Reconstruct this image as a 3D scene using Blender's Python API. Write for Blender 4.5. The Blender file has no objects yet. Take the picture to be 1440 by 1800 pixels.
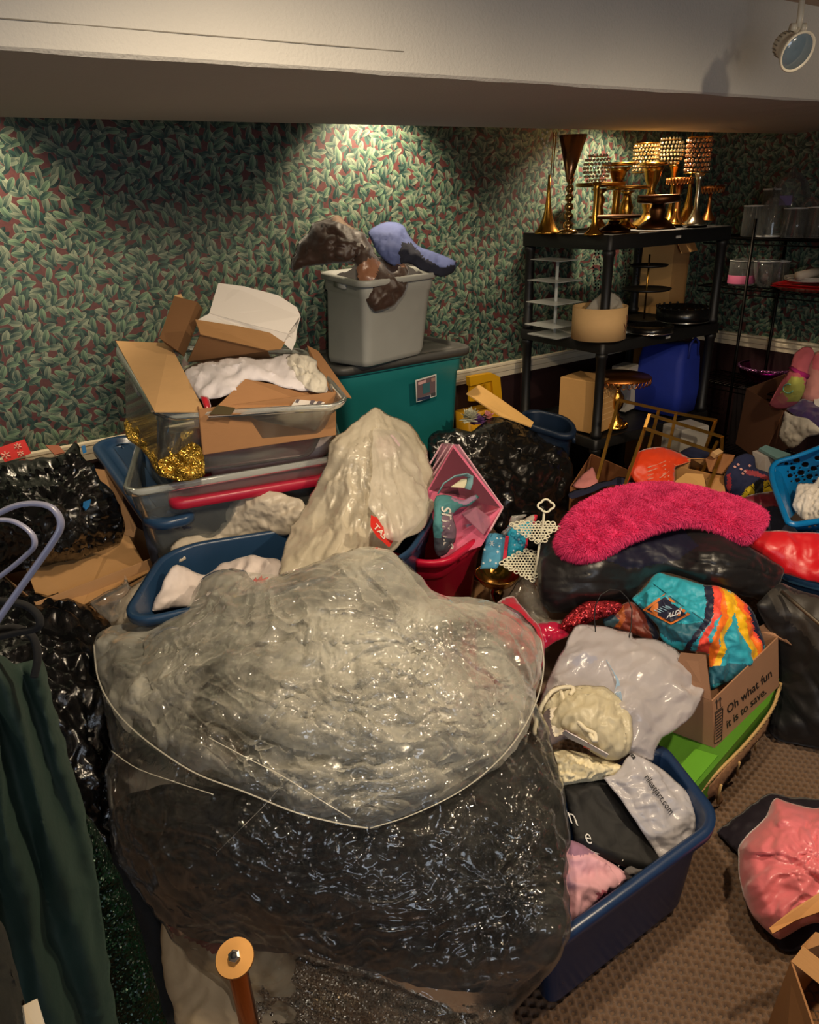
import bpy, math, random
import numpy as np
from mathutils import Vector, geometry
rng = random.Random(7)
C = bpy.context.scene.collection
# ---------------- camera ----------------
H = 1.7; F = 1292.0
R = np.array([[0.8261294679, 0.2482303709, -0.5058574752], [-0.5625491612, 0.3117441375, -0.7657375751], [-0.03238122, 0.9171680738, 0.3971828054]])
cam = bpy.data.cameras.new('camera'); camo = bpy.data.objects.new('camera', cam); C.objects.link(camo)
cam.sensor_fit = 'HORIZONTAL'; cam.sensor_width = 36; cam.lens = F / 1440 * 36; cam.clip_start = 0.02
from mathutils import Matrix
mm = Matrix([list(R[0]) + [0], list(R[1]) + [0], list(R[2]) + [H], [0, 0, 0, 1]]); camo.matrix_world = mm
bpy.context.scene.camera = camo
# ---------------- world, exposure, lights ----------------
sc = bpy.context.scene
sc.view_settings.view_transform = 'Standard'; sc.view_settings.look = 'None'; sc.view_settings.gamma = 1; sc.view_settings.use_curve_mapping = False
sc.view_settings.exposure = 0.0
sc.cycles.transparent_max_bounces = 24
sc.cycles.max_bounces = 8
sc.cycles.sample_clamp_indirect = 4
w = bpy.data.worlds.new('world'); sc.world = w; w.use_nodes = True
w.node_tree.nodes['Background'].inputs[0].default_value = (.5, .55, .65, 1); w.node_tree.nodes['Background'].inputs[1].default_value = 0.05
WARM = (1, .80, .55); COOL = (.72, .84, 1)
def lamp(kind, name, loc, energy, col, size=.03, target=None, angle=1.2, blend=.6, sy=None):
    l = bpy.data.lights.new(name, kind); o = bpy.data.objects.new(name, l); C.objects.link(o); o.location = loc
    l.energy = energy; l.color = col
    if kind == 'AREA':
        l.size = size
        if sy: l.shape = 'RECTANGLE'; l.size_y = sy
    else: l.shadow_soft_size = size
    if kind == 'SPOT': l.spot_size = angle; l.spot_blend = blend
    if target is not None:
        o.rotation_euler = (Vector(target) - Vector(loc)).to_track_quat('-Z', 'Y').to_euler()
    return o
# spots in the recess between the beam and the papered wall
lamp('SPOT', 'recess_spot_light', (0.15, 2.72, 2.12), 45, WARM, .03, (0.1, 3.15, 1.2), 2.0, .7)
lamp('SPOT', 'recess_spot_light', (1.85, 2.72, 2.12), 48, WARM, .03, (1.85, 3.15, 1.2), 1.9, .7)
lamp('SPOT', 'recess_spot_light', (3.25, 2.66, 2.12), 70, WARM, .03, (3.2, 2.8, 1.2), 2.1, .7)
# track spots in the room in front of the beam
lamp('SPOT', 'track_spot_light', (0.55, .75, 2.12), 74, WARM, .035, (0.75, 1.6, .6), 2.3, .8)
lamp('SPOT', 'track_spot_light', (1.75, .35, 2.12), 92, WARM, .035, (1.7, 1.2, .4), 2.3, .8)
lamp('SPOT', 'track_spot_light', (-.6, .6, 2.12), 9, WARM, .035, (0.3, 1.9, .7), 2.0, .8)
lamp('POINT', 'track_bulb_light', (.95, .85, 2.08), 2.6, WARM, .05)
lamp('POINT', 'track_bulb_light', (2.7, .95, 2.08), 2.6, WARM, .05)
lamp('POINT', 'added_fill_light', (.5, -1.3, .95), 8, (1, .80, .62), .15)  # added fill for the beam's underside and the pile fronts, no lamp stands here
# daylight from the room behind the camera
lamp('AREA', 'window_light', (-.5, -1.9, 1.6), 24, (.78, .87, 1), 1.6, (1.0, 1.5, 1.4), sy=1.0)

# ---------------- projection helpers ----------------
def ray(px, py):
    return R @ np.array([px - 720.0, 900.0 - py, -F])
FWD = -R[:, 2]
def G(px, py, z=0.0):
    d = ray(px, py); return d * ((z - H) / d[2]) + np.array([0, 0, H])
def GY(px, py, y):
    d = ray(px, py); return d * (y / d[1]) + np.array([0, 0, H])
def GX(px, py, x):
    d = ray(px, py); return d * (x / d[0]) + np.array([0, 0, H])
def GD(px, py, dep):
    d = ray(px, py) / F; return d * dep + np.array([0, 0, H])
def dep_of(px, py, k, v):
    p = G(px, py, v) if k == 'z' else GY(px, py, v) if k == 'y' else GX(px, py, v) if k == 'x' else GD(px, py, v)
    return float(np.dot(p - np.array([0, 0, H]), FWD))
# ---------------- numpy noise ----------------
_pr = np.random.RandomState(3); _perm = _pr.permutation(256); _perm = np.concatenate([_perm] * 3)
_g = _pr.normal(size=(256, 3)); _g /= np.linalg.norm(_g, axis=1)[:, None]
def noise(P, seed=0):
    P = np.asarray(P, float) + seed * 17.31 + 100.0
    i = np.floor(P).astype(int); f = P - i; i &= 255
    u = f * f * f * (f * (f * 6 - 15) + 10); out = 0
    for a in (0, 1):
        for b in (0, 1):
            for c in (0, 1):
                h = _perm[_perm[_perm[(i[:, 0] + a) & 255] + ((i[:, 1] + b) & 255)] + ((i[:, 2] + c) & 255)]
                d = (_g[h] * (f - np.array([a, b, c]))).sum(1)
                wgt = (u[:, 0] if a else 1 - u[:, 0]) * (u[:, 1] if b else 1 - u[:, 1]) * (u[:, 2] if c else 1 - u[:, 2])
                out = out + d * wgt
    return out
def fbm(P, s, seed=0, o=3):
    r = 0; a = 1
    for k in range(o): r = r + a * noise(P / s, seed + k); s *= .5; a *= .5
    return r
def plin(P, seed=0):
    """continuous piecewise-linear noise: flat facets that meet in sharp creases"""
    P = np.asarray(P, float) + seed * 13.7 + 100.0; i = np.floor(P).astype(int); f = P - i; i &= 255
    o = np.argsort(-f, axis=1); fs = np.take_along_axis(f, o, 1); cur = i.copy(); rows = np.arange(len(P))
    val = lambda c: _val[_perm[_perm[_perm[c[:, 0] & 255] + (c[:, 1] & 255)] + (c[:, 2] & 255)]]
    v = val(cur); out = v.copy(); prev = v
    for k in range(3):
        cur[rows, o[:, k]] += 1; nv = val(cur); out = out + (nv - prev) * fs[:, k]; prev = nv
    return out
_val = _pr.uniform(-1, 1, 256)
def rotm(r):
    q, _ = np.linalg.qr(r.normal(size=(3, 3))); return q
def crumple(P, kind, s, seed=0):
    """fold height of a cloth, bag or film at the 3-D points P; s = fold size"""
    s = s * (.85 if kind == 'cloth' else .72)
    wv = np.stack([fbm(P, s * 2.2, seed + 5 + q, 2) for q in range(3)], 1); r = np.random.RandomState(seed + 11); out = 0
    if kind == 'cloth':
        for k, (sz, am) in enumerate(((1.0, .8), (.62, .5), (.34, .2))):
            M_ = rotm(r); Q = P + wv * s * .9; q = (Q @ M_) * np.array([1.35, .5, .9]) / (s * sz)
            out = out + am * ((.5 - 2.0 * np.abs(noise(q, seed + k))) + .5 * plin(q * .9, seed + k + 4))
        return out * 1.5
    sc_ = s; am = 1.0; film_ = kind == 'film'
    for k in range(2 if film_ else 3):
        M_ = rotm(r); st = np.array([1.3, .38, .9]) if k % 2 == 0 else np.array([1, .55, .95]); q = ((P + wv * s * .4) @ M_) * st / sc_
        out = out + am * (plin(q, seed + k) * .7 + .55 * (.45 - 1.5 * np.abs(plin(q * .8 + 7, seed + 30 + k))))
        sc_ *= .52; am *= .56 if film_ else .54
    return out * 1.5
def creases(cx, cy, asp, kr, kt, amp, seed=0, w=.10):
    """long sharp wrinkles that run round (kr small) or out from (kt large) the gathered point cx, cy"""
    def f(XY, P):
        dx = (XY[:, 0] - cx) / asp; dy = XY[:, 1] - cy; r_ = np.hypot(dx, dy) + 1; th = np.arctan2(dy, dx); o = 0
        wq = np.stack([XY[:, 0] / 110, XY[:, 1] / 110, np.full(len(XY), seed * 3.1)], 1); w1 = noise(wq, seed) * 1.4; w2 = noise(wq * 1.9, seed + 1) * .6
        for k, a in ((1.0, 1.0), (1.9, .6), (3.3, .35)):
            q = np.stack([(r_ / kr + w1 * 1.2) * k, (th * kt + w2) * k, np.full(len(XY), seed + k)], 1)
            o = o + a * np.maximum(0, 1 - np.abs(noise(q, seed + int(k * 7))) / w * .9) ** .8
        return amp * o
    return f
def addf(*fs): return lambda XY, P: sum(f(XY, P) for f in fs)
# ---------------- object helpers ----------------
LOC = {}
def T(o, label, cat, group=None):
    o['label'] = label; o['category'] = cat
    if group: o['group'] = group
    return o
def root(name, label, cat, loc, group=None):
    o = bpy.data.objects.new(name, None); C.objects.link(o); o.location = tuple(float(v) for v in loc); o.empty_display_size = .05
    LOC[o.name] = np.array(loc, float); return T(o, label, cat, group)
def wl(o): return LOC.get(o.name, np.zeros(3)) if o is not None else np.zeros(3)
def mesh(name, V, Fc, m, parent=None, smooth=True, mi=None, label=None, cat=None, group=None):
    V = np.asarray(V, float); off = wl(parent)
    me = bpy.data.meshes.new(name); me.from_pydata((V - off).tolist(), [], [tuple(int(i) for i in f) for f in Fc]); me.update()
    o = bpy.data.objects.new(name, me); C.objects.link(o)
    for x in (m if isinstance(m, (list, tuple)) else [m]): me.materials.append(x)
    if mi is not None: me.polygons.foreach_set('material_index', np.asarray(mi, np.int32))
    if smooth: me.polygons.foreach_set('use_smooth', np.ones(len(me.polygons), bool))
    if parent is not None: o.parent = parent; LOC[o.name] = off
    if label and cat: T(o, label, cat, group)
    elif label: o['label'] = label
    return o
def origin(o):
    """move the origin of a top-level mesh to the middle of its underside"""
    n = len(o.data.vertices); a = np.empty(n * 3); o.data.vertices.foreach_get('co', a); a = a.reshape(-1, 3)
    c = np.array([(a[:, 0].min() + a[:, 0].max()) / 2, (a[:, 1].min() + a[:, 1].max()) / 2, a[:, 2].min()])
    o.data.vertices.foreach_set('co', (a - c).ravel()); o.location = c.tolist(); LOC[o.name] = c; o.data.update(); return o
def struct(o): o['kind'] = 'structure'; return o
def rot(V, yaw, c=(0, 0, 0), tilt=None):
    V = np.asarray(V, float)
    if tilt: V = V @ tilt_m(*tilt).T
    cy, sy = math.cos(yaw), math.sin(yaw)
    return np.stack([V[:, 0] * cy - V[:, 1] * sy, V[:, 0] * sy + V[:, 1] * cy, V[:, 2]], 1) + np.array(c, float)
def tilt_m(ax, ay):
    ca, sa, cb, sb = math.cos(ax), math.sin(ax), math.cos(ay), math.sin(ay)
    return np.array([[1, 0, 0], [0, ca, -sa], [0, sa, ca]]) @ np.array([[cb, 0, sb], [0, 1, 0], [-sb, 0, cb]])
def join(parts):
    V = []; Fc = []; n = 0
    for v, f in parts:
        V.append(np.asarray(v, float)); Fc += [tuple(i + n for i in q) for q in f]; n += len(v)
    return np.concatenate(V), Fc
def box(w, d, h, c=(0, 0, 0), b=.004):
    """bevelled box, base centre at c"""
    b = min(b, w * .3, d * .3, h * .3); V = []; Fc = []
    rings = [(w / 2 - b, d / 2 - b, 0), (w / 2, d / 2, b), (w / 2, d / 2, h - b), (w / 2 - b, d / 2 - b, h)]
    for x, y, z in rings: V += [(-x, -y, z), (x, -y, z), (x, y, z), (-x, y, z)]
    for k in range(3):
        for i in range(4): j = (i + 1) % 4; Fc.append((k * 4 + i, k * 4 + j, k * 4 + 4 + j, k * 4 + 4 + i))
    Fc += [(3, 2, 1, 0), (12, 13, 14, 15)]
    return np.array(V) + np.array(c, float), Fc
def lathe(prof, n=28, c=(0, 0, 0), sq=1.0, flute=0, fa=.0):
    V = []; Fc = []
    for r, z in prof:
        for i in range(n):
            a = 2 * math.pi * i / n; rr = r * (1 + fa * math.cos(flute * a)) if flute else r
            V.append((rr * math.cos(a), rr * math.sin(a) * sq, z))
    for k in range(len(prof) - 1):
        for i in range(n): j = (i + 1) % n; Fc.append((k * n + i, k * n + j, k * n + n + j, k * n + n + i))
    V = np.array(V) + np.array(c, float); Fc.append(tuple(range(n))[::-1]); Fc.append(tuple((len(prof) - 1) * n + i for i in range(n)))
    return V, Fc
def tube(pts, r, n=8, closed=False, flat=1.0):
    P = [np.array(p, float) for p in pts]; V = []; Fc = []; m = len(P); up = np.array([.13, .31, .94]); prev = None
    for i in range(m):
        a = P[(i - 1) % m] if (closed or i) else P[i]; b = P[(i + 1) % m] if (closed or i < m - 1) else P[i]
        t = b - a; t /= np.linalg.norm(t) + 1e-9
        if prev is None: x = np.cross(t, up); x /= np.linalg.norm(x)
        else: x = prev - t * (prev @ t); x /= np.linalg.norm(x) + 1e-9
        y = np.cross(t, x); prev = x; rr = r[i] if hasattr(r, '__len__') else r
        for k in range(n): q = 2 * math.pi * k / n; V.append(P[i] + rr * (x * math.cos(q) + y * flat * math.sin(q)))
    for i in range(m if closed else m - 1):
        for k in range(n): Fc.append((i * n + k, i * n + (k + 1) % n, ((i + 1) % m) * n + (k + 1) % n, ((i + 1) % m) * n + k))
    if not closed: Fc.append(tuple(range(n))[::-1]); Fc.append(tuple((m - 1) * n + k for k in range(n)))
    return np.array(V), Fc
def bar(a, b, wd, th=None):
    """square bar from a to b"""
    a = np.array(a, float); b = np.array(b, float); t = b - a; L = np.linalg.norm(t); t /= L; th = th or wd
    u = np.array([0, 0, 1.]) if abs(t[2]) < .9 else np.array([0, 1., 0]); x = np.cross(t, u); x /= np.linalg.norm(x); y = np.cross(x, t)
    V = [p + x * i * wd / 2 + y * j * th / 2 for p in (a, b) for i, j in ((-1, -1), (1, -1), (1, 1), (-1, 1))]
    return np.array(V), [(0, 1, 2, 3), (7, 6, 5, 4), (0, 4, 5, 1), (1, 5, 6, 2), (2, 6, 7, 3), (3, 7, 4, 0)]
def slab(pts, th):
    """thick flat polygon"""
    P = np.array(pts, float); n = np.zeros(3)
    for i in range(len(P)): n += np.cross(P[i], P[(i + 1) % len(P)])
    n /= np.linalg.norm(n); k = len(P); V = np.concatenate([P + n * th / 2, P - n * th / 2])
    return V, [tuple(range(k)), tuple(range(2 * k - 1, k - 1, -1))] + [(i, i + k, (i + 1) % k + k, (i + 1) % k) for i in range(k)]
def rrect(w, d, r, n=6):
    r = min(r, w / 2 - .001, d / 2 - .001); o = []
    for cx, cy, a0 in ((w / 2 - r, d / 2 - r, 0), (-w / 2 + r, d / 2 - r, 90), (-w / 2 + r, -d / 2 + r, 180), (w / 2 - r, -d / 2 + r, 270)):
        for i in range(n + 1): a = math.radians(a0 + 90 * i / n); o.append((cx + r * math.cos(a), cy + r * math.sin(a)))
    return o
def loft(rings, cap0=True, cap1=True):
    """rings: list of (w, d, r, z)"""
    V = []; Fc = []
    for w_, d_, r_, z_ in rings: V += [(x, y, z_) for x, y in rrect(w_, d_, r_)]
    n = 28
    for k in range(len(rings) - 1):
        for i in range(n): j = (i + 1) % n; Fc.append((k * n + i, k * n + j, k * n + n + j, k * n + n + i))
    if cap0: Fc.append(tuple(range(n))[::-1])
    if cap1: Fc.append(tuple((len(rings) - 1) * n + i for i in range(n)))
    return np.array(V), Fc
def tote(name, label, c, yaw, w, d, h, m, tap=.86, r=.06, rim=.022, lipm=None, tilt=None, group=None, cat='tote', ribs=True):
    c = np.array(c, float); rt = root(name, label, cat, c, group); t = .004
    tw, td = w - 2 * rim, d - 2 * rim
    rings = [(tw * tap - .04, td * tap - .04, r * .6, 0), (tw * tap, td * tap, r * .8, .012), (tw * tap * 1.005, td * tap * 1.005, r * .8, h * .12)]
    mid = h * .8; s = lambda z: tap + (1 - tap) * z / h
    rings += [(tw * s(mid), td * s(mid), r * .95, mid), (tw * s(mid) + .012, td * s(mid) + .012, r, mid + .012), (tw, td, r, h - .025), (tw, td, r, h - .012)]
    inner = [(tw - 2 * t, td - 2 * t, r, h - .004), (tw * s(mid) - 2 * t, td * s(mid) - 2 * t, r * .95, mid), (tw * tap - 2 * t, td * tap - 2 * t, r * .8, .012), (tw * tap - .05, td * tap - .05, r * .6, .008)]
    V, Fc = loft(rings + inner, True, True); mesh('body', rot(V, yaw, c, tilt), Fc, m, rt)
    lip = [(tw - 2 * t, td - 2 * t, r, h - .012), (tw - 2 * t, td - 2 * t, r, h), (tw + .006, td + .006, r, h + .004), (w - .006, d - .006, r + rim * .6, h + .002), (w, d, r + rim, h - .004), (w, d, r + rim, h - .02), (w - .006, d - .006, r + rim, h - .022), (w - .007, d - .007, r + rim, h - .008), (tw + .002, td + .002, r, h - .006), (tw - 2 * t, td - 2 * t, r, h - .012)]
    V, Fc = loft(lip, False, False); mesh('rim', rot(V, yaw, c, tilt), Fc, lipm or m, rt)
    if ribs:
        for sx in (-1, 1):
            V, Fc = box(.012, .12, .05, (sx * (tw / 2 - .002), 0, h - .07)); mesh('handle', rot(V, yaw, c, tilt), Fc, lipm or m, rt)
    return rt
def lid(name, label, c, yaw, w, d, m, r=.07, tilt=None, cat='lid', parent=None, dome=.012):
    """tote lid: skirt, raised rim channel, recessed field"""
    c = np.array(c, float)
    rings = [(w - .01, d - .01, r, -.012), (w, d, r, -.014), (w, d, r, .010), (w - .012, d - .012, r, .016), (w - .05, d - .05, r * .85, .016), (w - .062, d - .062, r * .8, .006), (w - .12, d - .12, r * .6, .005), (w - .13, d - .13, r * .55, dome), (w - .2, d - .2, r * .4, dome + .001)]
    V, Fc = loft(rings, False, True)
    inn = [(a - .006, b - .006, q, z - .004) for a, b, q, z in rings]
    V2, F2 = loft(inn, False, True); V, Fc = join([(V, Fc), (V2, [f[::-1] for f in F2])])
    o = mesh(name, rot(V, yaw, c, tilt), Fc, m, parent)
    if parent is None: T(o, label, cat); origin(o)
    return o
def carton(name, label, c, yaw, w, d, h, m, flaps=(), th=.004, tilt=None, cat='box', closed=False, group=None):
    """cardboard box: four walls and a floor in one body, each flap a part. flaps: (side, degrees from straight up, length)"""
    c = np.array(c, float); rt = root(name, label, cat, c, group)
    if closed: P = [box(w, d, h, (0, 0, 0), .003)]
    else: P = [box(w, d, th, (0, 0, 0), .001), box(w, th, h, (0, -d / 2 + th / 2, 0), .001), box(w, th, h, (0, d / 2 - th / 2, 0), .001), box(th, d - 2 * th, h, (-w / 2 + th / 2, 0, 0), .001), box(th, d - 2 * th, h, (w / 2 - th / 2, 0, 0), .001)]
    V, Fc = join(P); mesh('body', rot(V, yaw, c, tilt), Fc, m, rt, False)
    for side, ang, L in flaps:
        a = math.radians(ang); n = {'f': (0, -1), 'b': (0, 1), 'l': (-1, 0), 'r': (1, 0)}[side]
        half = (w if side in 'fb' else d) / 2; e = (n[0] * w / 2, n[1] * d / 2); t = (-n[1], n[0]); P = []
        for s_, k in ((-1, 0), (1, 0), (1, 1), (-1, 1)):
            q = half * s_ * (1 if k == 0 else .96); o_ = math.sin(a) * L * k; P.append((e[0] + t[0] * q + n[0] * o_, e[1] + t[1] * q + n[1] * o_, h + .001 + math.cos(a) * L * k))
        V, Fc = slab(P, th * .8); mesh('flap', rot(V, yaw, c, tilt), Fc, m, rt, False)
    return rt
def copy_tree(o, parent=None):
    c = o.copy(); C.objects.link(c)
    if parent is not None: c.parent = parent
    for ch in o.children: copy_tree(ch, c)
    return c
# ---------------- soft goods ----------------
def inpoly(X, Y, poly):
    r = np.zeros(len(X), bool); n = len(poly)
    for i in range(n):
        x1, y1 = poly[i]; x2, y2 = poly[(i + 1) % n]
        if y1 == y2: continue
        cnd = ((y1 > Y) != (y2 > Y)) & (X < (x2 - x1) * (Y - y1) / (y2 - y1) + x1); r ^= cnd
    return r
def smooth_poly(poly, step, jag=0, seed=0, curve=True):
    P = np.array(poly, float); n = len(P); out = []
    for i in range(n):
        p0, p1, p2, p3 = P[(i - 1) % n], P[i], P[(i + 1) % n], P[(i + 2) % n]
        k = max(1, int(np.linalg.norm(p2 - p1) / step))
        for j in range(k):
            t = j / k
            if curve: q = .5 * ((2 * p1) + (p2 - p0) * t + (2 * p0 - 5 * p1 + 4 * p2 - p3) * t * t + (3 * p1 - p0 - 3 * p2 + p3) * t ** 3); q = .6 * q + .4 * (p1 + (p2 - p1) * t)
            else: q = p1 + (p2 - p1) * t
            out.append(q)
    out = np.array(out)
    if jag:
        q = np.concatenate([out / 28., np.zeros((len(out), 1))], 1); out = out + np.stack([noise(q, seed), noise(q, seed + 9)], 1) * jag * 2
    return out
class Surf:
    """smooth surface through control points given as (px, py, 'z'|'y'|'x'|'d', value): thin-plate spline of inverse depth"""
    def __init__(s, ctrl):
        s.p = np.array([c[:2] for c in ctrl], float) / 300; v = np.array([1 / dep_of(*c) for c in ctrl]); n = len(v)
        K = s.k(s.p, s.p) + np.eye(n) * 1e-4
        if n < 3: s.w = np.zeros(n); s.a = np.array([v.mean(), 0, 0]); return
        Q = np.concatenate([np.ones((n, 1)), s.p], 1); A = np.zeros((n + 3, n + 3)); A[:n, :n] = K; A[:n, n:] = Q; A[n:, :n] = Q.T; A[n:, n:] -= np.eye(3) * 1e-9
        sol = np.linalg.lstsq(A, np.concatenate([v, np.zeros(3)]), rcond=None)[0]; s.w = sol[:n]; s.a = sol[n:]
    def k(s, a, b):
        r2 = ((a[:, None] - b[None]) ** 2).sum(2); return r2 * np.log(r2 + 1e-9) * .5
    def depth(s, XY):
        q = np.asarray(XY, float) / 300; out = np.empty(len(q))
        for i in range(0, len(q), 8000): out[i:i + 8000] = s.k(q[i:i + 8000], s.p) @ s.w + s.a[0] + q[i:i + 8000] @ s.a[1:]
        return 1 / np.clip(out, .12, 4)
    def at(s, XY):
        XY = np.asarray(XY, float); d = s.depth(XY)
        r = np.stack([XY[:, 0] - 720, 900 - XY[:, 1], np.full(len(XY), -F)], 1) @ R.T / F
        return r * d[:, None] + np.array([0, 0, H])
def edge_dist(X, Y, B):
    out = np.full(len(X), 1e9); A0 = B; A1 = np.roll(B, -1, 0)
    for a, b in zip(A0, A1):
        d = b - a; L = d @ d + 1e-9; t = np.clip(((X - a[0]) * d[0] + (Y - a[1]) * d[1]) / L, 0, 1)
        out = np.minimum(out, (X - a[0] - t * d[0]) ** 2 + (Y - a[1] - t * d[1]) ** 2)
    return np.sqrt(out)
SURF = {}
def soft(name, outline, ctrl, m, h=.03, hb=None, edge=40, step=6, fold=.008, fs=.07, kind='cloth', seed=0, label=None, cat=None, group=None, parent=None,
         jag=3, curve=True, closed=True, regions=(), env=12, extra=None, loose=0., rnd=False):
    """a soft thing (cloth, bag, cushion): outline and control points; h = swell in metres towards the viewer side, hb = behind; edge = px over which it swells"""
    S = Surf(ctrl) if not isinstance(ctrl, Surf) else ctrl
    B = smooth_poly(outline, step, jag, seed, curve)
    x0, y0 = B.min(0); x1, y1 = B.max(0); ys = np.arange(y0, y1, step * .87); pts = []
    r_ = np.random.RandomState(seed)
    for j, y in enumerate(ys):
        xs = np.arange(x0 + (step / 2 if j % 2 else 0), x1, step); pts.append(np.stack([xs, np.full(len(xs), y)], 1))
    pts = np.concatenate(pts); pts = pts + r_.uniform(-.12, .12, pts.shape) * step
    ok = inpoly(pts[:, 0], pts[:, 1], B); pts = pts[ok]; ed = edge_dist(pts[:, 0], pts[:, 1], B); k = ed > step * .55; pts = pts[k]; ed = ed[k]
    allp = np.concatenate([B, pts]); nb = len(B); ed = np.concatenate([np.zeros(nb), ed])
    vc, _, fc, *_ = geometry.delaunay_2d_cdt([Vector(p) for p in allp], [], [list(range(nb))], 1, 1e-4)
    XY = np.array([tuple(v) for v in vc]); fc = np.array([tuple(f) for f in fc if len(f) == 3])
    if len(XY) != len(allp): ed = edge_dist(XY[:, 0], XY[:, 1], B)
    P = S.at(XY); view = np.array([0, 0, H]) - P; view /= np.linalg.norm(view, axis=1)[:, None]
    t = np.clip(ed / edge, 0, 1); prof = np.sqrt(np.clip(1 - (1 - t) ** 2, 0, 1)) if rnd else 1 - (1 - t) ** 1.7
    hh = h if extra is None else h + extra(XY, P)
    top = P + view * (hh * prof)[:, None]
    nrm = vnorm(top, fc); sgn = np.sign((nrm * view).sum(1)); nrm *= sgn[:, None]
    e = np.clip(ed / env, 0, 1) if closed else .35 + .65 * np.clip(ed / env, 0, 1)
    cr = crumple(top, kind, fs, seed)
    if loose: cr = cr + loose * fbm(top, fs * 3, seed + 50, 2)
    top = top + (nrm * .7 + view * .3) * (cr * fold * e)[:, None]
    mi = np.zeros(len(fc), int); mats = [m]; cen = XY[fc].mean(1)
    for poly, mat in regions:
        if mat not in mats: mats.append(mat)
        mi[inpoly(cen[:, 0], cen[:, 1], poly)] = mats.index(mat)
    # orient faces to the viewer
    q = top[fc]; fn = np.cross(q[:, 1] - q[:, 0], q[:, 2] - q[:, 0]); flip = (fn * view[fc[:, 0]]).sum(1) < 0; fc[flip] = fc[flip][:, ::-1]
    if closed:
        hb = h * .8 if hb is None else hb
        back = P - (view * .75 + np.array([0, 0, .35])) * (hb * prof)[:, None]; inner = ed > 1e-6
        idx = np.arange(len(P)); mp = idx.copy(); ni = np.where(inner)[0]; mp[ni] = len(P) + np.arange(len(ni))
        bf = mp[fc][:, ::-1]; good = ~((mp[fc] == fc).all(1)); bf = bf[good]
        V = np.concatenate([top, back[ni]]); Fc = np.concatenate([fc, bf]); mi = np.concatenate([mi, mi[good] * 0 if not len(regions) else mi[good]])
    else: V, Fc = top, fc
    o = fast_mesh(name, V, Fc, mats, parent, mi)
    if label and cat: T(o, label, cat, group)
    elif label: o['label'] = label
    if parent is None: origin(o)
    SURF[o.name] = (XY, top); o['_'] = 0; del o['_']
    return o
def fast_mesh(name, V, Fc, mats, parent=None, mi=None):
    off = wl(parent); me = bpy.data.meshes.new(name); V = (V - off).astype(np.float32); Fc = np.asarray(Fc, np.int32); n = len(Fc)
    me.vertices.add(len(V)); me.vertices.foreach_set('co', V.ravel()); me.loops.add(n * 3); me.loops.foreach_set('vertex_index', Fc.ravel())
    me.polygons.add(n); me.polygons.foreach_set('loop_start', np.arange(0, n * 3, 3, dtype=np.int32)); me.polygons.foreach_set('loop_total', np.full(n, 3, np.int32))
    for x in mats: me.materials.append(x)
    if mi is not None: me.polygons.foreach_set('material_index', np.asarray(mi, np.int32))
    me.polygons.foreach_set('use_smooth', np.ones(n, bool)); me.update(calc_edges=True); me.validate()
    o = bpy.data.objects.new(name, me); C.objects.link(o)
    if parent is not None: o.parent = parent; LOC[o.name] = off
    return o
def vnorm(V, Fc):
    q = V[Fc]; fn = np.cross(q[:, 1] - q[:, 0], q[:, 2] - q[:, 0]); n = np.zeros_like(V)
    for i in range(3): np.add.at(n, Fc[:, i], fn)
    return n / (np.linalg.norm(n, axis=1)[:, None] + 1e-12)
def on_surf(o, XY, lift=.002):
    """points of the front of a soft thing below the pixels XY"""
    A, top = SURF[o.name]; out = []
    for x, y in XY:
        d = (A[:, 0] - x) ** 2 + (A[:, 1] - y) ** 2; i = np.argpartition(d, 4)[:4]; w_ = 1 / (d[i] + 1); w_ /= w_.sum()
        p = (top[i] * w_[:, None]).sum(0); dd = (p - np.array([0, 0, H])) @ FWD
        out.append(GD(x, y, dd - lift))
    return np.array(out)
def text_tris(s, bold=0):
    cu = bpy.data.curves.new('t', 'FONT'); cu.body = s; cu.resolution_u = 3; cu.offset = bold; o = bpy.data.objects.new('t', cu); C.objects.link(o)
    dg = bpy.context.evaluated_depsgraph_get(); me = bpy.data.meshes.new_from_object(o.evaluated_get(dg))
    V = np.array([tuple(v.co)[:2] for v in me.vertices]); Fc = [tuple(p.vertices) for p in me.polygons]
    bpy.data.objects.remove(o); bpy.data.curves.remove(cu); bpy.data.meshes.remove(me); return V, Fc
def text_on(parent, s, o_px, ux, uy, m, surf=None, fn=None, bold=0, name='lettering', lift=.002):
    """flat print: text mapped by o + x*ux + y*uy (unit = font size) onto a surface"""
    V, Fc = text_tris(s, bold); XY = np.array(o_px) + V[:, :1] * np.array(ux) + V[:, 1:2] * np.array(uy)
    P = on_surf(surf, XY, lift) if surf is not None else fn(XY)
    return mesh(name, P, Fc, m, parent, False)
def print_on(parent, poly, m, surf, name='print', lift=.0015):
    B = smooth_poly(poly, 5, 0, 0, False); P = on_surf(surf, B, lift); return mesh(name, P, [tuple(range(len(B)))], m, parent, False)
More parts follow.
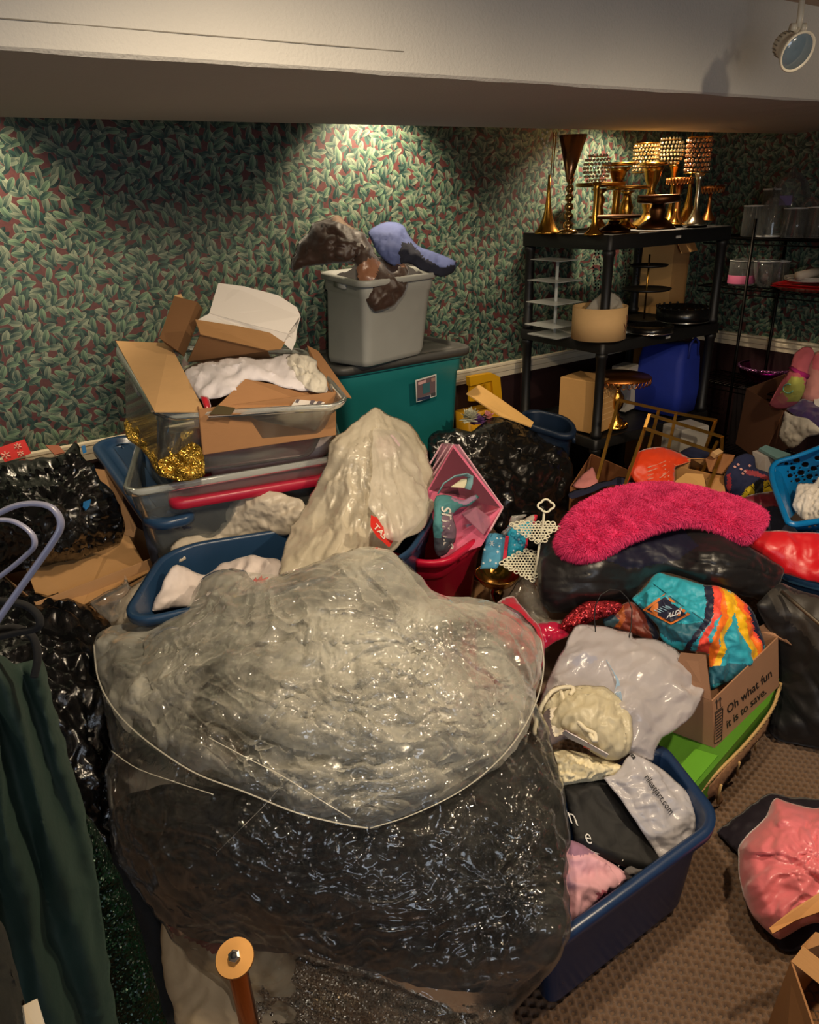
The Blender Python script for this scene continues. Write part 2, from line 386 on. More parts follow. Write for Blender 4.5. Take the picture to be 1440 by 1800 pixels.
# ---------------- materials ----------------
def srgb(r, g, b):
    f = lambda c: c / 12.92 if c <= .04045 else ((c + .055) / 1.055) ** 2.4
    return (f(r / 255), f(g / 255), f(b / 255), 1)
class NB:
    def __init__(s, name):
        s.m = bpy.data.materials.new(name); s.m.use_nodes = True; s.t = s.m.node_tree; s.t.nodes.clear(); s.out = s.t.nodes.new('ShaderNodeOutputMaterial')
    def n(s, ty, ins=None, **kw):
        o = s.t.nodes.new('ShaderNode' + ty)
        for k, v in kw.items(): setattr(o, k, v)
        for k, v in (ins or {}).items():
            if hasattr(v, 'node'): s.t.links.new(v, o.inputs[k])
            else: o.inputs[k].default_value = v
        return o
    def M(s, op, a, b=0.0, c=None):
        o = s.t.nodes.new('ShaderNodeMath'); o.operation = op
        for i, v in enumerate((a, b) if c is None else (a, b, c)):
            if hasattr(v, 'node'): s.t.links.new(v, o.inputs[i])
            else: o.inputs[i].default_value = v
        return o.outputs[0]
    def V(s, op, a, b=None, sc=None):
        o = s.t.nodes.new('ShaderNodeVectorMath'); o.operation = op
        for i, v in ((0, a), (1, b)):
            if v is None: continue
            if hasattr(v, 'node'): s.t.links.new(v, o.inputs[i])
            else: o.inputs[i].default_value = v
        if sc is not None: o.inputs['Scale'].default_value = sc
        return o.outputs[0]
    def mix(s, f, a, b):
        o = s.t.nodes.new('ShaderNodeMix'); o.data_type = 'RGBA'
        for i, v in ((0, f), (6, a), (7, b)):
            if hasattr(v, 'node'): s.t.links.new(v, o.inputs[i])
            else: o.inputs[i].default_value = v
        return o.outputs[2]
    def ramp(s, f, stops):
        o = s.t.nodes.new('ShaderNodeValToRGB'); s.t.links.new(f, o.inputs[0]); e = o.color_ramp.elements
        while len(e) < len(stops): e.new(.5)
        for q, (p, c) in zip(e, stops): q.position = p; q.color = c if len(c) == 4 else (*c, 1)
        return o.outputs[0]
    def obj(s): return s.n('TexCoord').outputs['Object']
    def noise(s, v, scale, detail=2, rough=.5, dist=0): return s.n('TexNoise', {'Vector': v, 'Scale': scale, 'Detail': detail, 'Roughness': rough, 'Distortion': dist}).outputs[0]
    def bump(s, h, strength=.3, dist=.01, nrm=None):
        d = {'Height': h, 'Strength': strength, 'Distance': dist}
        if nrm is not None: d['Normal'] = nrm
        return s.n('Bump', d).outputs[0]
    def bsdf(s, **kw):
        o = s.t.nodes.new('ShaderNodeBsdfPrincipled')
        for k, v in kw.items():
            k = k.replace('_', ' ')
            if hasattr(v, 'node'): s.t.links.new(v, o.inputs[k])
            else: o.inputs[k].default_value = v
        return o.outputs[0]
    def end(s, sh): s.t.links.new(sh, s.out.inputs[0]); return s.m
_mc = {}
def cached(f):
    def g(*a, **k):
        key = (f.__name__, a, tuple(sorted(k.items())))
        if key not in _mc: _mc[key] = f(*a, **k)
        return _mc[key]
    return g
@cached
def cloth(col, rough=.9, var=.12, weave=900, bump=.25, sheen=.15, fold=0):
    b = NB('cloth'); o = b.obj(); c = srgb(*col); n = b.noise(o, 9, 3); f = b.noise(o, weave, 1)
    k = tuple(x * (1 - var * 2) for x in c[:3]) + (1,); l = tuple(min(1, x * (1 + var)) for x in c[:3]) + (1,)
    h = b.M('ADD', b.M('MULTIPLY', f, .2), b.noise(o, 60, 3))
    if fold: h = b.M('ADD', h, b.M('MULTIPLY', b.M('ABSOLUTE', b.M('SUBTRACT', b.noise(o, fold, 2, .5, 1.0), .5)), 4))
    return b.end(b.bsdf(Base_Color=b.mix(n, k, l), Roughness=rough, Sheen_Weight=sheen, Sheen_Tint=tuple(min(1, x * 2 + .02) for x in c[:3]) + (1,), Normal=b.bump(h, bump, .004)))
@cached
def satin(col, rough=.33, spec=.6, sheen=.3, bump=.07):
    b = NB('satin'); o = b.obj(); c = srgb(*col)
    h = b.M('ABSOLUTE', b.M('SUBTRACT', b.noise(o, 22, 3, .55, 1.2), .5))
    return b.end(b.bsdf(Base_Color=c, Roughness=rough, Specular_IOR_Level=spec, Sheen_Weight=sheen, Sheen_Roughness=.4, Normal=b.bump(h, bump, .02)))
@cached
def plastic(col, rough=.38, bump=.05, spec=.5):
    b = NB('plastic'); o = b.obj(); c = srgb(*col); n = b.noise(o, 14, 3)
    k = tuple(x * .85 for x in c[:3]) + (1,)
    return b.end(b.bsdf(Base_Color=b.mix(n, k, c), Roughness=b.M('ADD', b.M('MULTIPLY', n, .15), rough - .07), Specular_IOR_Level=spec, Normal=b.bump(b.noise(o, 260, 2), bump, .003)))
@cached
def card(col=(176, 134, 92), flute=True):
    b = NB('cardboard'); o = b.obj(); c = srgb(*col); n = b.noise(o, 8, 4, .6); f = b.noise(b.V('MULTIPLY', o, (30, 30, 400)), 1, 2)
    k = tuple(x * .78 for x in c[:3]) + (1,)
    return b.end(b.bsdf(Base_Color=b.mix(b.M('ADD', b.M('MULTIPLY', n, .7), b.M('MULTIPLY', f, .3)), k, c), Roughness=.85, Normal=b.bump(b.M('ADD', n, b.M('MULTIPLY', f, .15)), .25, .006)))
@cached
def metal(col=(205, 150, 62), rough=.25, bump=0., bs=60):
    b = NB('metal'); o = b.obj(); n = b.noise(o, 25, 3)
    kw = {}
    if bump: kw['Normal'] = b.bump(b.noise(o, bs, 2), bump, .004)
    return b.end(b.bsdf(Base_Color=srgb(*col), Metallic=1.0, Roughness=b.M('ADD', b.M('MULTIPLY', n, .18), rough - .07), **kw))
@cached
def binbag(col=(12, 12, 13), rough=.2, strength=.9, scale=26, spec=.9):
    b = NB('bin_bag_plastic'); o = b.obj()
    a = b.M('ABSOLUTE', b.M('SUBTRACT', b.noise(o, scale, 4, .6, 1.5), .5)); c = b.M('ABSOLUTE', b.M('SUBTRACT', b.noise(o, scale * 2.7, 3, .6, 2), .5))
    return b.end(b.bsdf(Base_Color=srgb(*col), Roughness=rough, Specular_IOR_Level=spec, Normal=b.bump(b.M('ADD', a, b.M('MULTIPLY', c, .4)), strength * .4, .005)))
@cached
def film(op=.25, col=(225, 222, 214), rough=.1, scale=20, bump=.8, edge=.55, gl=1.0, haze=.0):
    """thin plastic film: clear with a milky part, glossy, hazier where it turns away"""
    b = NB('plastic_film'); o = b.obj()
    a = b.M('ABSOLUTE', b.M('SUBTRACT', b.noise(o, scale, 4, .6, 1.6), .5)); c = b.M('ABSOLUTE', b.M('SUBTRACT', b.noise(o, scale * 3, 3, .6, 2), .5))
    h = b.M('ADD', a, b.M('MULTIPLY', c, .35)); nm = b.bump(h, bump * .35, .005)
    lw = b.n('LayerWeight', {'Blend': .35, 'Normal': nm}).outputs['Facing']
    cl = b.noise(o, scale * .28, 4, .6, .8)
    f = b.M('ADD', b.M('MULTIPLY', b.M('POWER', lw, 2.2), edge), (b.M('MULTIPLY', b.M('MAXIMUM', b.M('SUBTRACT', b.M('MULTIPLY', cl, 6.0), 2.1), .04), op) if op < .5 else b.M('MULTIPLY', b.M('ADD', .75, b.M('MULTIPLY', cl, .5)), op))); f = b.M('MINIMUM', f, .97)
    df = b.n('MixShader', {0: .35, 1: b.n('BsdfDiffuse', {'Color': srgb(*col), 'Normal': nm}).outputs[0], 2: b.n('BsdfTranslucent', {'Color': srgb(*col), 'Normal': nm}).outputs[0]}).outputs[0]
    s1 = b.n('MixShader', {0: f, 1: b.n('BsdfTransparent', {'Color': (.97, .97, .96, 1)}).outputs[0], 2: df}).outputs[0]
    fr = b.M('MINIMUM', b.M('MULTIPLY', b.n('Fresnel', {'IOR': 1.5, 'Normal': nm}).outputs[0], 1.1 * gl), .8)
    return b.end(b.n('MixShader', {0: fr, 1: s1, 2: b.n('BsdfGlossy', {'Color': (1, 1, 1, 1), 'Roughness': rough, 'Normal': nm}).outputs[0]}).outputs[0])
@cached
def clearp(col=(225, 228, 226), op=.12, rough=.12, edge=.4):
    """moulded clear plastic"""
    b = NB('clear_plastic'); o = b.obj()
    lw = b.n('LayerWeight', {'Blend': .35}).outputs['Facing']; f = b.M('MINIMUM', b.M('ADD', b.M('MULTIPLY', b.M('POWER', lw, 2.5), edge), b.M('MULTIPLY', b.M('ADD', .6, b.M('MULTIPLY', b.noise(o, 5, 3), .8)), op)), .95)
    s1 = b.n('MixShader', {0: f, 1: b.n('BsdfTransparent', {'Color': (.96, .97, .96, 1)}).outputs[0], 2: b.n('BsdfDiffuse', {'Color': srgb(*col)}).outputs[0]}).outputs[0]
    return b.end(b.n('MixShader', {0: b.M('MULTIPLY', b.n('Fresnel', {'IOR': 1.46}).outputs[0], .8), 1: s1, 2: b.n('BsdfGlossy', {'Roughness': rough}).outputs[0]}).outputs[0])
@cached
def glitter(col, col2, scale=420, rough=.25, metal_=.7, dens=.5):
    """sequins or tinsel: every cell tilted its own way"""
    b = NB('glitter'); o = b.obj(); v = b.n('TexVoronoi', {'Vector': o, 'Scale': scale})
    nm = b.n('Normal'); b.t.nodes.remove(nm)
    g = b.n('NewGeometry').outputs['Normal']; t = b.V('SCALE', b.V('SUBTRACT', v.outputs['Color'], (.5, .5, .5)), None, 1.3); n = b.V('NORMALIZE', b.V('ADD', g, t))
    sp = b.n('SeparateColor', {0: v.outputs['Color']}).outputs[0]
    return b.end(b.bsdf(Base_Color=b.mix(sp, srgb(*col), srgb(*col2)), Metallic=metal_, Roughness=rough, Normal=n))
@cached
def paint(col, rough=.8, bump=.15):
    b = NB('wall_paint'); o = b.obj(); n = b.noise(o, 2.5, 4, .6); c = srgb(*col); k = tuple(x * .88 for x in c[:3]) + (1,)
    s = b.noise(o, 130, 3)
    return b.end(b.bsdf(Base_Color=b.mix(n, k, c), Roughness=rough, Normal=b.bump(b.M('ADD', s, b.M('MULTIPLY', n, 2)), bump, .004)))
def flat(col, rough=.6, name='print_ink'):
    k = ('flat', col, rough)
    if k not in _mc: b = NB(name); _mc[k] = b.end(b.bsdf(Base_Color=srgb(*col), Roughness=rough))
    return _mc[k]
def wallpaper(axis):
    b = NB('leaf_wallpaper'); sp = b.n('SeparateXYZ', {0: b.obj()}).outputs
    u = sp[0] if axis == 'x' else sp[1]; v = sp[2]
    base = b.n('CombineXYZ', {0: u, 1: v, 2: 0.0}).outputs[0]
    col = b.mix(b.noise(base, 90, 2), srgb(66, 34, 36), srgb(98, 56, 54))
    def leaf(col, scale, off, Lh, W, c_in, c_out, c_rim, amin, amax, rnd):
        p = b.V('ADD', b.V('SCALE', base, None, scale), (off, off * 1.7, 0))
        vo = b.n('TexVoronoi', {'Vector': p, 'Scale': 1.0, 'Randomness': rnd}, voronoi_dimensions='2D')
        d = b.n('SeparateXYZ', {0: b.V('SUBTRACT', p, vo.outputs['Position'])}).outputs
        rc = b.n('SeparateColor', {0: vo.outputs['Color']}).outputs
        a = b.M('ADD', b.M('MULTIPLY', rc[0], amax - amin), amin); ca = b.M('COSINE', a); sa = b.M('SINE', a)
        x = b.M('ADD', b.M('MULTIPLY', d[0], ca), b.M('MULTIPLY', d[1], sa)); y = b.M('SUBTRACT', b.M('MULTIPLY', d[1], ca), b.M('MULTIPLY', d[0], sa))
        t = b.M('ADD', b.M('MULTIPLY', x, .5 / Lh), .5); bend = b.M('MULTIPLY', b.M('SUBTRACT', rc[1], .5), .5)
        y = b.M('ADD', y, b.M('MULTIPLY', b.M('MULTIPLY', x, x), bend))
        ay = b.M('ABSOLUTE', y); tc = b.M('MAXIMUM', b.M('MINIMUM', t, 1.0), 0.0)
        wd = b.M('MULTIPLY', b.M('MULTIPLY', b.M('POWER', tc, .75), b.M('POWER', b.M('SUBTRACT', 1.0, tc), .62)), W)
        inside = b.M('SUBTRACT', wd, ay); mask = b.M('MINIMUM', b.M('MAXIMUM', b.M('MULTIPLY', inside, 45), 0.0), 1.0)
        sh = b.M('ADD', b.M('MULTIPLY', tc, .9), b.M('MULTIPLY', rc[2], .35)); sh = b.M('SUBTRACT', sh, .1)
        # half of each leaf darker, dark midrib, pale rim
        half = b.M('MULTIPLY', b.M('GREATER_THAN', y, 0.0), .35); sh = b.M('MAXIMUM', b.M('MINIMUM', b.M('SUBTRACT', sh, half), 1.0), 0.0)
        lc = b.mix(sh, c_in, c_out)
        rim = b.M('MULTIPLY', b.M('LESS_THAN', inside, .022), b.M('GREATER_THAN', tc, .25)); lc = b.mix(b.M('MULTIPLY', rim, .75), lc, c_rim)
        mid = b.M('LESS_THAN', ay, .012); lc = b.mix(b.M('MULTIPLY', mid, .8), lc, c_in)
        return b.mix(mask, col, lc)
    dk, md, lt, rim = srgb(30, 58, 54), srgb(76, 104, 90), srgb(134, 144, 122), srgb(176, 180, 152)
    col = leaf(col, 20.5, 3.1, .50, .62, srgb(12, 34, 34), srgb(40, 76, 68), srgb(70, 104, 88), 0, 6.28, .8)
    col = leaf(col, 19.5, 11.7, .52, .58, srgb(12, 36, 36), md, srgb(96, 124, 100), 0, 6.28, .9)
    col = leaf(col, 17.8, 23.3, .50, .56, dk, lt, rim, .2, 2.9, .9)
    col = leaf(col, 18.8, 41.9, .50, .54, dk, lt, rim, -.4, 3.5, .9)
    col = leaf(col, 18.3, 67.7, .48, .54, dk, srgb(116, 142, 112), rim, .0, 3.1, .95)
    return b.end(b.bsdf(Base_Color=col, Roughness=.55, Normal=b.bump(b.noise(base, 400, 2), .08, .002)))
def carpet_mat():
    b = NB('carpet'); o = b.obj(); n = b.noise(o, 6, 3); f = b.noise(o, 420, 2)
    c = b.mix(n, srgb(122, 86, 52), srgb(152, 110, 70)); c = b.mix(b.M('MULTIPLY', f, .5), c, srgb(70, 50, 34))
    sp = b.n('SeparateXYZ', {0: o}).outputs
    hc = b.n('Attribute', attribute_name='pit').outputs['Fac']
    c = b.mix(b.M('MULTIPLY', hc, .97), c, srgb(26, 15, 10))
    return b.end(b.bsdf(Base_Color=c, Roughness=1.0, Sheen_Weight=.2, Normal=b.bump(b.noise(o, 700, 3), .9, .006)))
# ---------------- the setting ----------------
WY = 3.0; WX = 4.22; BZ = 1.932
def plane(name, pts, m, lab=None): return struct(mesh(name, pts, [(0, 1, 2, 3)], m, None, False))
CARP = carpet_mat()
def solid(name, x0, x1, y0, y1, z0, z1, m, b=.002):
    V, Fc = box(x1 - x0, y1 - y0, z1 - z0, ((x0 + x1) / 2, (y0 + y1) / 2, z0), b); return struct(mesh(name, V, Fc, m, None, False))
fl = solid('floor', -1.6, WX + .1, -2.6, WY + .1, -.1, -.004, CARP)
# carpet weave, modelled where it can be seen
def carpet(x0, x1, y0, y1, s):
    nx = int((x1 - x0) / s); ny = int((y1 - y0) / s); X, Y = np.meshgrid(np.linspace(x0, x1, nx), np.linspace(y0, y1, ny)); P = np.stack([X.ravel(), Y.ravel(), 0 * X.ravel()], 1)
    wv = np.stack([noise(P * 12, 1), noise(P * 12, 2)], 1) * .006; a = math.radians(8); U = (P[:, 0] + wv[:, 0]) * math.cos(a) + (P[:, 1] + wv[:, 1]) * math.sin(a); Vv = -(P[:, 0] + wv[:, 0]) * math.sin(a) + (P[:, 1] + wv[:, 1]) * math.cos(a)
    p = .026; q = .019; row = np.floor(Vv / q); U2 = U / p + .5 * (row % 2); du = (U2 % 1 - .5) * p; dv = (Vv / q % 1 - .5) * q
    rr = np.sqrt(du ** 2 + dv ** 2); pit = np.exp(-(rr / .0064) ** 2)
    bb = .5 + .5 * np.cos(2 * np.pi * U2 * 2 + np.pi) * np.cos(np.pi * Vv / q * 2)
    z = .004 * bb - .011 * pit + .0022 * fbm(P, .006, 4, 2) + .001; P[:, 2] = z
    idx = np.arange(nx * ny).reshape(ny, nx); a_, b_, c_, d_ = idx[:-1, :-1].ravel(), idx[:-1, 1:].ravel(), idx[1:, 1:].ravel(), idx[1:, :-1].ravel()
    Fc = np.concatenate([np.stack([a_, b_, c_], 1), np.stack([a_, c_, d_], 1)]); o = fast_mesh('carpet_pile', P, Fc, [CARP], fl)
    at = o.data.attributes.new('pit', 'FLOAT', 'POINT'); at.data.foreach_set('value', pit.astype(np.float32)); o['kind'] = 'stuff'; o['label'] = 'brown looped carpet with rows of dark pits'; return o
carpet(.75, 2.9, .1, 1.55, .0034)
WP = wallpaper('x'); WPy = wallpaper('y'); WAIN = paint((40, 22, 24), .5); TRIM = paint((226, 214, 188), .45, .05)
solid('wall_back', -1.6, WX + .1, WY, WY + .1, .0, 2.6, WP); solid('wall_right', WX, WX + .1, -2.6, WY, .0, 2.6, WPy)
WHT = paint((196, 190, 178), .85, .3); BEAM = paint((170, 168, 164), .85, .5)
solid('wall_left', -1.7, -1.6, -2.6, WY + .1, 0, 2.6, WHT); solid('wall_front', -1.7, WX + .1, -2.7, -2.6, 0, 2.6, WHT)
solid('wall_back_lower', -1.6, WX, WY - .012, WY + .01, 0, .80, WAIN); solid('wall_right_lower', WX - .012, WX + .01, -2.6, WY - .012, 0, .80, WAIN)
def rail(name, along, a0, a1):
    prof = [(0, -.07), (.012, -.07), (.014, -.045), (.022, -.04), (.024, -.022), (.016, -.014), (.03, -.006), (.03, .004), (0, .004)]
    V = []; n = len(prof)
    for t in (a0, a1):
        for d, z in prof: V.append((t, WY - .001 - d, .849 + z) if along == 'x' else (WX - .001 - d, t, .849 + z))
    Fc = [(i, (i + 1) % n, (i + 1) % n + n, i + n) for i in range(n)] + [tuple(range(n)), tuple(range(2 * n - 1, n - 1, -1))]
    return struct(mesh(name, V, Fc, TRIM, None, False))
rail('trim_1', 'x', -1.6, WX); rail('trim_2', 'y', -2.6, WY - .03)
# boxed beam: its face towards the camera, its underside, and the ceilings on both sides
def beam():
    n = 60; V = []; Fc = []; xs = np.linspace(-1.6, WX, n)
    for i, x in enumerate(xs):
        j = .003 * math.sin(i * 2.1) + .002 * math.sin(i * 5.3)
        for y, z in ((1.5, 2.2), (1.5 + j * .4, BZ + .006), (1.506, BZ + j * .4), (2.02, BZ), (2.54, BZ), (2.55, BZ + .006), (2.55, 2.3)): V.append((x, y, z))
    for i in range(n - 1):
        for k in range(6): a = i * 7 + k; Fc.append((a, a + 7, a + 8, a + 1))
    Fc += [tuple(range(7)), tuple(range((n - 1) * 7 + 6, (n - 1) * 7 - 1, -1)), ]
    return struct(mesh('trim_3', V, Fc, BEAM, None, False))
bm_ = beam(); bm_['label'] = 'boxed-in plastered ceiling beam'
# hairline seam and dents in the plaster of the beam
sl = [GY(x, 32 + (x) * .0865 * .96, 1.499) for x in range(-30, 712, 20)]
V, Fc = tube(sl, .0011, 5); struct(mesh('trim_4', V, Fc, paint((120, 116, 108), .9), None))
solid('ceiling', -1.6, WX + .1, -2.6, 1.52, 2.185, 2.3, paint((168, 150, 132), .9)); solid('ceiling_alcove', -1.6, WX + .1, 2.5, WY + .1, 2.24, 2.34, WHT)
# ---------------- containers given by their eight corners ----------------
def vert_z(xy, py):
    """height at which the upright line over xy crosses the picture row py"""
    lo, hi = -.2, 2.4
    def prow(z):
        v = (np.array([xy[0], xy[1], z - H])) @ R; return 900 - F * v[1] / -v[2]
    for _ in range(40):
        m_ = (lo + hi) / 2
        if prow(m_) > py: lo = m_
        else: hi = m_
    return lo
def warp(V, hw, hd, h, bot, top):
    """map box coordinates (x +-hw, y +-hd, z 0..h) into eight corners FL FR BR BL"""
    V = np.asarray(V, float); u = (V[:, 0] / hw + 1) / 2; v = (V[:, 1] / hd + 1) / 2; t = (V[:, 2] / h)[:, None]; u = u[:, None]; v = v[:, None]
    f = lambda q: (1 - u) * (1 - v) * q[0] + u * (1 - v) * q[1] + u * v * q[2] + (1 - u) * v * q[3]
    return f(np.array(bot, float)) * (1 - t) + f(np.array(top, float)) * t
def tote8(name, label, bot, top, m, rim=.022, r=.06, lipm=None, group=None, cat='tote', handles=True, rimh=1.0, sag=0, close=False):
    bot = np.array(bot, float); top = np.array(top, float); w = (np.linalg.norm(top[1] - top[0]) + np.linalg.norm(top[2] - top[3])) / 2; d = (np.linalg.norm(top[3] - top[0]) + np.linalg.norm(top[2] - top[1])) / 2
    h = np.linalg.norm(top.mean(0) - bot.mean(0)); rt = root(name, label, cat, bot.mean(0), group); t = .004; tw, td = w - 2 * rim, d - 2 * rim; s = tw / w; q = td / d; k = .0
    R_ = [(w * s, d * q, r, h - .012), (w * s, d * q, r, h * .82), (w * s - .014, d * q - .014, r, h * .80), (w * s - .014, d * q - .014, r * .9, .03), (w * s - .03, d * q - .03, r * .8, .008), (w * s - .08, d * q - .08, r * .7, 0)]
    I_ = [(w * s - .09, d * q - .09, r * .6, .006), (w * s - .02 - 2 * t, d * q - .02 - 2 * t, r * .8, .03), (w * s - .014 - 2 * t, d * q - .014 - 2 * t, r * .9, h * .8), (w * s - 2 * t, d * q - 2 * t, r, h - .004)]
    def W_(V):
        V = np.asarray(V, float); P = warp(V, w / 2, d / 2, h, bot, top)
        if sag: P[:, 2] -= sag * np.cos(V[:, 0] / (w / 2) * 1.4) * (V[:, 1] < 0) * np.clip(V[:, 2] / h, 0, 1)
        return P
    V, Fc = loft(R_ + I_, False, False); Fc = [f[::-1] for f in Fc]; mesh('body', W_(V), Fc, m, rt)
    V2, F2 = loft([(w * s - .08, d * q - .08, r * .7, .0), (w * s - .08, d * q - .08, r * .7, .006)]); mesh('bottom', W_(V2), F2, m, rt)
    lip = [(tw - 2 * t, td - 2 * t, r, h - .012), (tw - 2 * t, td - 2 * t, r, h), (tw + .006, td + .006, r, h + .004), (w - .006, d - .006, r + rim * .6, h + .002), (w, d, r + rim, h - .004), (w, d, r + rim, h - .02 * rimh), (w - .006, d - .006, r + rim, h - .022 * rimh), (w - .007, d - .007, r + rim, h - .008), (tw + .002, td + .002, r, h - .008), (tw - 2 * t, td - 2 * t, r, h - .012)]
    V, Fc = loft(lip, False, False); mesh('rim', W_(V), Fc, lipm or m, rt)
    if handles:
        for sx in (-1, 1): V, Fc = box(.014, .12, .03, (sx * (tw / 2 + .006), 0, h - .045)); mesh('handle', W_(V), Fc, lipm or m, rt)
    return rt
def shrink(top, k, z, dz=0):
    """bottom corners under given rim corners, drawn in by the factor k and at height z"""
    t = np.array(top, float); c = t.mean(0); b = c + (t - c) * k; b[:, 2] = z if not hasattr(z, '__len__') else z; return b
def carton8(name, label, bot, top, m, cat='box', lift=.004, group=None, wall='body'):
    bot = np.array(bot, float); top = np.array(top, float); rt = root(name, label, cat, bot.mean(0), group)
    def q(a, b, c_, d_): return slab([a, b, c_, d_], lift)
    P = [q(*bot)]
    for i in range(4): j = (i + 1) % 4; P.append(q(bot[i], bot[j], top[j], top[i]))
    V, Fc = join(P); mesh(wall, V, Fc, m, rt, False); return rt
def kindstuff(o): o['kind'] = 'stuff'; return origin(o)
def flap(rt, a, b, px_c, px_d, m, name='flap', th=.0035):
    """flap hinged on the line a-b with its far corners at given points"""
    V, Fc = slab([a, b, px_c, px_d], th); return mesh(name, V, Fc, m, rt, False)
CARD = card(); CARD2 = card((160, 116, 76)); CARDL = card((198, 158, 108)); NAVY = plastic((34, 62, 94), .3); TEAL = plastic((30, 118, 120), .4); GREY = plastic((150, 152, 148), .45); LIDG = plastic((74, 74, 72), .5)
RED = plastic((176, 22, 52), .35); BLK = plastic((14, 14, 15), .5)
CLR = clearp(op=.10, edge=.3, col=(200, 204, 200)); CLRE = clearp(op=.35, edge=.5, col=(200, 204, 200)); ACR = clearp(op=.10, rough=.06, edge=.6)

# ---- black shelving unit ----
SC, SYAW = (3.059, 2.60), math.radians(-1.6)
def sh(x, y, z): return rot([(x, y, z)], SYAW, (SC[0], SC[1], 0))[0]
rt = root('shelving_unit', 'black plastic shelving unit with gold stands on its top', 'shelf', (SC[0], SC[1], 0))
sw, sd = .852, .586
for z in (.10, .576, 1.04, 1.506):
    th = .062 if z > 1.4 else .05
    ring = [(sw, sd, .02, z - th), (sw, sd, .02, z - .004), (sw - .01, sd - .01, .02, z), (sw - .03, sd - .03, .015, z), (sw - .04, sd - .04, .012, z - .012)]
    V, Fc = loft(ring, False, True); V2, F2 = loft([(sw - .02, sd - .02, .02, z - th), (sw - .04, sd - .04, .012, z - .02)], False, True); V3, F3 = loft([(sw, sd, .02, z - th), (sw - .02, sd - .02, .02, z - th)], False, False)
    V, Fc = join([(V, Fc), (V2, [f[::-1] for f in F2]), (V3, [f[::-1] for f in F3])]); mesh('shelf_board', rot(V, SYAW, (SC[0], SC[1], 0)), Fc, BLK, rt)
for sx in (-1, 1):
    for sy in (-1, 1):
        px_, py_ = sx * (sw / 2 - .032), sy * (sd / 2 - .032)
        for z0, z1 in ((0, .05), (.1, .526), (.576, .99), (1.04, 1.444)):
            V, Fc = lathe([(.026, z0), (.03, z0 + .02), (.024, z0 + .03), (.022, (z0 + z1) / 2), (.024, z1 - .03), (.03, z1 - .02), (.028, z1)], 12, (px_, py_, 0)); mesh('post', rot(V, SYAW, (SC[0], SC[1], 0)), Fc, BLK, rt)
for z, dx in ((1.47, .02), (1.01, .02)):
    V, Fc = box(.03, .004, .012, (dx, -sd / 2 - .002, z), .001); mesh('label_plate', rot(V, SYAW, (SC[0], SC[1], 0)), Fc, flat((190, 186, 178)), rt, False)

# ---- helper: turned object whose outline is measured in the photograph ----
def turned(parent, name, px, y, zb, prof, m, n=28, flute=0, fa=0, lean=0):
    """prof: (py, half width px); base row is the first entry and stands at height zb"""
    p0 = prof[0][0]; b = GY(px, p0, y); sc_ = dep_of(px, p0, 'y', y) / F; P = []
    for py, hw in prof: P.append((max(hw, .2) * sc_, zb + (GY(px, py, y)[2] - b[2])))
    V, Fc = lathe(P, n, (0, 0, 0), 1, flute, fa); V = V + np.array([b[0], b[1], 0]); return mesh(name, V, Fc, m, parent)
def stand(name, label, cat, px, y, pb, group=None, zb=1.506):
    b = GY(px, pb, y); return root(name, label, cat, (b[0], y, zb), group)
GOLD = metal((206, 152, 66), .22); GOLDD = metal((150, 104, 44), .3); GOLDR = metal((190, 120, 62), .35); SILV = metal((210, 206, 200), .18)
CRYS = glitter((255, 226, 150), (255, 250, 225), 160, .12, .75); CRYG = glitter((226, 176, 92), (255, 238, 190), 190, .15, .85)
def trumpet(px, y, pb, pt, hw, m=GOLD, lab='', nm='trumpet_stand', cat='stand', extra=()):
    r = stand(nm, lab, cat, px, y, pb, 'gold stands on top of the shelving'); h = pb - pt
    turned(r, 'base', px, y, 1.506, [(pb, hw), (pb - 2, hw * 1.02), (pb - 4, hw * .95), (pb - h * .1, hw * .72), (pb - h * .25, hw * .42), (pb - h * .45, hw * .24), (pb - h * .7, hw * .14), (pt, hw * .1)], m); return r
def cake(px, y, pb, prof_stem, plate_py, plate_hw, th, m, lab, lace=False, n=36, nm='cake_stand'):
    r = stand(nm, lab, 'stand', px, y, pb, 'gold stands on top of the shelving'); turned(r, 'pedestal', px, y, 1.506, prof_stem, m)
    zt = prof_stem[-1][0]; base = GY(px, prof_stem[0][0], y)[2]; z0 = 1.506 + GY(px, plate_py + th, y)[2] - base; sc_ = dep_of(px, plate_py, 'y', y) / F; t = th * sc_; R1 = plate_hw * sc_; b = GY(px, pb, y)
    if lace:
        V, Fc = lathe([(R1 * .3, 0), (R1 * .96, t * .5), (R1, t), (R1 * .97, t * .9), (R1 * .2, t * .8)], n, (0, 0, 0)); mesh('plate', V + np.array([b[0], b[1], z0]), Fc, m, r)
        P = []
        for i in range(26):
            a = 2 * math.pi * i / 26; w_ = .0062; loop = [(R1 * math.cos(a + w_ / R1 * math.cos(q)), R1 * math.sin(a + w_ / R1 * math.cos(q)), t * .35 + (t * .6 + .001) * math.sin(q)) for q in np.linspace(0, 2 * math.pi, 8)[:-1]]
            P.append(tube(loop, .0014, 5, True))
        V, Fc = join(P); mesh('lace_border', V + np.array([b[0], b[1], z0]), Fc, m, r)
    else:
        V, Fc = lathe([(R1 * .25, -t * .2), (R1 * .9, 0), (R1 * .99, t * .15), (R1, t * .5), (R1 * .99, t), (R1 * .95, t), (R1 * .93, t * .8), (.001, t * .75)], n); mesh('plate', V + np.array([b[0], b[1], z0]), Fc, m, r)
    return r
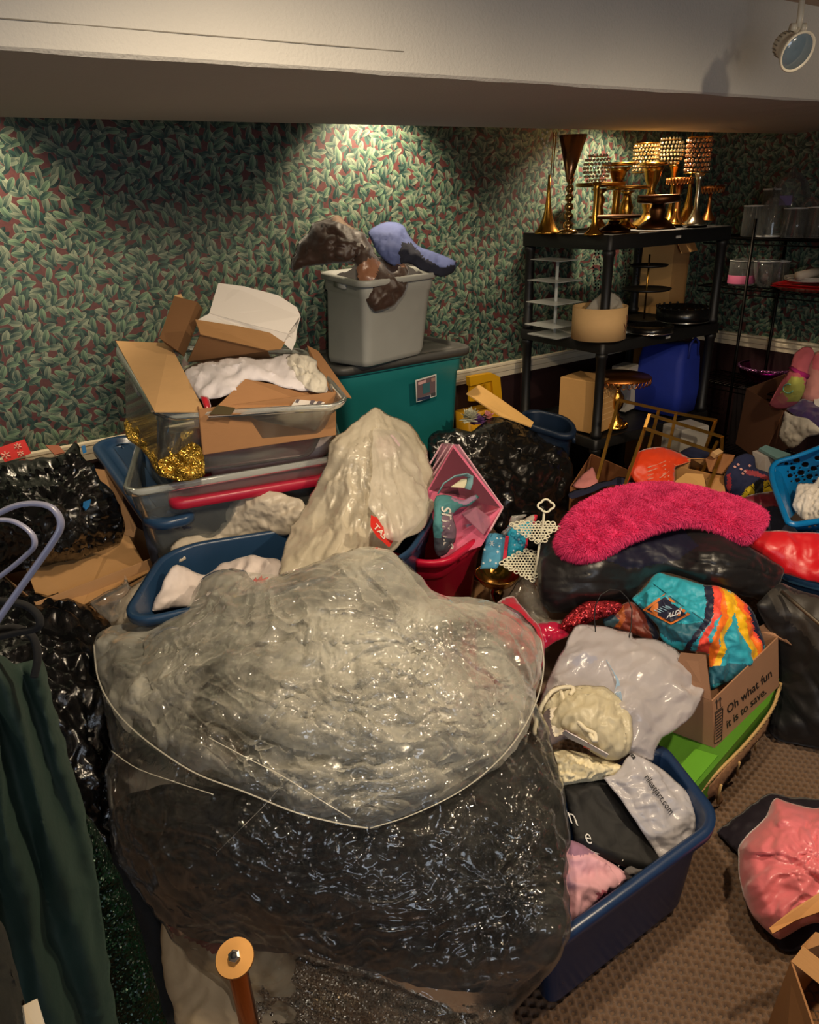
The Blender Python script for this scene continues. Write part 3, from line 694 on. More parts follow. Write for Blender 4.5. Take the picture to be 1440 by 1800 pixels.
def crystal(parent, px, y, pbase, pc, hw, hh, m, kind='ball'):
    """beaded shade: rows of facetted crystals on a wire form"""
    b = GY(px, pbase, y)[2]; c = GY(px, pc, y); z = 1.506 + c[2] - b; s = dep_of(px, pc, 'y', y) / F; P = []; rows = 7
    bead = lathe([(.001, -1), (.8, -.45), (.8, .45), (.001, 1)], 6)
    for k in range(rows):
        t = (k + .5) / rows * 2 - 1; rr = hw * s * (math.sqrt(max(0, 1 - (t * .86) ** 2)) if kind == 'ball' else 1); zz = t * hh * s; br = hh * s / rows * .95; nn = max(8, int(2 * math.pi * rr / (2 * br)))
        for i in range(nn):
            a = 2 * math.pi * (i + .5 * (k % 2)) / nn; P.append((bead[0] * br * .84 + np.array([rr * math.cos(a), rr * math.sin(a), zz]), bead[1]))
    V, Fc = join(P); mesh('crystal_shade', V + np.array([c[0], y, z]), Fc, m, parent, False)
    ww = []
    for zz in ((-.8, .8) if kind == 'ball' else (-1.05, 1.05)):
        rr = hw * s * (.6 if kind == 'ball' else 1.03); ww.append(tube([(rr * math.cos(a), rr * math.sin(a), zz * hh * s) for a in np.linspace(0, 2 * math.pi, 24)[:-1]], .0022, 5, True))
    V, Fc = join(ww); mesh('wire_ring', V + np.array([c[0], y, z]), Fc, GOLD, parent)
ZT = 1.506
# back row first
r = cake(1051, 2.80, 400, [(400, 20), (396, 14), (385, 7), (372, 9), (362, 6), (350, 10), (340, 5), (330, 16)], 320, 43, 7, GOLDD, 'flat gold cake stand behind the crystal ball goblet')
r = cake(1080, 2.74, 402, [(402, 22), (398, 16), (385, 8), (350, 6), (320, 9), (305, 14), (296, 22)], 288, 30, 5, GOLD, 'tall gold pedestal dish rising behind the crystal ball goblet')
r = cake(1139, 2.72, 402, [(402, 34), (398, 30), (388, 16), (378, 10), (366, 14), (352, 11), (340, 5), (322, 12), (308, 15), (300, 18)], 292, 24, 5, GOLD, 'tall gold pedestal with baluster stem in the middle of the shelf top')
r = stand('crystal_candle_holder', 'gold candle holder with crystal drum shade, behind the tall pedestal', 'candle holder', 1135, 2.83, 398, 'gold stands on top of the shelving'); turned(r, 'stem', 1135, 2.83, ZT, [(398, 16), (394, 10), (380, 4), (340, 3), (308, 4)], GOLD); crystal(r, 1135, 2.83, 398, 282, 21, 22, CRYG, 'drum')
r = stand('crystal_candle_holder', 'gold candle holder with bright round crystal ball shade', 'candle holder', 1176, 2.78, 400, 'gold stands on top of the shelving'); turned(r, 'stem', 1176, 2.78, ZT, [(400, 18), (396, 16), (388, 7), (370, 4), (330, 4), (312, 5), (302, 9), (298, 10)], GOLD); crystal(r, 1177, 2.78, 400, 274, 24, 22, CRYS)
r = cake(1187, 2.70, 400, [(400, 16), (396, 13), (386, 7), (376, 5), (350, 4), (332, 7)], 320, 23, 9, GOLDR, 'small gold cake stand with lace border beside the bright crystal ball', True)
r = trumpet(1206, 2.80, 396, 300, 20, lab='gold trumpet stand with a rod rising behind the right crystal drum'); V, Fc = tube([GY(1214, 306, 2.80), GY(1217, 232, 2.80)], .004, 6); mesh('rod', V, Fc, GOLD, r)
r = cake(1243, 2.74, 394, [(394, 14), (391, 12), (378, 5), (360, 3), (346, 3)], 334, 22, 10, GOLDR, 'gold cake stand with lace border at the right end of the shelf top', True)
r = cake(1098, 2.62, 405, [(405, 22), (401, 18), (392, 8), (380, 10), (368, 12), (356, 8), (344, 6), (338, 14)], 330, 37, 6, GOLD, 'gold cake stand with vase-shaped stem and wide thin plate')
r = trumpet(1185, 2.62, 404, 376, 14, GOLDD, 'short bronze trumpet stand between the two lace cake stands')
# front row
r = trumpet(962, 2.72, 408, 305, 22, lab='gold trumpet stand with hanging crystal strands at the left corner')
for dx in (-1, 3): V, Fc = tube([GY(969 + dx, 312, 2.72), GY(975 + dx, 232, 2.72)], .0025, 6); mesh('rod', V, Fc, GOLD, r)
P = []
bead = lathe([(.001, -.006), (.005, 0), (.001, .006)], 6)
for q, (x0_, p0, p1) in enumerate(((955, 236, 300), (963, 232, 306), (981, 234, 304), (989, 240, 302), (972, 290, 310))):
    for py in range(p0, p1, 8): P.append((bead[0] + GY(x0_ + 2 * math.sin(py), py, 2.72), bead[1]))
V, Fc = join(P); mesh('crystal_strand', V, Fc, clearp((240, 238, 230), .5, .05, .4), r, False)
r = stand('trumpet_vase', 'tall gold trumpet vase with mirrored cone on a beaded stem', 'vase', 997, 2.60, 410, 'gold stands on top of the shelving')
pr = [(410, 18), (407, 18), (402, 12)]
for k in range(6): pb = 398 - k * 16; pr += [(pb + 4, 4), (pb, 8 - k * .3), (pb - 6, 8 - k * .3), (pb - 10, 4)]
turned(r, 'beaded_stem', 998, 2.60, ZT, pr, metal((196, 160, 100), .12)); b_ = GY(1001, 318, 2.6); s_ = dep_of(1001, 318, 'y', 2.6) / F
V, Fc = lathe([(5 * s_, 0), (6 * s_, .01), (24 * s_, GY(1008, 236, 2.6)[2] - b_[2]), (23 * s_, GY(1008, 236, 2.6)[2] - b_[2]), (4 * s_, .02)], 24); V[:, 0] += V[:, 2] * .06
mesh('cone', V + np.array([b_[0], 2.6, ZT + b_[2] - GY(997, 410, 2.6)[2]]), Fc, metal((170, 120, 84), .16), r)
r = stand('crystal_candle_holder', 'gold goblet with crystal ball shade near the front corner post', 'candle holder', 1043, 2.42, 411, 'gold stands on top of the shelving'); turned(r, 'stem', 1044, 2.42, ZT, [(411, 18), (408, 17), (402, 9), (390, 5), (360, 4), (330, 5), (318, 8)], GOLD); crystal(r, 1050, 2.42, 411, 294, 23, 23, glitter((214, 180, 120), (250, 240, 220), 150, .1, .8))
r = cake(1079, 2.45, 408, [(408, 30), (403, 28), (397, 18), (392, 8), (387, 10)], 378, 45, 5, metal((96, 62, 34), .3), 'low dark bronze cake stand with broad plate at the front edge')
r = cake(1153, 2.46, 405, [(405, 34), (399, 30), (392, 22), (384, 11), (372, 14), (362, 9)], 346, 37, 13, metal((112, 74, 46), .35), 'bronze cake stand with thick straight rim at the front edge')
r = stand('crystal_candle_holder', 'tall candle holder with crystal drum shade and silver foot, right end', 'candle holder', 1219, 2.50, 404, 'gold stands on top of the shelving'); turned(r, 'stem', 1220, 2.5, ZT, [(404, 21), (400, 20), (394, 13), (388, 10), (376, 5), (350, 4), (325, 5), (312, 10)], metal((206, 196, 170), .15)); crystal(r, 1227, 2.5, 404, 282, 20, 27, glitter((236, 160, 110), (255, 220, 170), 170, .12, .8), 'drum')

# ---- middle tier of the shelving ----
ZM = 1.04
def onz(px, py, z): return G(px, py, z)
r = root('tiered_display', 'clear acrylic tiered display at the left end of the middle shelf', 'display stand', G(975, 592, ZM))
c0 = GY(972, 590, 2.70); s = 2.95 / F
for py, wd in ((570, 58), (531, 52), (493, 46), (457, 34)):
    q = GY(975, py, 2.66); V, Fc = box(wd * 2 * s * .8, .2, .004, (0, 0, 0), .001); mesh('tier', rot(V, SYAW, (q[0], 2.66, q[2])), Fc, clearp((222, 226, 224), .35, .06, .8), r, False)
a = GY(975, 580, 2.66); b_ = GY(977, 455, 2.66); V, Fc = tube([(a[0], 2.66, ZM), (a[0], 2.66, b_[2])], .008, 10); mesh('post', V, Fc, clearp((222, 226, 224), .45, .06, .8), r)
V, Fc = box(.2, .2, .006, (G(978, 588, ZM)[0], G(978, 588, ZM)[1], ZM), .001); mesh('base', V, Fc, clearp((222, 226, 224), .25, .06, .8), r, False)
V, Fc = slab([G(978, 578, ZM + .006), G(1040, 572, ZM + .006), G(1116, 583, ZM + .006), G(1018, 592, ZM + .006)], .01)
T(origin(mesh('cake_board', V, Fc, paint((214, 208, 196), .7), None, False)), 'white board lying under the round wooden box', 'board')
r = root('round_box', 'round plywood box with a branch print on the middle shelf', 'box', G(1061, 588, ZM)); cb = GY(1061, 585, 2.37); rr = 47 * dep_of(1061, 560, 'y', 2.4) / F; hh = .145
V, Fc = lathe([(rr, 0), (rr, hh), (rr - .006, hh), (rr - .006, .006), (.001, .006)], 40, (cb[0], 2.40, ZM + .012)); mesh('body', V, Fc, card((206, 168, 116)), r)
P = []
for (a0, z0, a1, z1) in ((-.9, .03, -.55, .10), (-.72, .065, -.55, .055), (-.66, .075, -.75, .11), (-.8, .05, -.95, .075), (-.6, .09, -.42, .085)):
    P.append(tube([(cb[0] + (rr + .001) * math.cos(t), 2.4 + (rr + .001) * math.sin(t), ZM + .012 + z) for t, z in zip(np.linspace(a0 - .4, a1 - .4, 6), np.linspace(z0, z1, 6))], .0022, 5))
V, Fc = join(P); mesh('branch_print', V, Fc, flat((96, 62, 40)), r)
for px, base, tiers, lab in ((1134, 572, ((566, 26), (511, 28), (470, 22)), 'black tiered cake stand with gold rod, behind the round wooden box'),):
    q = G(px, base, ZM); r = root('tiered_stand', lab, 'stand', (q[0], 2.62, ZM)); s = dep_of(px, 540, 'y', 2.62) / F; x_ = GY(px, 540, 2.62)[0]
    V, Fc = tube([(x_, 2.62, ZM + .008), (x_, 2.62, GY(px, 448, 2.62)[2])], .005, 8); mesh('rod', V, Fc, GOLD, r)
    for py, hw in tiers:
        z = max(ZM + .003, GY(px, py, 2.62)[2]); V, Fc = lathe([(.001, 0), (hw * s * 1.4, .003), (hw * s * 1.5, .012), (hw * s * 1.46, .012), (hw * s * 1.35, .006), (.001, .006)], 32, (x_, 2.62, z)); mesh('tier', V, Fc, BLK, r)
for px, py_b, y, hw, hp, lab in ((1200, 566, 2.46, 46, 24, 'large round black cake drum with studded rim on the middle shelf'), (1142, 583, 2.36, 40, 12, 'low round black tray beside the wooden box')):
    q = GY(px, py_b, y); s = dep_of(px, py_b, 'y', y) / F; R1 = hw * s; hh = hp * s
    r = root('cake_drum', lab, 'tray', (q[0], y, ZM)); V, Fc = lathe([(R1 * .96, 0), (R1, .004), (R1, hh), (R1 * .97, hh), (R1 * .96, hh * .7), (.001, hh * .7)], 40, (q[0], y, ZM + .002)); mesh('body', V, Fc, plastic((16, 15, 15), .25), r)
    V, Fc = lathe([(R1 * 1.0, 0), (R1 * 1.015, .002), (R1 * 1.015, .006), (R1 * 1.0, .007)], 40, (q[0], y, ZM + .004)); mesh('trim_band', V, Fc, SILV, r)
    if hw > 44:
        P = [(lathe([(.001, 0), (.006, .002), (.006, .009), (.001, .012)], 6)[0] + np.array([q[0] + R1 * .98 * math.cos(a), y + R1 * .98 * math.sin(a), ZM + hh]), lathe([(0, 0), (0, 0), (0, 0), (0, 0)], 6)[1]) for a in np.linspace(0, 6.28, 22)]
        V, Fc = join(P); mesh('stud', V, Fc, BLK, r)['kind'] = 'stuff'
# tall cardboard box standing on the middle shelf and reaching the one above
r = carton('cardboard_box', 'tall open cardboard box standing between the shelving unit and the right wall', (3.66, 2.84, 0), math.radians(14), .22, .22, 1.43, card((214, 166, 104)), [('l', 45, .06), ('f', 150, .09), ('r', 60, .07)])
for dx in (0, .1): pass
# hanging black bead strands
P = []
bead = lathe([(.001, -.005), (.0055, 0), (.001, .005)], 6)
for x_ in (1045, 1054, 1063, 1098, 1106, 1120):
    for py in range(428, 510, 6): P.append((bead[0] + GY(x_ + 2 * math.sin(py * .1 + x_), py, 2.80), bead[1]))
V, Fc = join(P); T(kindstuff(mesh('bead_garland', V, Fc, plastic((18, 18, 20), .2), None, False)), 'black bead strands hanging from the top shelf at the back', 'garland')

# ---- lower tier ----
ZL = .576
r = carton('cardboard_box', 'closed cardboard box behind the left post on the lower shelf', (*sh(-.30, -.10, 0)[:2], ZL), math.radians(10), .17, .22, .26, card((206, 158, 96)), closed=True)
V, Fc = box(.003, .1, .13, (.0865, -.03, .03), .001); mesh('teal_label', rot(V, math.radians(10), (*sh(-.30, -.10, 0)[:2], ZL)), Fc, flat((52, 98, 104)), r, False)
for k in range(6): V, Fc = box(.13 - .01 * (k % 3), .0012, .003, (-.005, -.1105, .06 + k * .028), .0003); mesh('tape_line', rot(V, math.radians(10), (*sh(-.30, -.10, 0)[:2], ZL)), Fc, flat((222, 184, 128)), r, False)
def lowstand():
    px, y = 1081, 2.42; b = G(px, 750, ZL); s = dep_of(px, 740, 'y', y) / F; x_ = GY(px, 745, y)[0]
    r = root('cake_stand', 'ornate gold cake stand with lace rim on the lower shelf', 'stand', (x_, y, ZL))
    pr = [(23, 0), (23, .008), (19, .016), (20, .024), (13, .032), (14, .04), (7, .052), (9, .062), (5, .072), (6, .08), (11, .10), (13, .13), (12, .155), (6, .175), (5, .19), (8, .20), (5, .21), (7, .23), (18, .236)]
    V, Fc = lathe([(a * s, z * 1.05) for a, z in pr], 28, (x_, y, ZL)); mesh('pedestal', V, Fc, GOLD, r)
    V, Fc = lathe([(.02, 0), (52 * s, .004), (54 * s, .012), (.001, .014)], 36, (x_, y, ZL + .247)); mesh('plate', V, Fc, GOLDR, r)
    P = []
    for i in range(36): a = 2 * math.pi * i / 36; P.append(tube([(x_ + 54 * s * math.cos(a + .07 * math.cos(t)), y + 54 * s * math.sin(a + .07 * math.cos(t)), ZL + .243 + .014 * math.sin(t)) for t in np.linspace(0, 6.28, 9)[:-1]], .0022, 5, True))
    V, Fc = join(P); mesh('lace_border', V, Fc, GOLDR, r)
    for i in range(14): a = 2 * math.pi * i / 14; V, Fc = lathe([(.001, -.016), (.008, -.004), (.001, .012)], 6, (x_ + 20 * s * math.cos(a), y + 20 * s * math.sin(a), ZL + .018)); mesh('foot_leaf', V, Fc, GOLD, r)
lowstand()
r = root('carton', 'white box standing behind the ornate gold cake stand', 'box', (*sh(.10, .02, 0)[:2], ZL)); V, Fc = box(.12, .1, .24, (0, 0, 0)); mesh('body', rot(V, .2, (*sh(.10, .02, 0)[:2], ZL)), Fc, paint((214, 206, 190), .6), r, False); V, Fc = box(.121, .101, .03, (0, 0, .212)); mesh('top_flap', rot(V, .2, (*sh(.10, .02, 0)[:2], ZL)), Fc, paint((200, 190, 172), .6), r, False)
r = root('tote_bag', 'royal blue fabric bag filling the right of the lower shelf', 'bag', (*sh(.27, -.12, 0)[:2], ZL)); V, Fc = loft([(.22, .26, .03, 0), (.235, .28, .04, .12), (.22, .26, .04, .28), (.15, .24, .02, .36)]); mesh('body', rot(V, .15, (*sh(.27, -.12, 0)[:2], ZL)), Fc, cloth((22, 46, 150), .7), r)
V, Fc = tube([rot([(x, -.13, z)], .15, (*sh(.27, -.12, 0)[:2], ZL))[0] for x, z in ((-.05, .30), (-.045, .37), (0, .4), (.045, .37), (.05, .30))], .006, 6); mesh('strap', V, Fc, cloth((18, 36, 120), .7), r)
# bottom tier, dark odds and ends
r = root('clear_box', 'clear plastic box standing on the lowest shelf under the gold frames', 'box', (*sh(-.02, -.16, 0)[:2], .10)); V, Fc = box(.2, .16, .14, (0, 0, 0)); mesh('body', rot(V, .1, (*sh(-.02, -.16, 0)[:2], .1)), Fc, clearp(op=.35), r, False); V, Fc = box(.206, .166, .014, (0, 0, .141)); mesh('lid', rot(V, .1, (*sh(-.02, -.16, 0)[:2], .1)), Fc, clearp(op=.6), r, False)

# ---- wire rack on the right wall ----
WR = metal((38, 36, 34), .4); rx0, rx1, ry0, ry1 = 3.85, 4.17, 1.75, 2.72
rt = root('wire_rack', 'black wire rack of clear containers along the right wall', 'shelf', (4.01, 2.2, 0))
for x in (rx0, rx1):
    for y in (ry0, 2.42): V, Fc = tube([(x, y, 0), (x, y, 1.52 if x == rx0 and y > 2 else 1.45)], .0085, 8); mesh('post', V, Fc, WR, rt)
for z in (.22, .62, 1.16, 1.42):
    P = []
    for x in (rx0, rx1): P += [tube([(x, ry0, z), (x, ry1, z)], .004, 6), tube([(x, ry0, z - .028), (x, ry1, z - .028)], .004, 6)]
    for y in (ry0, ry1): P += [tube([(rx0, y, z), (rx1, y, z)], .004, 6)]
    for y in np.arange(ry0 + .03, ry1, .03): P.append(tube([(rx0, y, z + .003), (rx1, y, z + .003)], .0022, 5))
    V, Fc = join(P); mesh('wire_shelf', V, Fc, WR, rt)
def clear_cup(px, pb, z, x, hw, hp, lab, kind='cup', grp='clear containers on the wire rack', m=None):
    b = GX(px, pb, x); s = dep_of(px, pb, 'x', x) / F; R1 = hw * s; hh = hp * s * 1.04; m = m or clearp((232, 234, 230), .05, .05, .32)
    r = root({'cup': 'clear_canister', 'dome': 'cake_dome', 'bowl': 'clear_bowl'}[kind], lab, 'container', (x, b[1], z + .005), grp); c_ = (x, b[1], z + .005)
    pr = {'cup': [(R1 * .9, 0), (R1, .005), (R1, hh), (R1 * .97, hh), (R1 * .96, .006), (.001, .006)], 'dome': [(R1, 0), (R1, hh * .35), (R1 * .93, hh * .6), (R1 * .72, hh * .85), (R1 * .35, hh), (.01, hh * 1.02), (.012, hh * 1.1), (.001, hh * 1.12)], 'bowl': [(R1 * .45, 0), (R1 * .75, hh * .35), (R1, hh), (R1 * .97, hh), (R1 * .7, hh * .36), (.001, .008)]}[kind]
    V, Fc = lathe(pr, 28, c_); mesh('body', V, Fc[:-2] if kind == 'dome' else Fc[:-1], m, r); V, Fc = lathe([(R1 * 1.0, hh * .985 if kind != 'dome' else 0), (R1 * 1.05, hh if kind != 'dome' else .004), (R1 * 1.0, hh * 1.02 if kind != 'dome' else .008)], 28, c_); mesh('rim', V, Fc[:-2], clearp((240, 240, 236), .6, .05, .8), r); return r
clear_cup(1322, 414, 1.42, 3.95, 19, 48, 'clear straight canister at the left of the top wire shelf')
clear_cup(1352, 420, 1.42, 3.98, 24, 60, 'clear dome beside the straight canister on the top wire shelf', 'dome')
r = clear_cup(1378, 412, 1.42, 4.07, 36, 96, 'tall clear cake dome with a purple label on the top wire shelf', 'dome')
q = GX(1377, 354, 3.99); V, Fc = box(.003, .068, .048, (q[0] + .02, q[1], q[2] - .02), .001); mesh('purple_label', V, Fc, flat((104, 92, 156)), r, False)
clear_cup(1394, 424, 1.42, 3.95, 22, 46, 'clear round tub in the middle of the top wire shelf')
clear_cup(1432, 426, 1.42, 3.97, 20, 48, 'clear round tub at the right of the top wire shelf'); clear_cup(1342, 438, 1.42, 4.1, 14, 70, 'tall narrow clear jar behind the dome')
clear_cup(1418, 408, 1.42, 4.08, 22, 60, 'clear dome behind the right tub on the top wire shelf', 'dome')
r = clear_cup(1302, 500, 1.16, 3.97, 22, 40, 'clear tub with a pink printed band on the second wire shelf'); b = GX(1302, 500, 3.97); s = dep_of(1302, 500, 'x', 3.97) / F
V, Fc = lathe([(22.4 * s, .012), (22.6 * s, .014), (22.6 * s, .055), (22.4 * s, .057)], 28, (3.97, b[1], 1.165)); mesh('pink_band', V, Fc[:-2], flat((190, 96, 130)), r)
clear_cup(1342, 505, 1.16, 3.97, 22, 42, 'clear bowl beside the pink banded tub', 'bowl'); clear_cup(1322, 470, 1.16, 4.08, 26, 26, 'wide clear bowl behind the pink banded tub', 'bowl'); clear_cup(1366, 500, 1.16, 4.05, 16, 40, 'small clear canister left of the red trays')
clear_cup(1355, 462, 1.16, 4.12, 17, 26, 'dark red bowl at the back of the second wire shelf', 'bowl', None, plastic((130, 20, 30), .4))
b = GX(1415, 512, 3.95); r = root('serving_tray', 'glossy red serving trays stacked on the second wire shelf', 'tray', (3.96, b[1], 1.165))
for k in range(2): V, Fc = loft([(.2, .2, .02, 0), (.26, .27, .03, .02), (.28, .29, .03, .024), (.275, .285, .03, .026), (.2, .2, .02, .006)], True, True); mesh('tray', rot(V, .1 * k, (3.98, b[1], 1.167 + .012 * k)), Fc, plastic((200, 24, 30), .2), r)
for k in range(3): V, Fc = lathe([(.04, 0), (.1, .01), (.115, .018), (.11, .018), (.04, .005), (.001, .005)], 32, (3.98, b[1] + .01, 1.205 + k * .007)); o = mesh('plate', V, Fc, plastic((216, 206, 192), .3), None); T(origin(o), ['white plate on the red trays, lowest of three', 'white plate on the red trays, middle of three', 'white plate on the red trays, uppermost of three'][k], 'plate', 'white plates on the red trays')
q = GX(1413, 487, 3.9); V, Fc = tube([(3.84, q[1] + .0, 1.25), (3.99, q[1] - .03, 1.262)], .022, 20); r = mesh('ribbon_roll', V, Fc, paint((214, 200, 180), .6), None); T(origin(r), 'cream roll lying on the white plates', 'roll')
# ---------------- back left: stacked totes ----------------
def at(px, py, z): return G(px, py, z)
# support totes behind the front pile
tote8('storage_tote', 'dark tote under the teal tote, mostly hidden by bags', [(1.44, 2.52, 0), (2.04, 2.52, 0), (2.04, 2.94, 0), (1.44, 2.94, 0)], [(1.40, 2.48, .60), (2.10, 2.48, .60), (2.10, 2.96, .60), (1.40, 2.96, .60)], plastic((44, 46, 50), .5))
bx0, bx1, by0, by1 = 1.42, 2.05, 2.52, 2.90
fr = G(828, 617, 1.05); fl_ = G(596, 657, 1.05)
TF = fr[:2]; TL = np.array([1.42, fr[1] + .0]); tz = 1.05
teal_top = [(fl_[0], fr[1], tz), (fr[0], fr[1], tz), (fr[0] + .0, 2.96, tz), (fl_[0], 2.96, tz)]
teal_bot = shrink(teal_top, .90, .61)
r = tote8('teal_tote', 'teal plastic tote with dark lid, under the grey tote', teal_bot, teal_top, TEAL, .018, .05)
tc = np.array(teal_top).mean(0)
w_ = fr[0] - fl_[0]; d_ = 2.96 - fr[1]
lid('lid', '', (tc[0], tc[1] - .0, tz + .006), 0, w_ + .03, d_ + .02, LIDG, .06, parent=r)['label'] = 'dark grey lid'
# photo sticker on the front of the teal tote
def on_teal(XY):
    out = []
    n0, n1, n2 = np.array(teal_bot[0]), np.array(teal_bot[1]), np.array(teal_top[0]); nn = np.cross(n1 - n0, n2 - n0); nn /= np.linalg.norm(nn)
    if nn[1] > 0: nn = -nn
    for x, y in XY:
        d = ray(x, y); t = ((n0 - [0, 0, H]) @ nn - .012 * -1) / (d @ nn); out.append(d * t + np.array([0, 0, H]) + nn * .014)
    return np.array(out)
def quad_on(fn, pts, m, parent, name='print', step=None): V = fn(pts); return mesh(name, V, [tuple(range(len(pts)))], m, parent, False)
quad_on(on_teal, [(727, 667), (764, 656), (764, 695), (729, 706)], flat((196, 196, 190)), r, 'sticker')
for k, (pts, c) in enumerate((([(729, 669), (762, 659), (762, 690), (730, 699)], (96, 78, 82)), ([(730, 699), (753, 693), (753, 699), (730, 704)], (28, 40, 70)), ([(739, 674), (752, 670), (752, 688), (740, 691)], (44, 92, 100)), ([(731, 671), (745, 666), (745, 671), (732, 676)], (190, 150, 150)), ([(754, 664), (761, 662), (761, 668), (755, 670)], (150, 120, 110)), ([(754, 690), (762, 688), (762, 694), (754, 696)], (60, 60, 62)))):
    V = on_teal(pts) + np.array([0, -.0012 * (1 + (k > 1)), 0]); mesh('sticker_picture', V, [(0, 1, 2, 3)], flat(c), r, False)
# grey tote on the lid
gb = [G(640, 652, 1.073), G(757, 622, 1.073)]; v = gb[1] - gb[0]; n_ = np.array([-v[1], v[0], 0]); n_ /= np.linalg.norm(n_); gd = .36
grey_bot = [gb[0], gb[1], gb[1] + n_ * gd, gb[0] + n_ * gd]; gt = []
zt_ = vert_z(gb[0][:2], 497)
grey_top = shrink(grey_bot, 1.19, zt_); grey_top[0] = G(636, 498, zt_); grey_top[1] = G(778, 478, zt_); grey_top[3] = G(522, 474, zt_); grey_top[2] = grey_top[1] + grey_top[3] - grey_top[0]
grey_bot[3] = G(561, 640, 1.073); grey_bot[2] = grey_bot[1] + grey_bot[3] - grey_bot[0]
def ymax(P, m=2.975):
    P = np.array(P, float); P[:, 1] = np.minimum(P[:, 1], m); return P
r = tote8('grey_tote', 'grey plastic tote full of clothes, on top of the teal tote', ymax(grey_bot), ymax(grey_top), GREY, .02, .05)
gc = np.array(ymax(grey_top)).mean(0); GZ = zt_
V, Fc = loft([(.42, .30, .06, 0), (.44, .31, .06, .12), (.36, .24, .06, .15)]); 
soft('folded_clothes', [(545, 470), (600, 455), (700, 452), (760, 468), (768, 480), (700, 492), (640, 500), (570, 485)], [(545, 470, 'z', GZ - .02), (768, 480, 'z', GZ - .02), (640, 500, 'z', GZ - .02), (650, 455, 'z', GZ + .02)], cloth((30, 26, 28)), .05, .12, 60, 7, .01, .06, 'cloth', 3, 'dark clothes heaped inside the grey tote', 'clothes')
o = soft('satin_dress', [(512, 458), (520, 430), (540, 408), (552, 392), (590, 377), (606, 388), (642, 410), (655, 432), (663, 450), (712, 462), (722, 478), (716, 510), (692, 538), (660, 547), (640, 528), (625, 490), (620, 462), (585, 462), (540, 470), (516, 476)],
     [(512, 458, 'y', 2.76), (590, 380, 'y', 2.74), (600, 430, 'y', 2.62), (640, 420, 'y', 2.62), (620, 470, 'y', 2.55), (660, 545, 'y', 2.47), (722, 480, 'y', 2.52), (690, 465, 'y', 2.58), (560, 455, 'y', 2.66)],
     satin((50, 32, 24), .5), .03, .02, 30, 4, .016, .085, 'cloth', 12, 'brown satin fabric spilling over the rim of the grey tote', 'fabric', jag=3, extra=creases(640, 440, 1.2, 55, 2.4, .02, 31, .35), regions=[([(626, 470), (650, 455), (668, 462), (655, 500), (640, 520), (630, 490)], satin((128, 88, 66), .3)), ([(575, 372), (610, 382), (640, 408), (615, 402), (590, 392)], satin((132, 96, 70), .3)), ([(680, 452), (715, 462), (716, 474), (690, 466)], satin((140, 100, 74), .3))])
soft('denim_skirt', [(645, 412), (668, 393), (698, 390), (712, 398), (728, 425), (745, 437), (775, 447), (800, 460), (796, 480), (772, 486), (745, 474), (716, 462), (694, 466), (668, 450), (655, 432)],
     [(645, 412, 'y', 2.70), (700, 392, 'y', 2.72), (720, 440, 'y', 2.60), (800, 465, 'y', 2.56), (772, 484, 'y', 2.52), (690, 462, 'y', 2.55), (665, 430, 'y', 2.62)],
     cloth((78, 90, 138), .85), .035, .02, 28, 4, .012, .07, 'cloth', 21, 'faded blue cloth with dark navy lining on the grey tote', 'fabric', extra=creases(690, 385, 1.2, 70, 3.2, .02, 33, .35), regions=[([(706, 428), (722, 426), (745, 452), (775, 470), (800, 466), (800, 490), (770, 490), (735, 480), (705, 470), (700, 445)], cloth((18, 22, 40), .9))])

def P3_(*a): return [GD(x, y, dep_of(x, y, k, v)) for x, y, k, v in a]
# ---- two clear totes, the upper nested over the lower ----
low_top = [G(212, 868, .917), G(610, 800, .917), G(590, 735, .917), G(240, 775, .917)]
low_bot = shrink(low_top, .86, .50); 
r_low = tote8('clear_tote', 'clear plastic tote with a red and a blue lid pressed into it', low_bot, low_top, CLR, .014, .05, CLRE)
# hidden support under the clear totes
tote8('storage_tote', 'tote standing on the floor beneath the clear totes, mostly hidden', shrink(low_top, .8, 0), shrink(low_top, .86, .485), plastic((60, 150, 130), .45), .016, .05)
lidc = np.array([G(330, 870, .90), G(600, 828, .90)]); 
V0 = warp([(0, 0, 0)], 1, 1, 1, low_bot, low_top)
lc = np.array(low_top).mean(0); lv = np.array(low_top[1]) - np.array(low_top[0]); lyaw = math.atan2(lv[1], lv[0])
def lid8(name, label, cs, m, r=.05):
    """tote lid fitted to four corners FL FR BR BL"""
    cs = np.array(cs, float); w = np.linalg.norm(cs[1] - cs[0]); d = np.linalg.norm(cs[3] - cs[0]); n = np.cross(cs[1] - cs[0], cs[3] - cs[0]); n /= np.linalg.norm(n)
    rings = [(w - .004, d - .004, r, 0), (w, d, r, .002), (w, d, r, .022), (w - .012, d - .012, r, .03), (w - .05, d - .05, r * .85, .03), (w - .062, d - .062, r * .8, .018), (w - .12, d - .12, r * .6, .018), (w - .13, d - .13, r * .55, .028), (w - .2, d - .2, r * .4, .029)]
    V, Fc = loft(rings, True, True); V = warp(V, w / 2, d / 2, .03, cs - n * .03, cs); return T(origin(mesh(name, V, Fc, m, None)), label, 'lid')
lid8('tote_lid', 'dark red tote lid lying inside the lower clear tote', [G(292, 886, .865), G(588, 836, .865), G(575, 800, .89), G(300, 838, .89)], plastic((168, 26, 54), .35))
lid8('tote_lid', 'navy blue tote lid leaning out of the lower clear tote at the left', P3_((262, 925, 'y', 2.14), (352, 905, 'y', 2.12), (246, 758, 'y', 2.72), (154, 775, 'y', 2.74)), NAVY, .06)
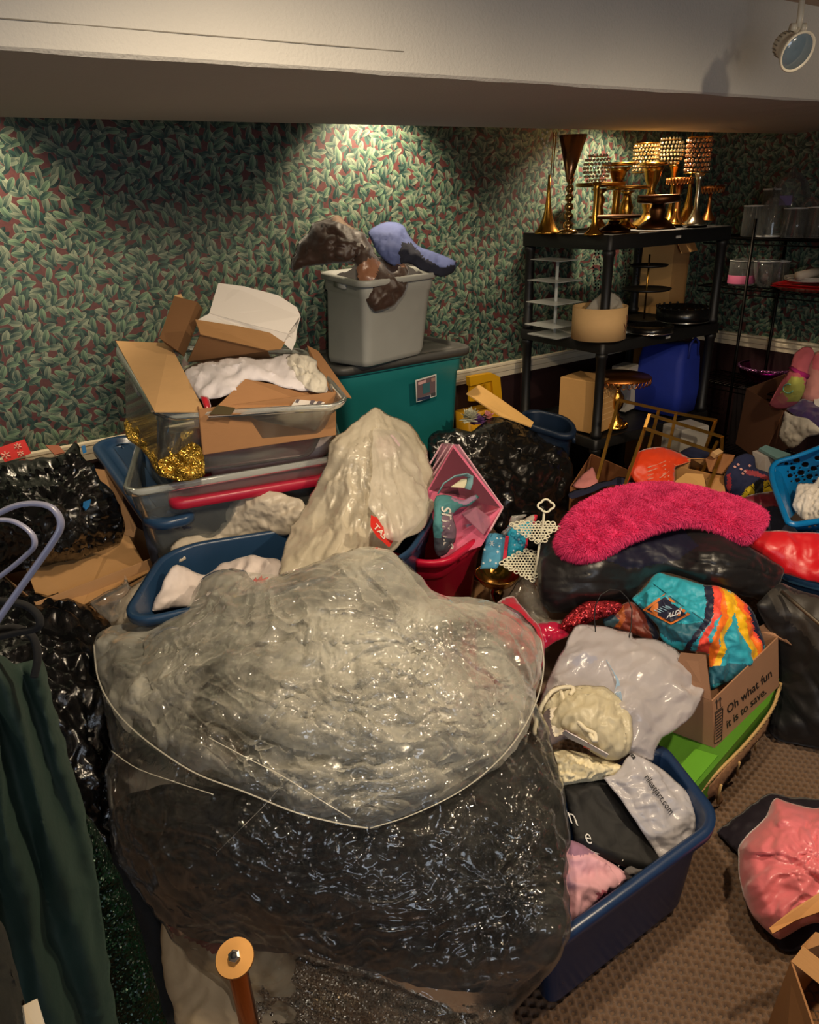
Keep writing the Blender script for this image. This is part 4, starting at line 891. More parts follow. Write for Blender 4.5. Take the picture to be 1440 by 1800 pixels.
soft('dark_clothing', [(250, 905), (330, 880), (560, 850), (600, 850), (590, 930), (540, 990), (300, 1010), (265, 985)], [(250, 905, 'y', 2.20), (600, 850, 'y', 2.13), (300, 1010, 'y', 2.22), (560, 980, 'y', 2.15)], cloth((24, 28, 44), .9), .03, .1, 60, 8, .02, .09, 'cloth', 31, 'dark navy clothing packed inside the lower clear tote', 'clothes')
# upper clear tote
up_top = [G(274, 726, 1.155), G(620, 706, 1.155), G(536, 612, 1.245), G(197, 603, 1.275)]; up_top[3][1] = min(up_top[3][1], 2.85)
up_top[3] = GY(197, 603, 2.62); up_top[2] = GY(538, 612, 2.44)
up_bot = [G(272, 853, .925), G(566, 806, .925), (1.04, 2.36, .95), GY(204, 750, 2.60)]
r_up = tote8('clear_tote', 'large clear plastic tote holding gold tinsel and an open box', up_bot, up_top, CLR, .016, .05, CLRE, sag=.02)
soft('tinsel_garland', [(218, 742), (235, 724), (262, 735), (300, 760), (330, 772), (355, 790), (362, 835), (335, 845), (290, 842), (275, 830), (250, 790), (222, 770)], [(228, 742, 'y', 2.50), (258, 735, 'y', 2.42), (255, 790, 'y', 2.28), (292, 836, 'z', .955), (358, 833, 'z', .955), (345, 785, 'z', 1.04)], glitter((140, 100, 30), (240, 200, 90), 320, .25, .75), .015, .03, 30, 4, .018, .035, 'bag', 41, 'gold tinsel garland inside the upper clear tote', 'garland')
soft('white_fabric', [(372, 775), (440, 790), (560, 770), (590, 760), (575, 800), (520, 825), (400, 845), (372, 830)], [(372, 775, 'y', 2.16), (590, 760, 'y', 2.07), (520, 825, 'y', 2.14), (400, 845, 'y', 2.20)], cloth((176, 164, 160)), .03, .05, 25, 6, .01, .05, 'cloth', 43, 'pale fabric at the bottom of the upper clear tote', 'fabric')
# the open carton sitting in it
cA, cB, cC, cD = GY(352, 735, 2.02), GY(592, 722, 1.935), GY(560, 640, 2.30), GY(330, 640, 2.38)
cA[2] = cB[2] = cC[2] = cD[2] = 1.16
ctop = [cA, cB, cC, cD]; cbot = [np.array([p[0], p[1] + .02, 1.02]) for p in ctop]
rt = carton8('cardboard_box', 'open cardboard box of white cloth set inside the upper clear tote', cbot, ctop, CARD2)
def P3(*a): return [GD(x, y, dep_of(x, y, k, v)) for x, y, k, v in a]
V, Fc = slab(P3((204, 600, 'y', 2.60), (298, 604, 'y', 2.46), (360, 724, 'y', 2.02), (272, 724, 'y', 2.06)), .004); mesh('flap', V, Fc, CARDL, rt, False)
V, Fc = slab(P3((431, 667, 'y', 2.06), (520, 684, 'y', 2.03), (594, 689, 'y', 1.99), (572, 722, 'y', 1.93), (366, 730, 'y', 1.99)), .004); fo = mesh('flap', V, Fc, CARD2, rt, False)
sp_ = Surf([(431, 667, 'y', 2.06), (592, 690, 'y', 1.99), (575, 715, 'y', 1.93), (366, 730, 'y', 1.99)])
def near(S, lift=.006):
    def f(XY): P = S.at(XY); v = np.array([0, 0, H]) - P; return P + v / np.linalg.norm(v, axis=1)[:, None] * lift
    return f
nf = near(sp_)
quad_on(nf, [(524, 697), (577, 699), (560, 724), (502, 727)], flat((206, 202, 198)), rt, 'shipping_label')
nf2 = near(sp_, .008)
for q in ([(522, 700), (528, 701), (524, 708), (519, 707)], [(548, 701), (556, 702), (550, 711), (544, 710)], [(562, 702), (570, 703), (558, 716), (552, 715)], [(541, 715), (546, 715), (540, 723), (536, 723)], [(513, 716), (520, 717), (514, 725), (508, 725)]): quad_on(nf2, q, flat((90, 84, 92)), rt, 'label_print')
quad_on(nf2, [(529, 720), (536, 721), (533, 726), (526, 726)], flat((206, 190, 60)), rt, 'label_print')
quad_on(nf, [(382, 712), (414, 717), (406, 729), (368, 728)], flat((70, 60, 36)), rt, 'tape_mark')
V, Fc = slab(P3((540, 608, 'y', 2.30), (560, 618, 'y', 2.26), (618, 700, 'y', 1.93), (582, 690, 'y', 1.98), (548, 640, 'y', 2.2)), .004); mesh('flap', V, Fc, CARD2, rt, False)
# small tan box and the white paper lid leaning in the carton
rt = root('cardboard_box', 'small tan cardboard box tipped up in the open carton', 'box', GY(350, 640, 2.35))
V, Fc = slab(P3((312, 527, 'y', 2.46), (352, 537, 'y', 2.40), (318, 622, 'y', 2.36), (286, 600, 'y', 2.42)), .05); mesh('side_panel', V, Fc, card((120, 84, 50)), rt, False)
V, Fc = slab(P3((343, 562, 'y', 2.28), (420, 574, 'y', 2.26), (492, 589, 'y', 2.24), (502, 600, 'y', 2.23), (494, 614, 'y', 2.22), (470, 616, 'y', 2.21), (352, 588, 'y', 2.24)), .004); mesh('flap', V, Fc, card((146, 108, 66)), rt, False)
V, Fc = slab(P3((352, 588, 'y', 2.25), (470, 616, 'y', 2.22), (480, 640, 'y', 2.30), (330, 635, 'y', 2.34)), .004); mesh('inner_panel', V, Fc, card((120, 84, 50)), rt, False)
V, Fc = slab(P3((306, 522, 'y', 2.46), (318, 519, 'y', 2.46), (322, 527, 'y', 2.45), (312, 532, 'y', 2.45)), .02); mesh('torn_edge', V, Fc, CARDL, rt, False)
rt = root('paper_lid', 'white paper box lid propped up at the back of the open carton', 'box lid', GY(440, 560, 2.3)); PW = paint((206, 200, 194), .7, .1)
for q in (((384, 498, 'y', 2.40), (430, 504, 'y', 2.36), (490, 520, 'y', 2.30), (522, 541, 'y', 2.26), (528, 556, 'y', 2.24), (506, 587, 'y', 2.22), (440, 571, 'y', 2.27), (368, 551, 'y', 2.33)), ((368, 551, 'y', 2.33), (440, 571, 'y', 2.27), (506, 587, 'y', 2.22), (522, 578, 'y', 2.23), (520, 600, 'y', 2.23), (513, 616, 'y', 2.23), (498, 603, 'y', 2.23), (420, 582, 'y', 2.27), (346, 563, 'y', 2.34))):
    V, Fc = slab(P3(*q), .004); mesh('panel', V, Fc, PW, rt, False)
V, Fc = slab(P3((506, 587, 'y', 2.22), (522, 578, 'y', 2.23), (528, 556, 'y', 2.24), (520, 548, 'y', 2.30), (505, 570, 'y', 2.3)), .003); mesh('side_panel', V, Fc, PW, rt, False)
soft('white_cloth', [(322, 655), (345, 640), (400, 628), (470, 628), (515, 622), (540, 650), (575, 672), (575, 690), (520, 684), (435, 668), (415, 690), (380, 700), (350, 700), (335, 680)], [(322, 655, 'y', 2.28), (400, 630, 'y', 2.28), (575, 680, 'y', 2.02), (435, 668, 'y', 2.08), (350, 700, 'y', 2.10), (510, 630, 'y', 2.24)], cloth((214, 208, 212), .85), .045, .04, 34, 5, .014, .07, 'cloth', 51, 'white cloth bundled in the open carton', 'cloth')
soft('lace_fabric', [(500, 632), (515, 620), (535, 622), (556, 632), (558, 645), (572, 665), (574, 688), (545, 686), (520, 668), (505, 650)], [(500, 632, 'y', 2.20), (535, 622, 'y', 2.20), (574, 680, 'y', 2.0), (520, 668, 'y', 2.05)], cloth((206, 200, 186), .9, .2), .04, .03, 20, 3.5, .014, .02, 'bag', 52, 'ruffled cream lace at the right of the white cloth', 'fabric')
soft('red_pouch', [(352, 697), (366, 698), (372, 712), (366, 722), (360, 716)], [(352, 697, 'y', 2.07), (372, 712, 'y', 2.05), (360, 720, 'y', 2.04)], satin((170, 30, 44)), .01, .01, 10, 4, .003, .03, 'cloth', 53, 'red cloth corner peeking between the carton flaps', 'fabric')

# ---------------- far left ----------------
rt = carton('cardboard_box', 'cardboard box with open flap under the black bag, far left', (.30, 2.42, 0), math.radians(12), .46, .40, .64, CARD, [])
V, Fc = slab(P3((40, 985, 'z', .70), (200, 940, 'z', .67), (218, 928, 'z', .68), (262, 1006, 'z', .60), (146, 1064, 'z', .59), (62, 1042, 'z', .63)), .005); mesh('flap', V, Fc, card((186, 142, 92)), rt, False)
V, Fc = slab(P3((155, 822, 'z', .86), (185, 826, 'z', .86), (213, 832, 'z', .85), (216, 880, 'z', .76), (240, 928, 'z', .68), (236, 945, 'z', .66), (205, 935, 'z', .68), (180, 870, 'z', .76)), .005); mesh('flap', V, Fc, CARD, rt, False)
V, Fc = slab(P3((80, 783, 'y', 2.82), (104, 784, 'y', 2.8), (114, 796, 'y', 2.76), (96, 800, 'y', 2.76)), .005); mesh('flap', V, Fc, card((150, 90, 66)), rt, False)
soft('garbage_bag', [(-30, 832), (10, 812), (50, 808), (88, 802), (112, 800), (128, 778), (140, 786), (152, 815), (165, 818), (178, 845), (205, 872), (212, 900), (222, 935), (212, 955), (160, 975), (110, 990), (60, 1000), (-30, 1002)],
     [(-20, 830, 'z', .93), (60, 810, 'z', .96), (128, 782, 'z', 1.0), (215, 930, 'z', .72), (0, 1000, 'z', .68), (100, 900, 'z', .93), (100, 990, 'z', .68), (160, 850, 'z', .92)],
     binbag((13, 13, 14), .16, 1.0, 30), .07, .08, 70, 4.5, .022, .05, 'bag', 61, 'shiny black garbage bag bulging over the cardboard box, far left', 'bag', jag=5)
for pts, lab in (([(143, 786), (150, 784), (152, 793), (146, 796)], 'blue tie sticking up beside the top of the black bag'), ([(147, 884), (160, 879), (157, 889), (150, 896), (146, 893)], 'blue tie on the side of the black bag')):
    V, Fc = slab(P3(*[(x, y, 'z', 1.02 if y < 800 else .915) for x, y in pts]), .006); T(origin(mesh('tie', V, Fc, plastic((40, 120, 190), .3), None, False)), lab, 'tie')
rt = root('gift_card', 'red card with a pale snowflake standing behind the black bag', 'card', GY(28, 800, 2.90))
V, Fc = slab([GY(-6, 788, 2.92), GY(43, 772, 2.9), GY(55, 797, 2.88), GY(9, 813, 2.9)], .004); mesh('body', V, Fc, flat((214, 48, 44), .5), rt, False)
SC1 = Surf([(-6, 788, 'y', 2.92), (43, 772, 'y', 2.9), (55, 797, 'y', 2.88), (9, 813, 'y', 2.9)]); nf = near(SC1, .004); P = []
for cx_, cy_, rr_ in ((31, 784, 7), (10, 800, 9), (36, 797, 6)):
    for k in range(6):
        a = math.pi * k / 3 + .3; P.append(tube(nf([(cx_ + rr_ * .25 * math.cos(a), cy_ + rr_ * .25 * math.sin(a) * .8), (cx_ + rr_ * math.cos(a), cy_ + rr_ * math.sin(a) * .8)]), .0022, 4))
V, Fc = join(P); o = mesh('snowflake_print', V, Fc, flat((232, 180, 160)), rt, False); o['kind'] = 'stuff'
soft('garbage_bag', [(-30, 1035), (40, 1035), (80, 1038), (112, 1046), (150, 1062), (172, 1080), (202, 1108), (200, 1150), (186, 1200), (190, 1260), (205, 1330), (205, 1400), (200, 1470), (215, 1560), (230, 1660), (150, 1700), (-30, 1700)],
     [(-20, 1040, 'z', .62), (100, 1050, 'z', .62), (200, 1110, 'z', .55), (150, 1200, 'z', .52), (190, 1300, 'z', .42), (200, 1470, 'z', .25), (0, 1300, 'z', .5), (220, 1650, 'z', .06), (-20, 1680, 'z', .1)],
     binbag((13, 13, 14), .17, 1.0, 24), .06, .1, 70, 5, .024, .07, 'bag', 67, 'second shiny black garbage bag, beside the green velvet dress', 'bag', jag=6)
soft('plastic_wrap', [(158, 1062), (180, 1045), (208, 1028), (216, 1022), (218, 1010), (226, 1030), (240, 1040), (236, 1060), (215, 1085), (196, 1095)], [(158, 1062, 'z', .62), (218, 1015, 'z', .66), (236, 1050, 'z', .62), (196, 1095, 'z', .6)], film(.2, rough=.08), .02, .02, 16, 4, .012, .03, 'film', 69, 'scrap of clear plastic wrap behind the second black bag', 'wrap')
# hanging clothes at the left edge
GRV = cloth((4, 34, 24), .8, .2, 900, .2, .4)
def folds(ax, ay, sp, amp, ph=0):
    return lambda XY, P: amp * np.cos(((XY[:, 0] - ax) - (XY[:, 1] - ay) * .30) / sp * (1 - .0006 * (XY[:, 1] - ay)) + ph + 1.2 * noise(np.stack([XY[:, 0] / 60, XY[:, 1] / 260, 0 * XY[:, 0]], 1), 4))
soft('velvet_dress', [(-40, 1175), (30, 1165), (75, 1160), (88, 1215), (112, 1300), (140, 1390), (160, 1480), (176, 1580), (190, 1680), (205, 1790), (212, 1840), (-40, 1840)], [(-20, 1175, 'y', .80), (75, 1165, 'y', .84), (150, 1480, 'y', .80), (200, 1800, 'y', .78), (-20, 1800, 'y', .70), (0, 1480, 'y', .74)],
     GRV, .035, .06, 40, 6, .006, .12, 'cloth', 71, 'dark green velvet dress hanging at the left edge', 'dress', extra=folds(0, 1170, 9.5, .022))
soft('sequin_dress', [(120, 1400), (160, 1440), (195, 1500), (225, 1570), (250, 1640), (272, 1720), (290, 1790), (300, 1840), (190, 1840), (150, 1600)], [(120, 1400, 'y', .92), (250, 1640, 'y', .88), (290, 1800, 'y', .84), (190, 1800, 'y', .86)], glitter((1, 12, 7), (8, 44, 26), 380, .3, .5), .03, .05, 40, 6, .008, .08, 'cloth', 73, 'dark green sequined dress hanging beside the velvet one', 'dress')
soft('dark_garment', [(-40, 1590), (0, 1620), (16, 1660), (30, 1710), (44, 1760), (52, 1840), (-40, 1840)], [(-40, 1600, 'y', .60), (30, 1710, 'y', .62), (50, 1830, 'y', .58)], cloth((34, 36, 32), .8), .02, .04, 30, 6, .006, .06, 'cloth', 75, 'grey-black garment in the bottom left corner', 'garment')
V, Fc = slab(P3((38, 1769, 'y', .575), (63, 1756, 'y', .58), (80, 1812, 'y', .56), (84, 1845, 'y', .55), (52, 1850, 'y', .545)), .004); T(origin(mesh('garment_tag', V, Fc, paint((226, 208, 176), .6), None, False)), 'cream cardboard tag in the bottom left corner', 'tag')
HANG = plastic((146, 148, 172), .3)
def hanger(name, label, pts, m, r, dep, fl=.55):
    B = smooth_poly(pts, 6, 0)[:None]; n_last = len(B); P = np.array(pts, float); C_ = []
    for i in range(len(P) - 1):
        p0, p1, p2, p3 = P[max(i - 1, 0)], P[i], P[i + 1], P[min(i + 2, len(P) - 1)]
        for j in range(8): t = j / 8; C_.append(.5 * ((2 * p1) + (p2 - p0) * t + (2 * p0 - 5 * p1 + 4 * p2 - p3) * t * t + (3 * p1 - p0 - 3 * p2 + p3) * t ** 3))
    C_.append(P[-1]); V, Fc = tube([GD(x, y, dep) for x, y in C_], r * dep / F, 10, False, fl); return T(origin(mesh(name, V, Fc, m, None)), label, 'hanger')
hanger('clothes_hanger', 'pale lavender plastic hanger loop at the left edge, the outer one', [(-40, 922), (-6, 904), (28, 889), (60, 885), (88, 891), (104, 908), (106, 928), (92, 954), (60, 1000), (24, 1050), (-12, 1102), (-40, 1142)], HANG, 9.5, .66)
hanger('clothes_hanger', 'smaller pale lavender plastic hanger inside the outer loop', [(-40, 922), (-10, 915), (18, 915), (42, 926), (58, 942), (60, 960), (46, 976), (20, 998), (-10, 1020), (-40, 1040)], HANG, 7.5, .70)
VEL = cloth((8, 8, 9), .95)
hanger('velvet_hanger', 'black velvet hanger hook at the left edge, the upper one', [(-40, 1052), (0, 1056), (40, 1062), (64, 1078), (70, 1096), (60, 1106), (30, 1112), (-10, 1122), (-40, 1130)], VEL, 9, .74, .7)
hanger('velvet_hanger', 'black velvet hanger hook just above the velvet dress', [(-40, 1118), (0, 1106), (30, 1104), (54, 1116), (64, 1136), (66, 1160), (60, 1190)], VEL, 9, .76, .7)

# ---------------- behind: right of the teal tote ----------------
V, Fc = loft([(.2, .1, .02, 0), (.24, .13, .02, .66)], True, True); rt = root('serving_crate', 'yellow plastic crate edge behind the teal tote', 'crate', GY(850, 700, 2.86)); g_ = GY(850, 700, 2.86); mesh('body', V + np.array([g_[0], 2.89, 0]), Fc, plastic((190, 140, 20), .4), rt)
P = [slab([GY(822, 662, 2.86), GY(862, 655, 2.86), GY(876, 662, 2.86), (GY(880, 705, 2.86)), GY(866, 705, 2.86), GY(862, 668, 2.86), GY(824, 678, 2.86)], .03), slab([GY(824, 672, 2.87), GY(866, 664, 2.87), GY(868, 705, 2.87), GY(824, 705, 2.87)], .012)]
V, Fc = join(P); mesh('rim', V, Fc, plastic((216, 160, 20), .35), rt, False)
for px in (838, 852): V, Fc = bar(GY(px, 676, 2.855), GY(px, 704, 2.855), .012); mesh('rib', V, Fc, plastic((196, 142, 16), .35), rt, False)
V, Fc = slab(P3((820, 692, 'y', 2.55), (842, 677, 'y', 2.62), (880, 702, 'y', 2.52), (938, 743, 'y', 2.34), (934, 751, 'y', 2.33), (905, 740, 'y', 2.36), (880, 732, 'y', 2.40)), .006); T(origin(mesh('cardboard_flap', V, Fc, card((226, 178, 104)), None, False)), 'tan cardboard strip sloping down beside the teal tote', 'cardboard')
rt = root('artificial_flowers', 'white, purple and pink artificial flowers beside the teal tote', 'flowers', GY(842, 750, 2.45))
def petals(px, py, y, r, m, n, seed, nm):
    P = []; rr = random.Random(seed); c_ = GY(px, py, y)
    for k in range(n):
        a = rr.uniform(0, 6.28); e = rr.uniform(-.6, 1.2); d = np.array([math.cos(a) * math.cos(e), math.sin(a) * math.cos(e) - .4, math.sin(e)]); d /= np.linalg.norm(d); s_ = np.cross(d, [0, 0, 1]); s_ /= np.linalg.norm(s_) + 1e-9; u_ = np.cross(s_, d)
        L = [c_, c_ + d * r * .5 + s_ * r * .4 + u_ * r * .1, c_ + d * r + u_ * r * .3, c_ + d * r * .5 - s_ * r * .4 + u_ * r * .1]; P.append((np.array(L), [(0, 1, 2, 3)]))
    V, Fc = join(P); mesh(nm, V, Fc, m, rt, False)
petals(826, 735, 2.44, .05, cloth((206, 204, 178)), 40, 1, 'white_flower'); petals(840, 742, 2.42, .04, cloth((118, 72, 140)), 40, 2, 'purple_flower'); petals(858, 732, 2.44, .03, cloth((226, 150, 150)), 24, 3, 'pink_flower'); petals(852, 740, 2.46, .035, cloth((30, 50, 30)), 20, 4, 'leaf')
soft('garbage_bag', [(752, 772), (768, 757), (800, 756), (826, 756), (848, 748), (866, 733), (890, 733), (925, 744), (955, 756), (980, 778), (1000, 800), (1010, 835), (1010, 880), (1002, 910), (985, 935), (960, 960), (900, 960), (840, 900), (800, 860), (760, 820)],
     [(752, 772, 'y', 2.36), (870, 735, 'y', 2.40), (1000, 800, 'y', 2.16), (1005, 900, 'y', 2.02), (900, 955, 'y', 1.98), (780, 840, 'y', 2.12), (880, 800, 'y', 2.16), (940, 760, 'y', 2.34)],
     binbag((15, 15, 15), .22, .7, 16, .8), .07, .15, 60, 4.5, .022, .075, 'bag', 81, 'black garbage bag behind the pink acrylic tray, in front of the shelving', 'bag', jag=4)
tote8('navy_tote', 'navy rounded tub between the black bag and the shelving unit', [(2.10, 2.30, 0), (2.42, 2.22, 0), (2.50, 2.52, 0), (2.18, 2.6, 0)], [G(905, 740, .74), G(1016, 775, .70), G(1012, 735, .74), G(925, 715, .76)], plastic((16, 34, 56), .45), .02, .09)
# ---------------- middle ----------------
REDT = plastic((190, 20, 56), .35)
red_top = [G(470, 912, .62), G(772, 1000, .62), G(880, 922, .62), G(640, 842, .62)]
tote8('red_tote', 'crimson plastic tote behind the navy tote, holding a pink acrylic tray', shrink(red_top, .82, .22), red_top, REDT, .02, .09)
nav_top = [G(198, 1104, .72), G(712, 988, .72), G(782, 884, .72), G(288, 962, .72)]
tote8('navy_tote', 'long navy plastic tote in the middle, holding white bags', shrink(nav_top, .86, .25), nav_top, NAVY, .018, .10)
# support under both
soft('white_shirt', [(268, 1072), (282, 1040), (298, 1002), (310, 992), (340, 1004), (362, 1010), (395, 990), (440, 976), (480, 982), (496, 992), (494, 1015), (470, 1040), (430, 1060), (380, 1070), (330, 1066)],
     [(270, 1070, 'z', .66), (305, 995, 'z', .73), (362, 1015, 'z', .66), (440, 978, 'z', .71), (494, 1010, 'z', .69), (400, 1060, 'z', .64)], cloth((222, 210, 206), .85), .02, .05, 24, 5, .015, .08, 'cloth', 91, 'white shirt folded over inside the left end of the navy tote', 'shirt')
soft('red_plume', [(444, 1022), (450, 1015), (452, 1020), (460, 1011), (462, 1018), (474, 1014), (468, 1022), (476, 1027), (462, 1027), (450, 1030)], [(444, 1022, 'z', .73), (460, 1011, 'z', .735), (470, 1027, 'z', .72)], cloth((200, 30, 40)), .004, .004, 6, 2, .002, .02, 'cloth', 92, 'small red feathery tuft poking out beside the white shirt', 'feather', curve=False, jag=1)
WB = film(.72, (226, 220, 206), .22, 26, .9, .3, .6)
soft('plastic_bag', [(188, 1106), (205, 1066), (228, 1035), (252, 1012), (292, 985), (300, 962), (320, 948), (352, 938), (372, 938), (382, 912), (392, 893), (412, 878), (440, 868), (470, 862), (500, 866), (530, 880), (545, 905), (530, 930), (450, 946), (395, 958), (330, 980), (290, 1004), (262, 1028), (244, 1066), (240, 1084), (212, 1110)],
     [(200, 1100, 'z', .56), (250, 1020, 'z', .66), (310, 955, 'z', .72), (372, 945, 'z', .70), (450, 868, 'z', .84), (500, 890, 'z', .80), (450, 940, 'z', .70), (240, 1080, 'z', .64)], film(.9, (232, 220, 200), .3, 30, .8, .3, .5), .025, .04, 22, 3, .012, .06, 'bag', 93, 'crumpled white plastic bag hanging behind the back rim of the navy tote', 'bag', jag=4)
# big white bag standing in the navy tote
rt = root('plastic_bag', 'tall crumpled white plastic bag standing open in the navy tote', 'bag', G(620, 1000, .5))
CR = creases(655, 690, 1.0, 260, 9, .012, 5, .16)
bo = soft('outer_layer', [(655, 716), (688, 728), (716, 742), (736, 764), (752, 800), (764, 840), (772, 866), (768, 892), (756, 912), (735, 935), (705, 955), (690, 968), (660, 985), (610, 1002), (560, 992), (520, 1002), (492, 1012), (498, 968), (512, 930), (530, 900), (548, 868), (568, 830), (576, 800), (578, 780), (592, 764), (618, 748), (640, 728)],
     [(655, 716, 'y', 2.02), (580, 780, 'y', 1.98), (640, 850, 'y', 1.86), (560, 990, 'z', .76), (690, 968, 'z', .74), (500, 1010, 'z', .74), (768, 880, 'z', .77), (740, 770, 'y', 2.02), (530, 900, 'y', 1.95)],
     film(.85, (224, 214, 192), .16, 24, .9, .35, 1.0), .045, .10, 60, 3, .012, .10, 'film', 94, parent=rt, extra=CR, jag=4)
soft('inner_layer', [(660, 752), (700, 760), (722, 785), (742, 830), (752, 875), (748, 905), (730, 930), (700, 952), (676, 945), (664, 915), (650, 895), (652, 850), (656, 800)], [(660, 752, 'y', 1.93), (742, 830, 'y', 1.86), (660, 900, 'y', 1.68), (710, 950, 'z', .78), (650, 850, 'y', 1.76), (748, 905, 'z', .80)], film(.7, (228, 220, 204), .2, 30, .9, .4, .8), .03, .0, 30, 3, .011, .08, 'film', 95, parent=rt, extra=CR, closed=False)
soft('pink_lining', [(662, 770), (690, 765), (702, 780), (690, 800), (668, 812), (662, 790)], [(662, 770, 'y', 1.90), (702, 780, 'y', 1.90), (668, 812, 'y', 1.84)], cloth((196, 172, 172)), .02, .0, 20, 4, .008, .04, 'cloth', 96, parent=rt, closed=False)
rd = soft('red_print', [(652, 905), (664, 910), (672, 925), (690, 936), (692, 950), (684, 962), (664, 945), (652, 925)], [(652, 905, 'y', 1.62), (690, 936, 'z', .795), (684, 962, 'z', .78)], flat((206, 40, 30), .5), .004, .0, 10, 4, .002, .04, 'cloth', 97, parent=rt, closed=False, curve=False, jag=1)
text_on(rt, 'TAS', (656, 926), (11, 13), (9, -9), flat((230, 210, 196)), surf=rd, bold=.02, lift=.006)
# pink acrylic tray
ACP = clearp((226, 128, 158), .75, .12, .3)
rt = root('acrylic_tray', 'square pink acrylic tray standing on its corner in the red tote', 'tray', G(830, 940, .6))
f1 = P3((784, 780, 'y', 2.00), (884, 892, 'y', 1.80), (858, 940, 'z', .66), (776, 1000, 'z', .58), (752, 850, 'y', 1.82))
for nm, q, m_, th in (('front_panel', P3((797, 782, 'y', 1.97), (884, 893, 'y', 1.80), (846, 960, 'z', .62), (775, 985, 'z', .58), (752, 860, 'y', 1.80)), clearp((214, 110, 140), .9, .12, .3), .004),
                      ('back_panel', P3((778, 779, 'y', 2.08), (806, 782, 'y', 2.06), (884, 890, 'y', 1.90), (850, 940, 'z', .66), (752, 845, 'y', 1.95)), clearp((216, 150, 176), .35, .1, .5), .003)):
    V, Fc = slab(q, th); mesh(nm, V, Fc, m_, rt, False)
for a, b in (((778, 780, 'y', 2.08), (752, 822, 'y', 2.02)), ((778, 780, 'y', 2.08), (797, 782, 'y', 1.97)), ((797, 782, 'y', 1.97), (758, 842, 'y', 1.9)), ((806, 782, 'y', 2.06), (884, 892, 'y', 1.82)), ((884, 893, 'y', 1.80), (862, 932, 'z', .66)), ((790, 780, 'y', 2.02), (756, 832, 'y', 1.96))):
    V, Fc = bar(P3(a)[0], P3(b)[0], .005); mesh('edge', V, Fc, clearp((240, 190, 205), .8, .1, .5), rt, False)
# printed pouch with strap
rt = root('drawstring_pouch', 'teal and mauve pouch with white lettering and a loop strap in the red tote', 'pouch', G(785, 975, .6))
po = soft('body', [(768, 872), (790, 872), (812, 878), (840, 872), (843, 878), (825, 890), (806, 894), (797, 905), (802, 930), (800, 952), (788, 972), (770, 980), (762, 960), (762, 915), (764, 895)], [(768, 872, 'y', 1.76), (843, 875, 'y', 1.78), (800, 950, 'z', .66), (765, 975, 'z', .64), (780, 910, 'y', 1.70)], cloth((70, 128, 132), .8), .02, .03, 16, 3, .010, .05, 'cloth', 98, parent=rt,
          regions=[([(778, 905), (800, 900), (806, 950), (800, 952), (775, 945)], cloth((118, 96, 112), .8)), ([(790, 862), (832, 862), (838, 876), (818, 888), (795, 880)], cloth((156, 124, 152), .8)), ([(755, 945), (806, 945), (790, 985), (755, 985)], cloth((62, 66, 76), .8))])
text_on(rt, 'SILALIS', (797, 966), (-1.5, -24), (-24, -5), flat((206, 200, 190)), surf=po, bold=.02, lift=.006)
V, Fc = tube(P3((770, 868, 'y', 1.755), (780, 850, 'y', 1.75), (798, 838, 'y', 1.75), (818, 834, 'y', 1.76), (827, 838, 'y', 1.77), (826, 850, 'y', 1.765), (822, 860, 'y', 1.76)), .011, 8, False, .25); mesh('strap', V, Fc, cloth((112, 152, 158), .8), rt)
V, Fc = slab(P3((792, 856, 'y', 1.775), (812, 842, 'y', 1.78), (826, 840, 'y', 1.78), (823, 858, 'y', 1.775)), .003); mesh('strap_lining', V, Fc, cloth((216, 208, 174), .8), rt, False)
# snowflake pouches
SNB = cloth((76, 150, 186), .8); rt = root('gift_pouch', 'pale blue gift pouch with white snowflakes and a red edge', 'pouch', G(870, 995, .45))
sp = soft('body', [(856, 938), (872, 937), (894, 942), (889, 965), (884, 985), (872, 1000), (844, 1000), (848, 975), (852, 952)], [(856, 938, 'z', .62), (894, 942, 'z', .62), (884, 990, 'z', .56), (844, 998, 'z', .54)], SNB, .012, .02, 14, 3, .004, .04, 'cloth', 101, parent=rt, curve=False, jag=.5)
V, Fc = slab(P3((889, 942, 'z', .632), (895, 943, 'z', .632), (890, 984, 'z', .575), (884, 984, 'z', .575)), .006); mesh('red_edge', V, Fc, cloth((190, 34, 60)), rt, False)
SW = flat((214, 226, 230))
def flakes(parent, surf, pts, m):
    P = []
    for x, y, r_ in pts:
        for k in range(3): a = math.pi * k / 3 + x; P.append(bar(*on_surf(surf, [(x - r_ * math.cos(a), y - r_ * math.sin(a)), (x + r_ * math.cos(a), y + r_ * math.sin(a))], .0015), .0022, .001))
    V, Fc = join(P); o = mesh('snowflake_print', V, Fc, m, parent, False); o['kind'] = 'stuff'
flakes(rt, sp, [(865, 955, 5), (875, 970, 2.5), (852, 966, 2), (881, 946, 2), (874, 946, 1.5), (862, 985, 2.5), (850, 990, 2), (872, 990, 2), (878, 960, 1.5)], SW)
rt = root('gift_pouch', 'bright turquoise gift pouch behind the pale blue one, under the doily stand', 'pouch', G(910, 980, .45))
sp = soft('body', [(893, 925), (910, 918), (935, 905), (945, 906), (938, 925), (930, 945), (925, 965), (900, 985), (889, 980), (893, 950)], [(893, 925, 'z', .66), (945, 906, 'z', .68), (900, 985, 'z', .55), (928, 955, 'z', .60)], cloth((24, 152, 182), .6), .012, .02, 14, 3, .006, .04, 'cloth', 103, parent=rt, jag=1, regions=[([(893, 915), (930, 900), (948, 900), (938, 915), (915, 922), (898, 930)], cloth((170, 160, 150))), ([(940, 903), (949, 903), (941, 922), (936, 920)], cloth((206, 40, 66))), ([(925, 945), (932, 940), (928, 966), (922, 966)], cloth((200, 40, 66)))])
flakes(rt, sp, [(912, 948, 2), (905, 958, 1.5), (918, 958, 2), (903, 968, 1.5), (910, 938, 1.5)], SW)
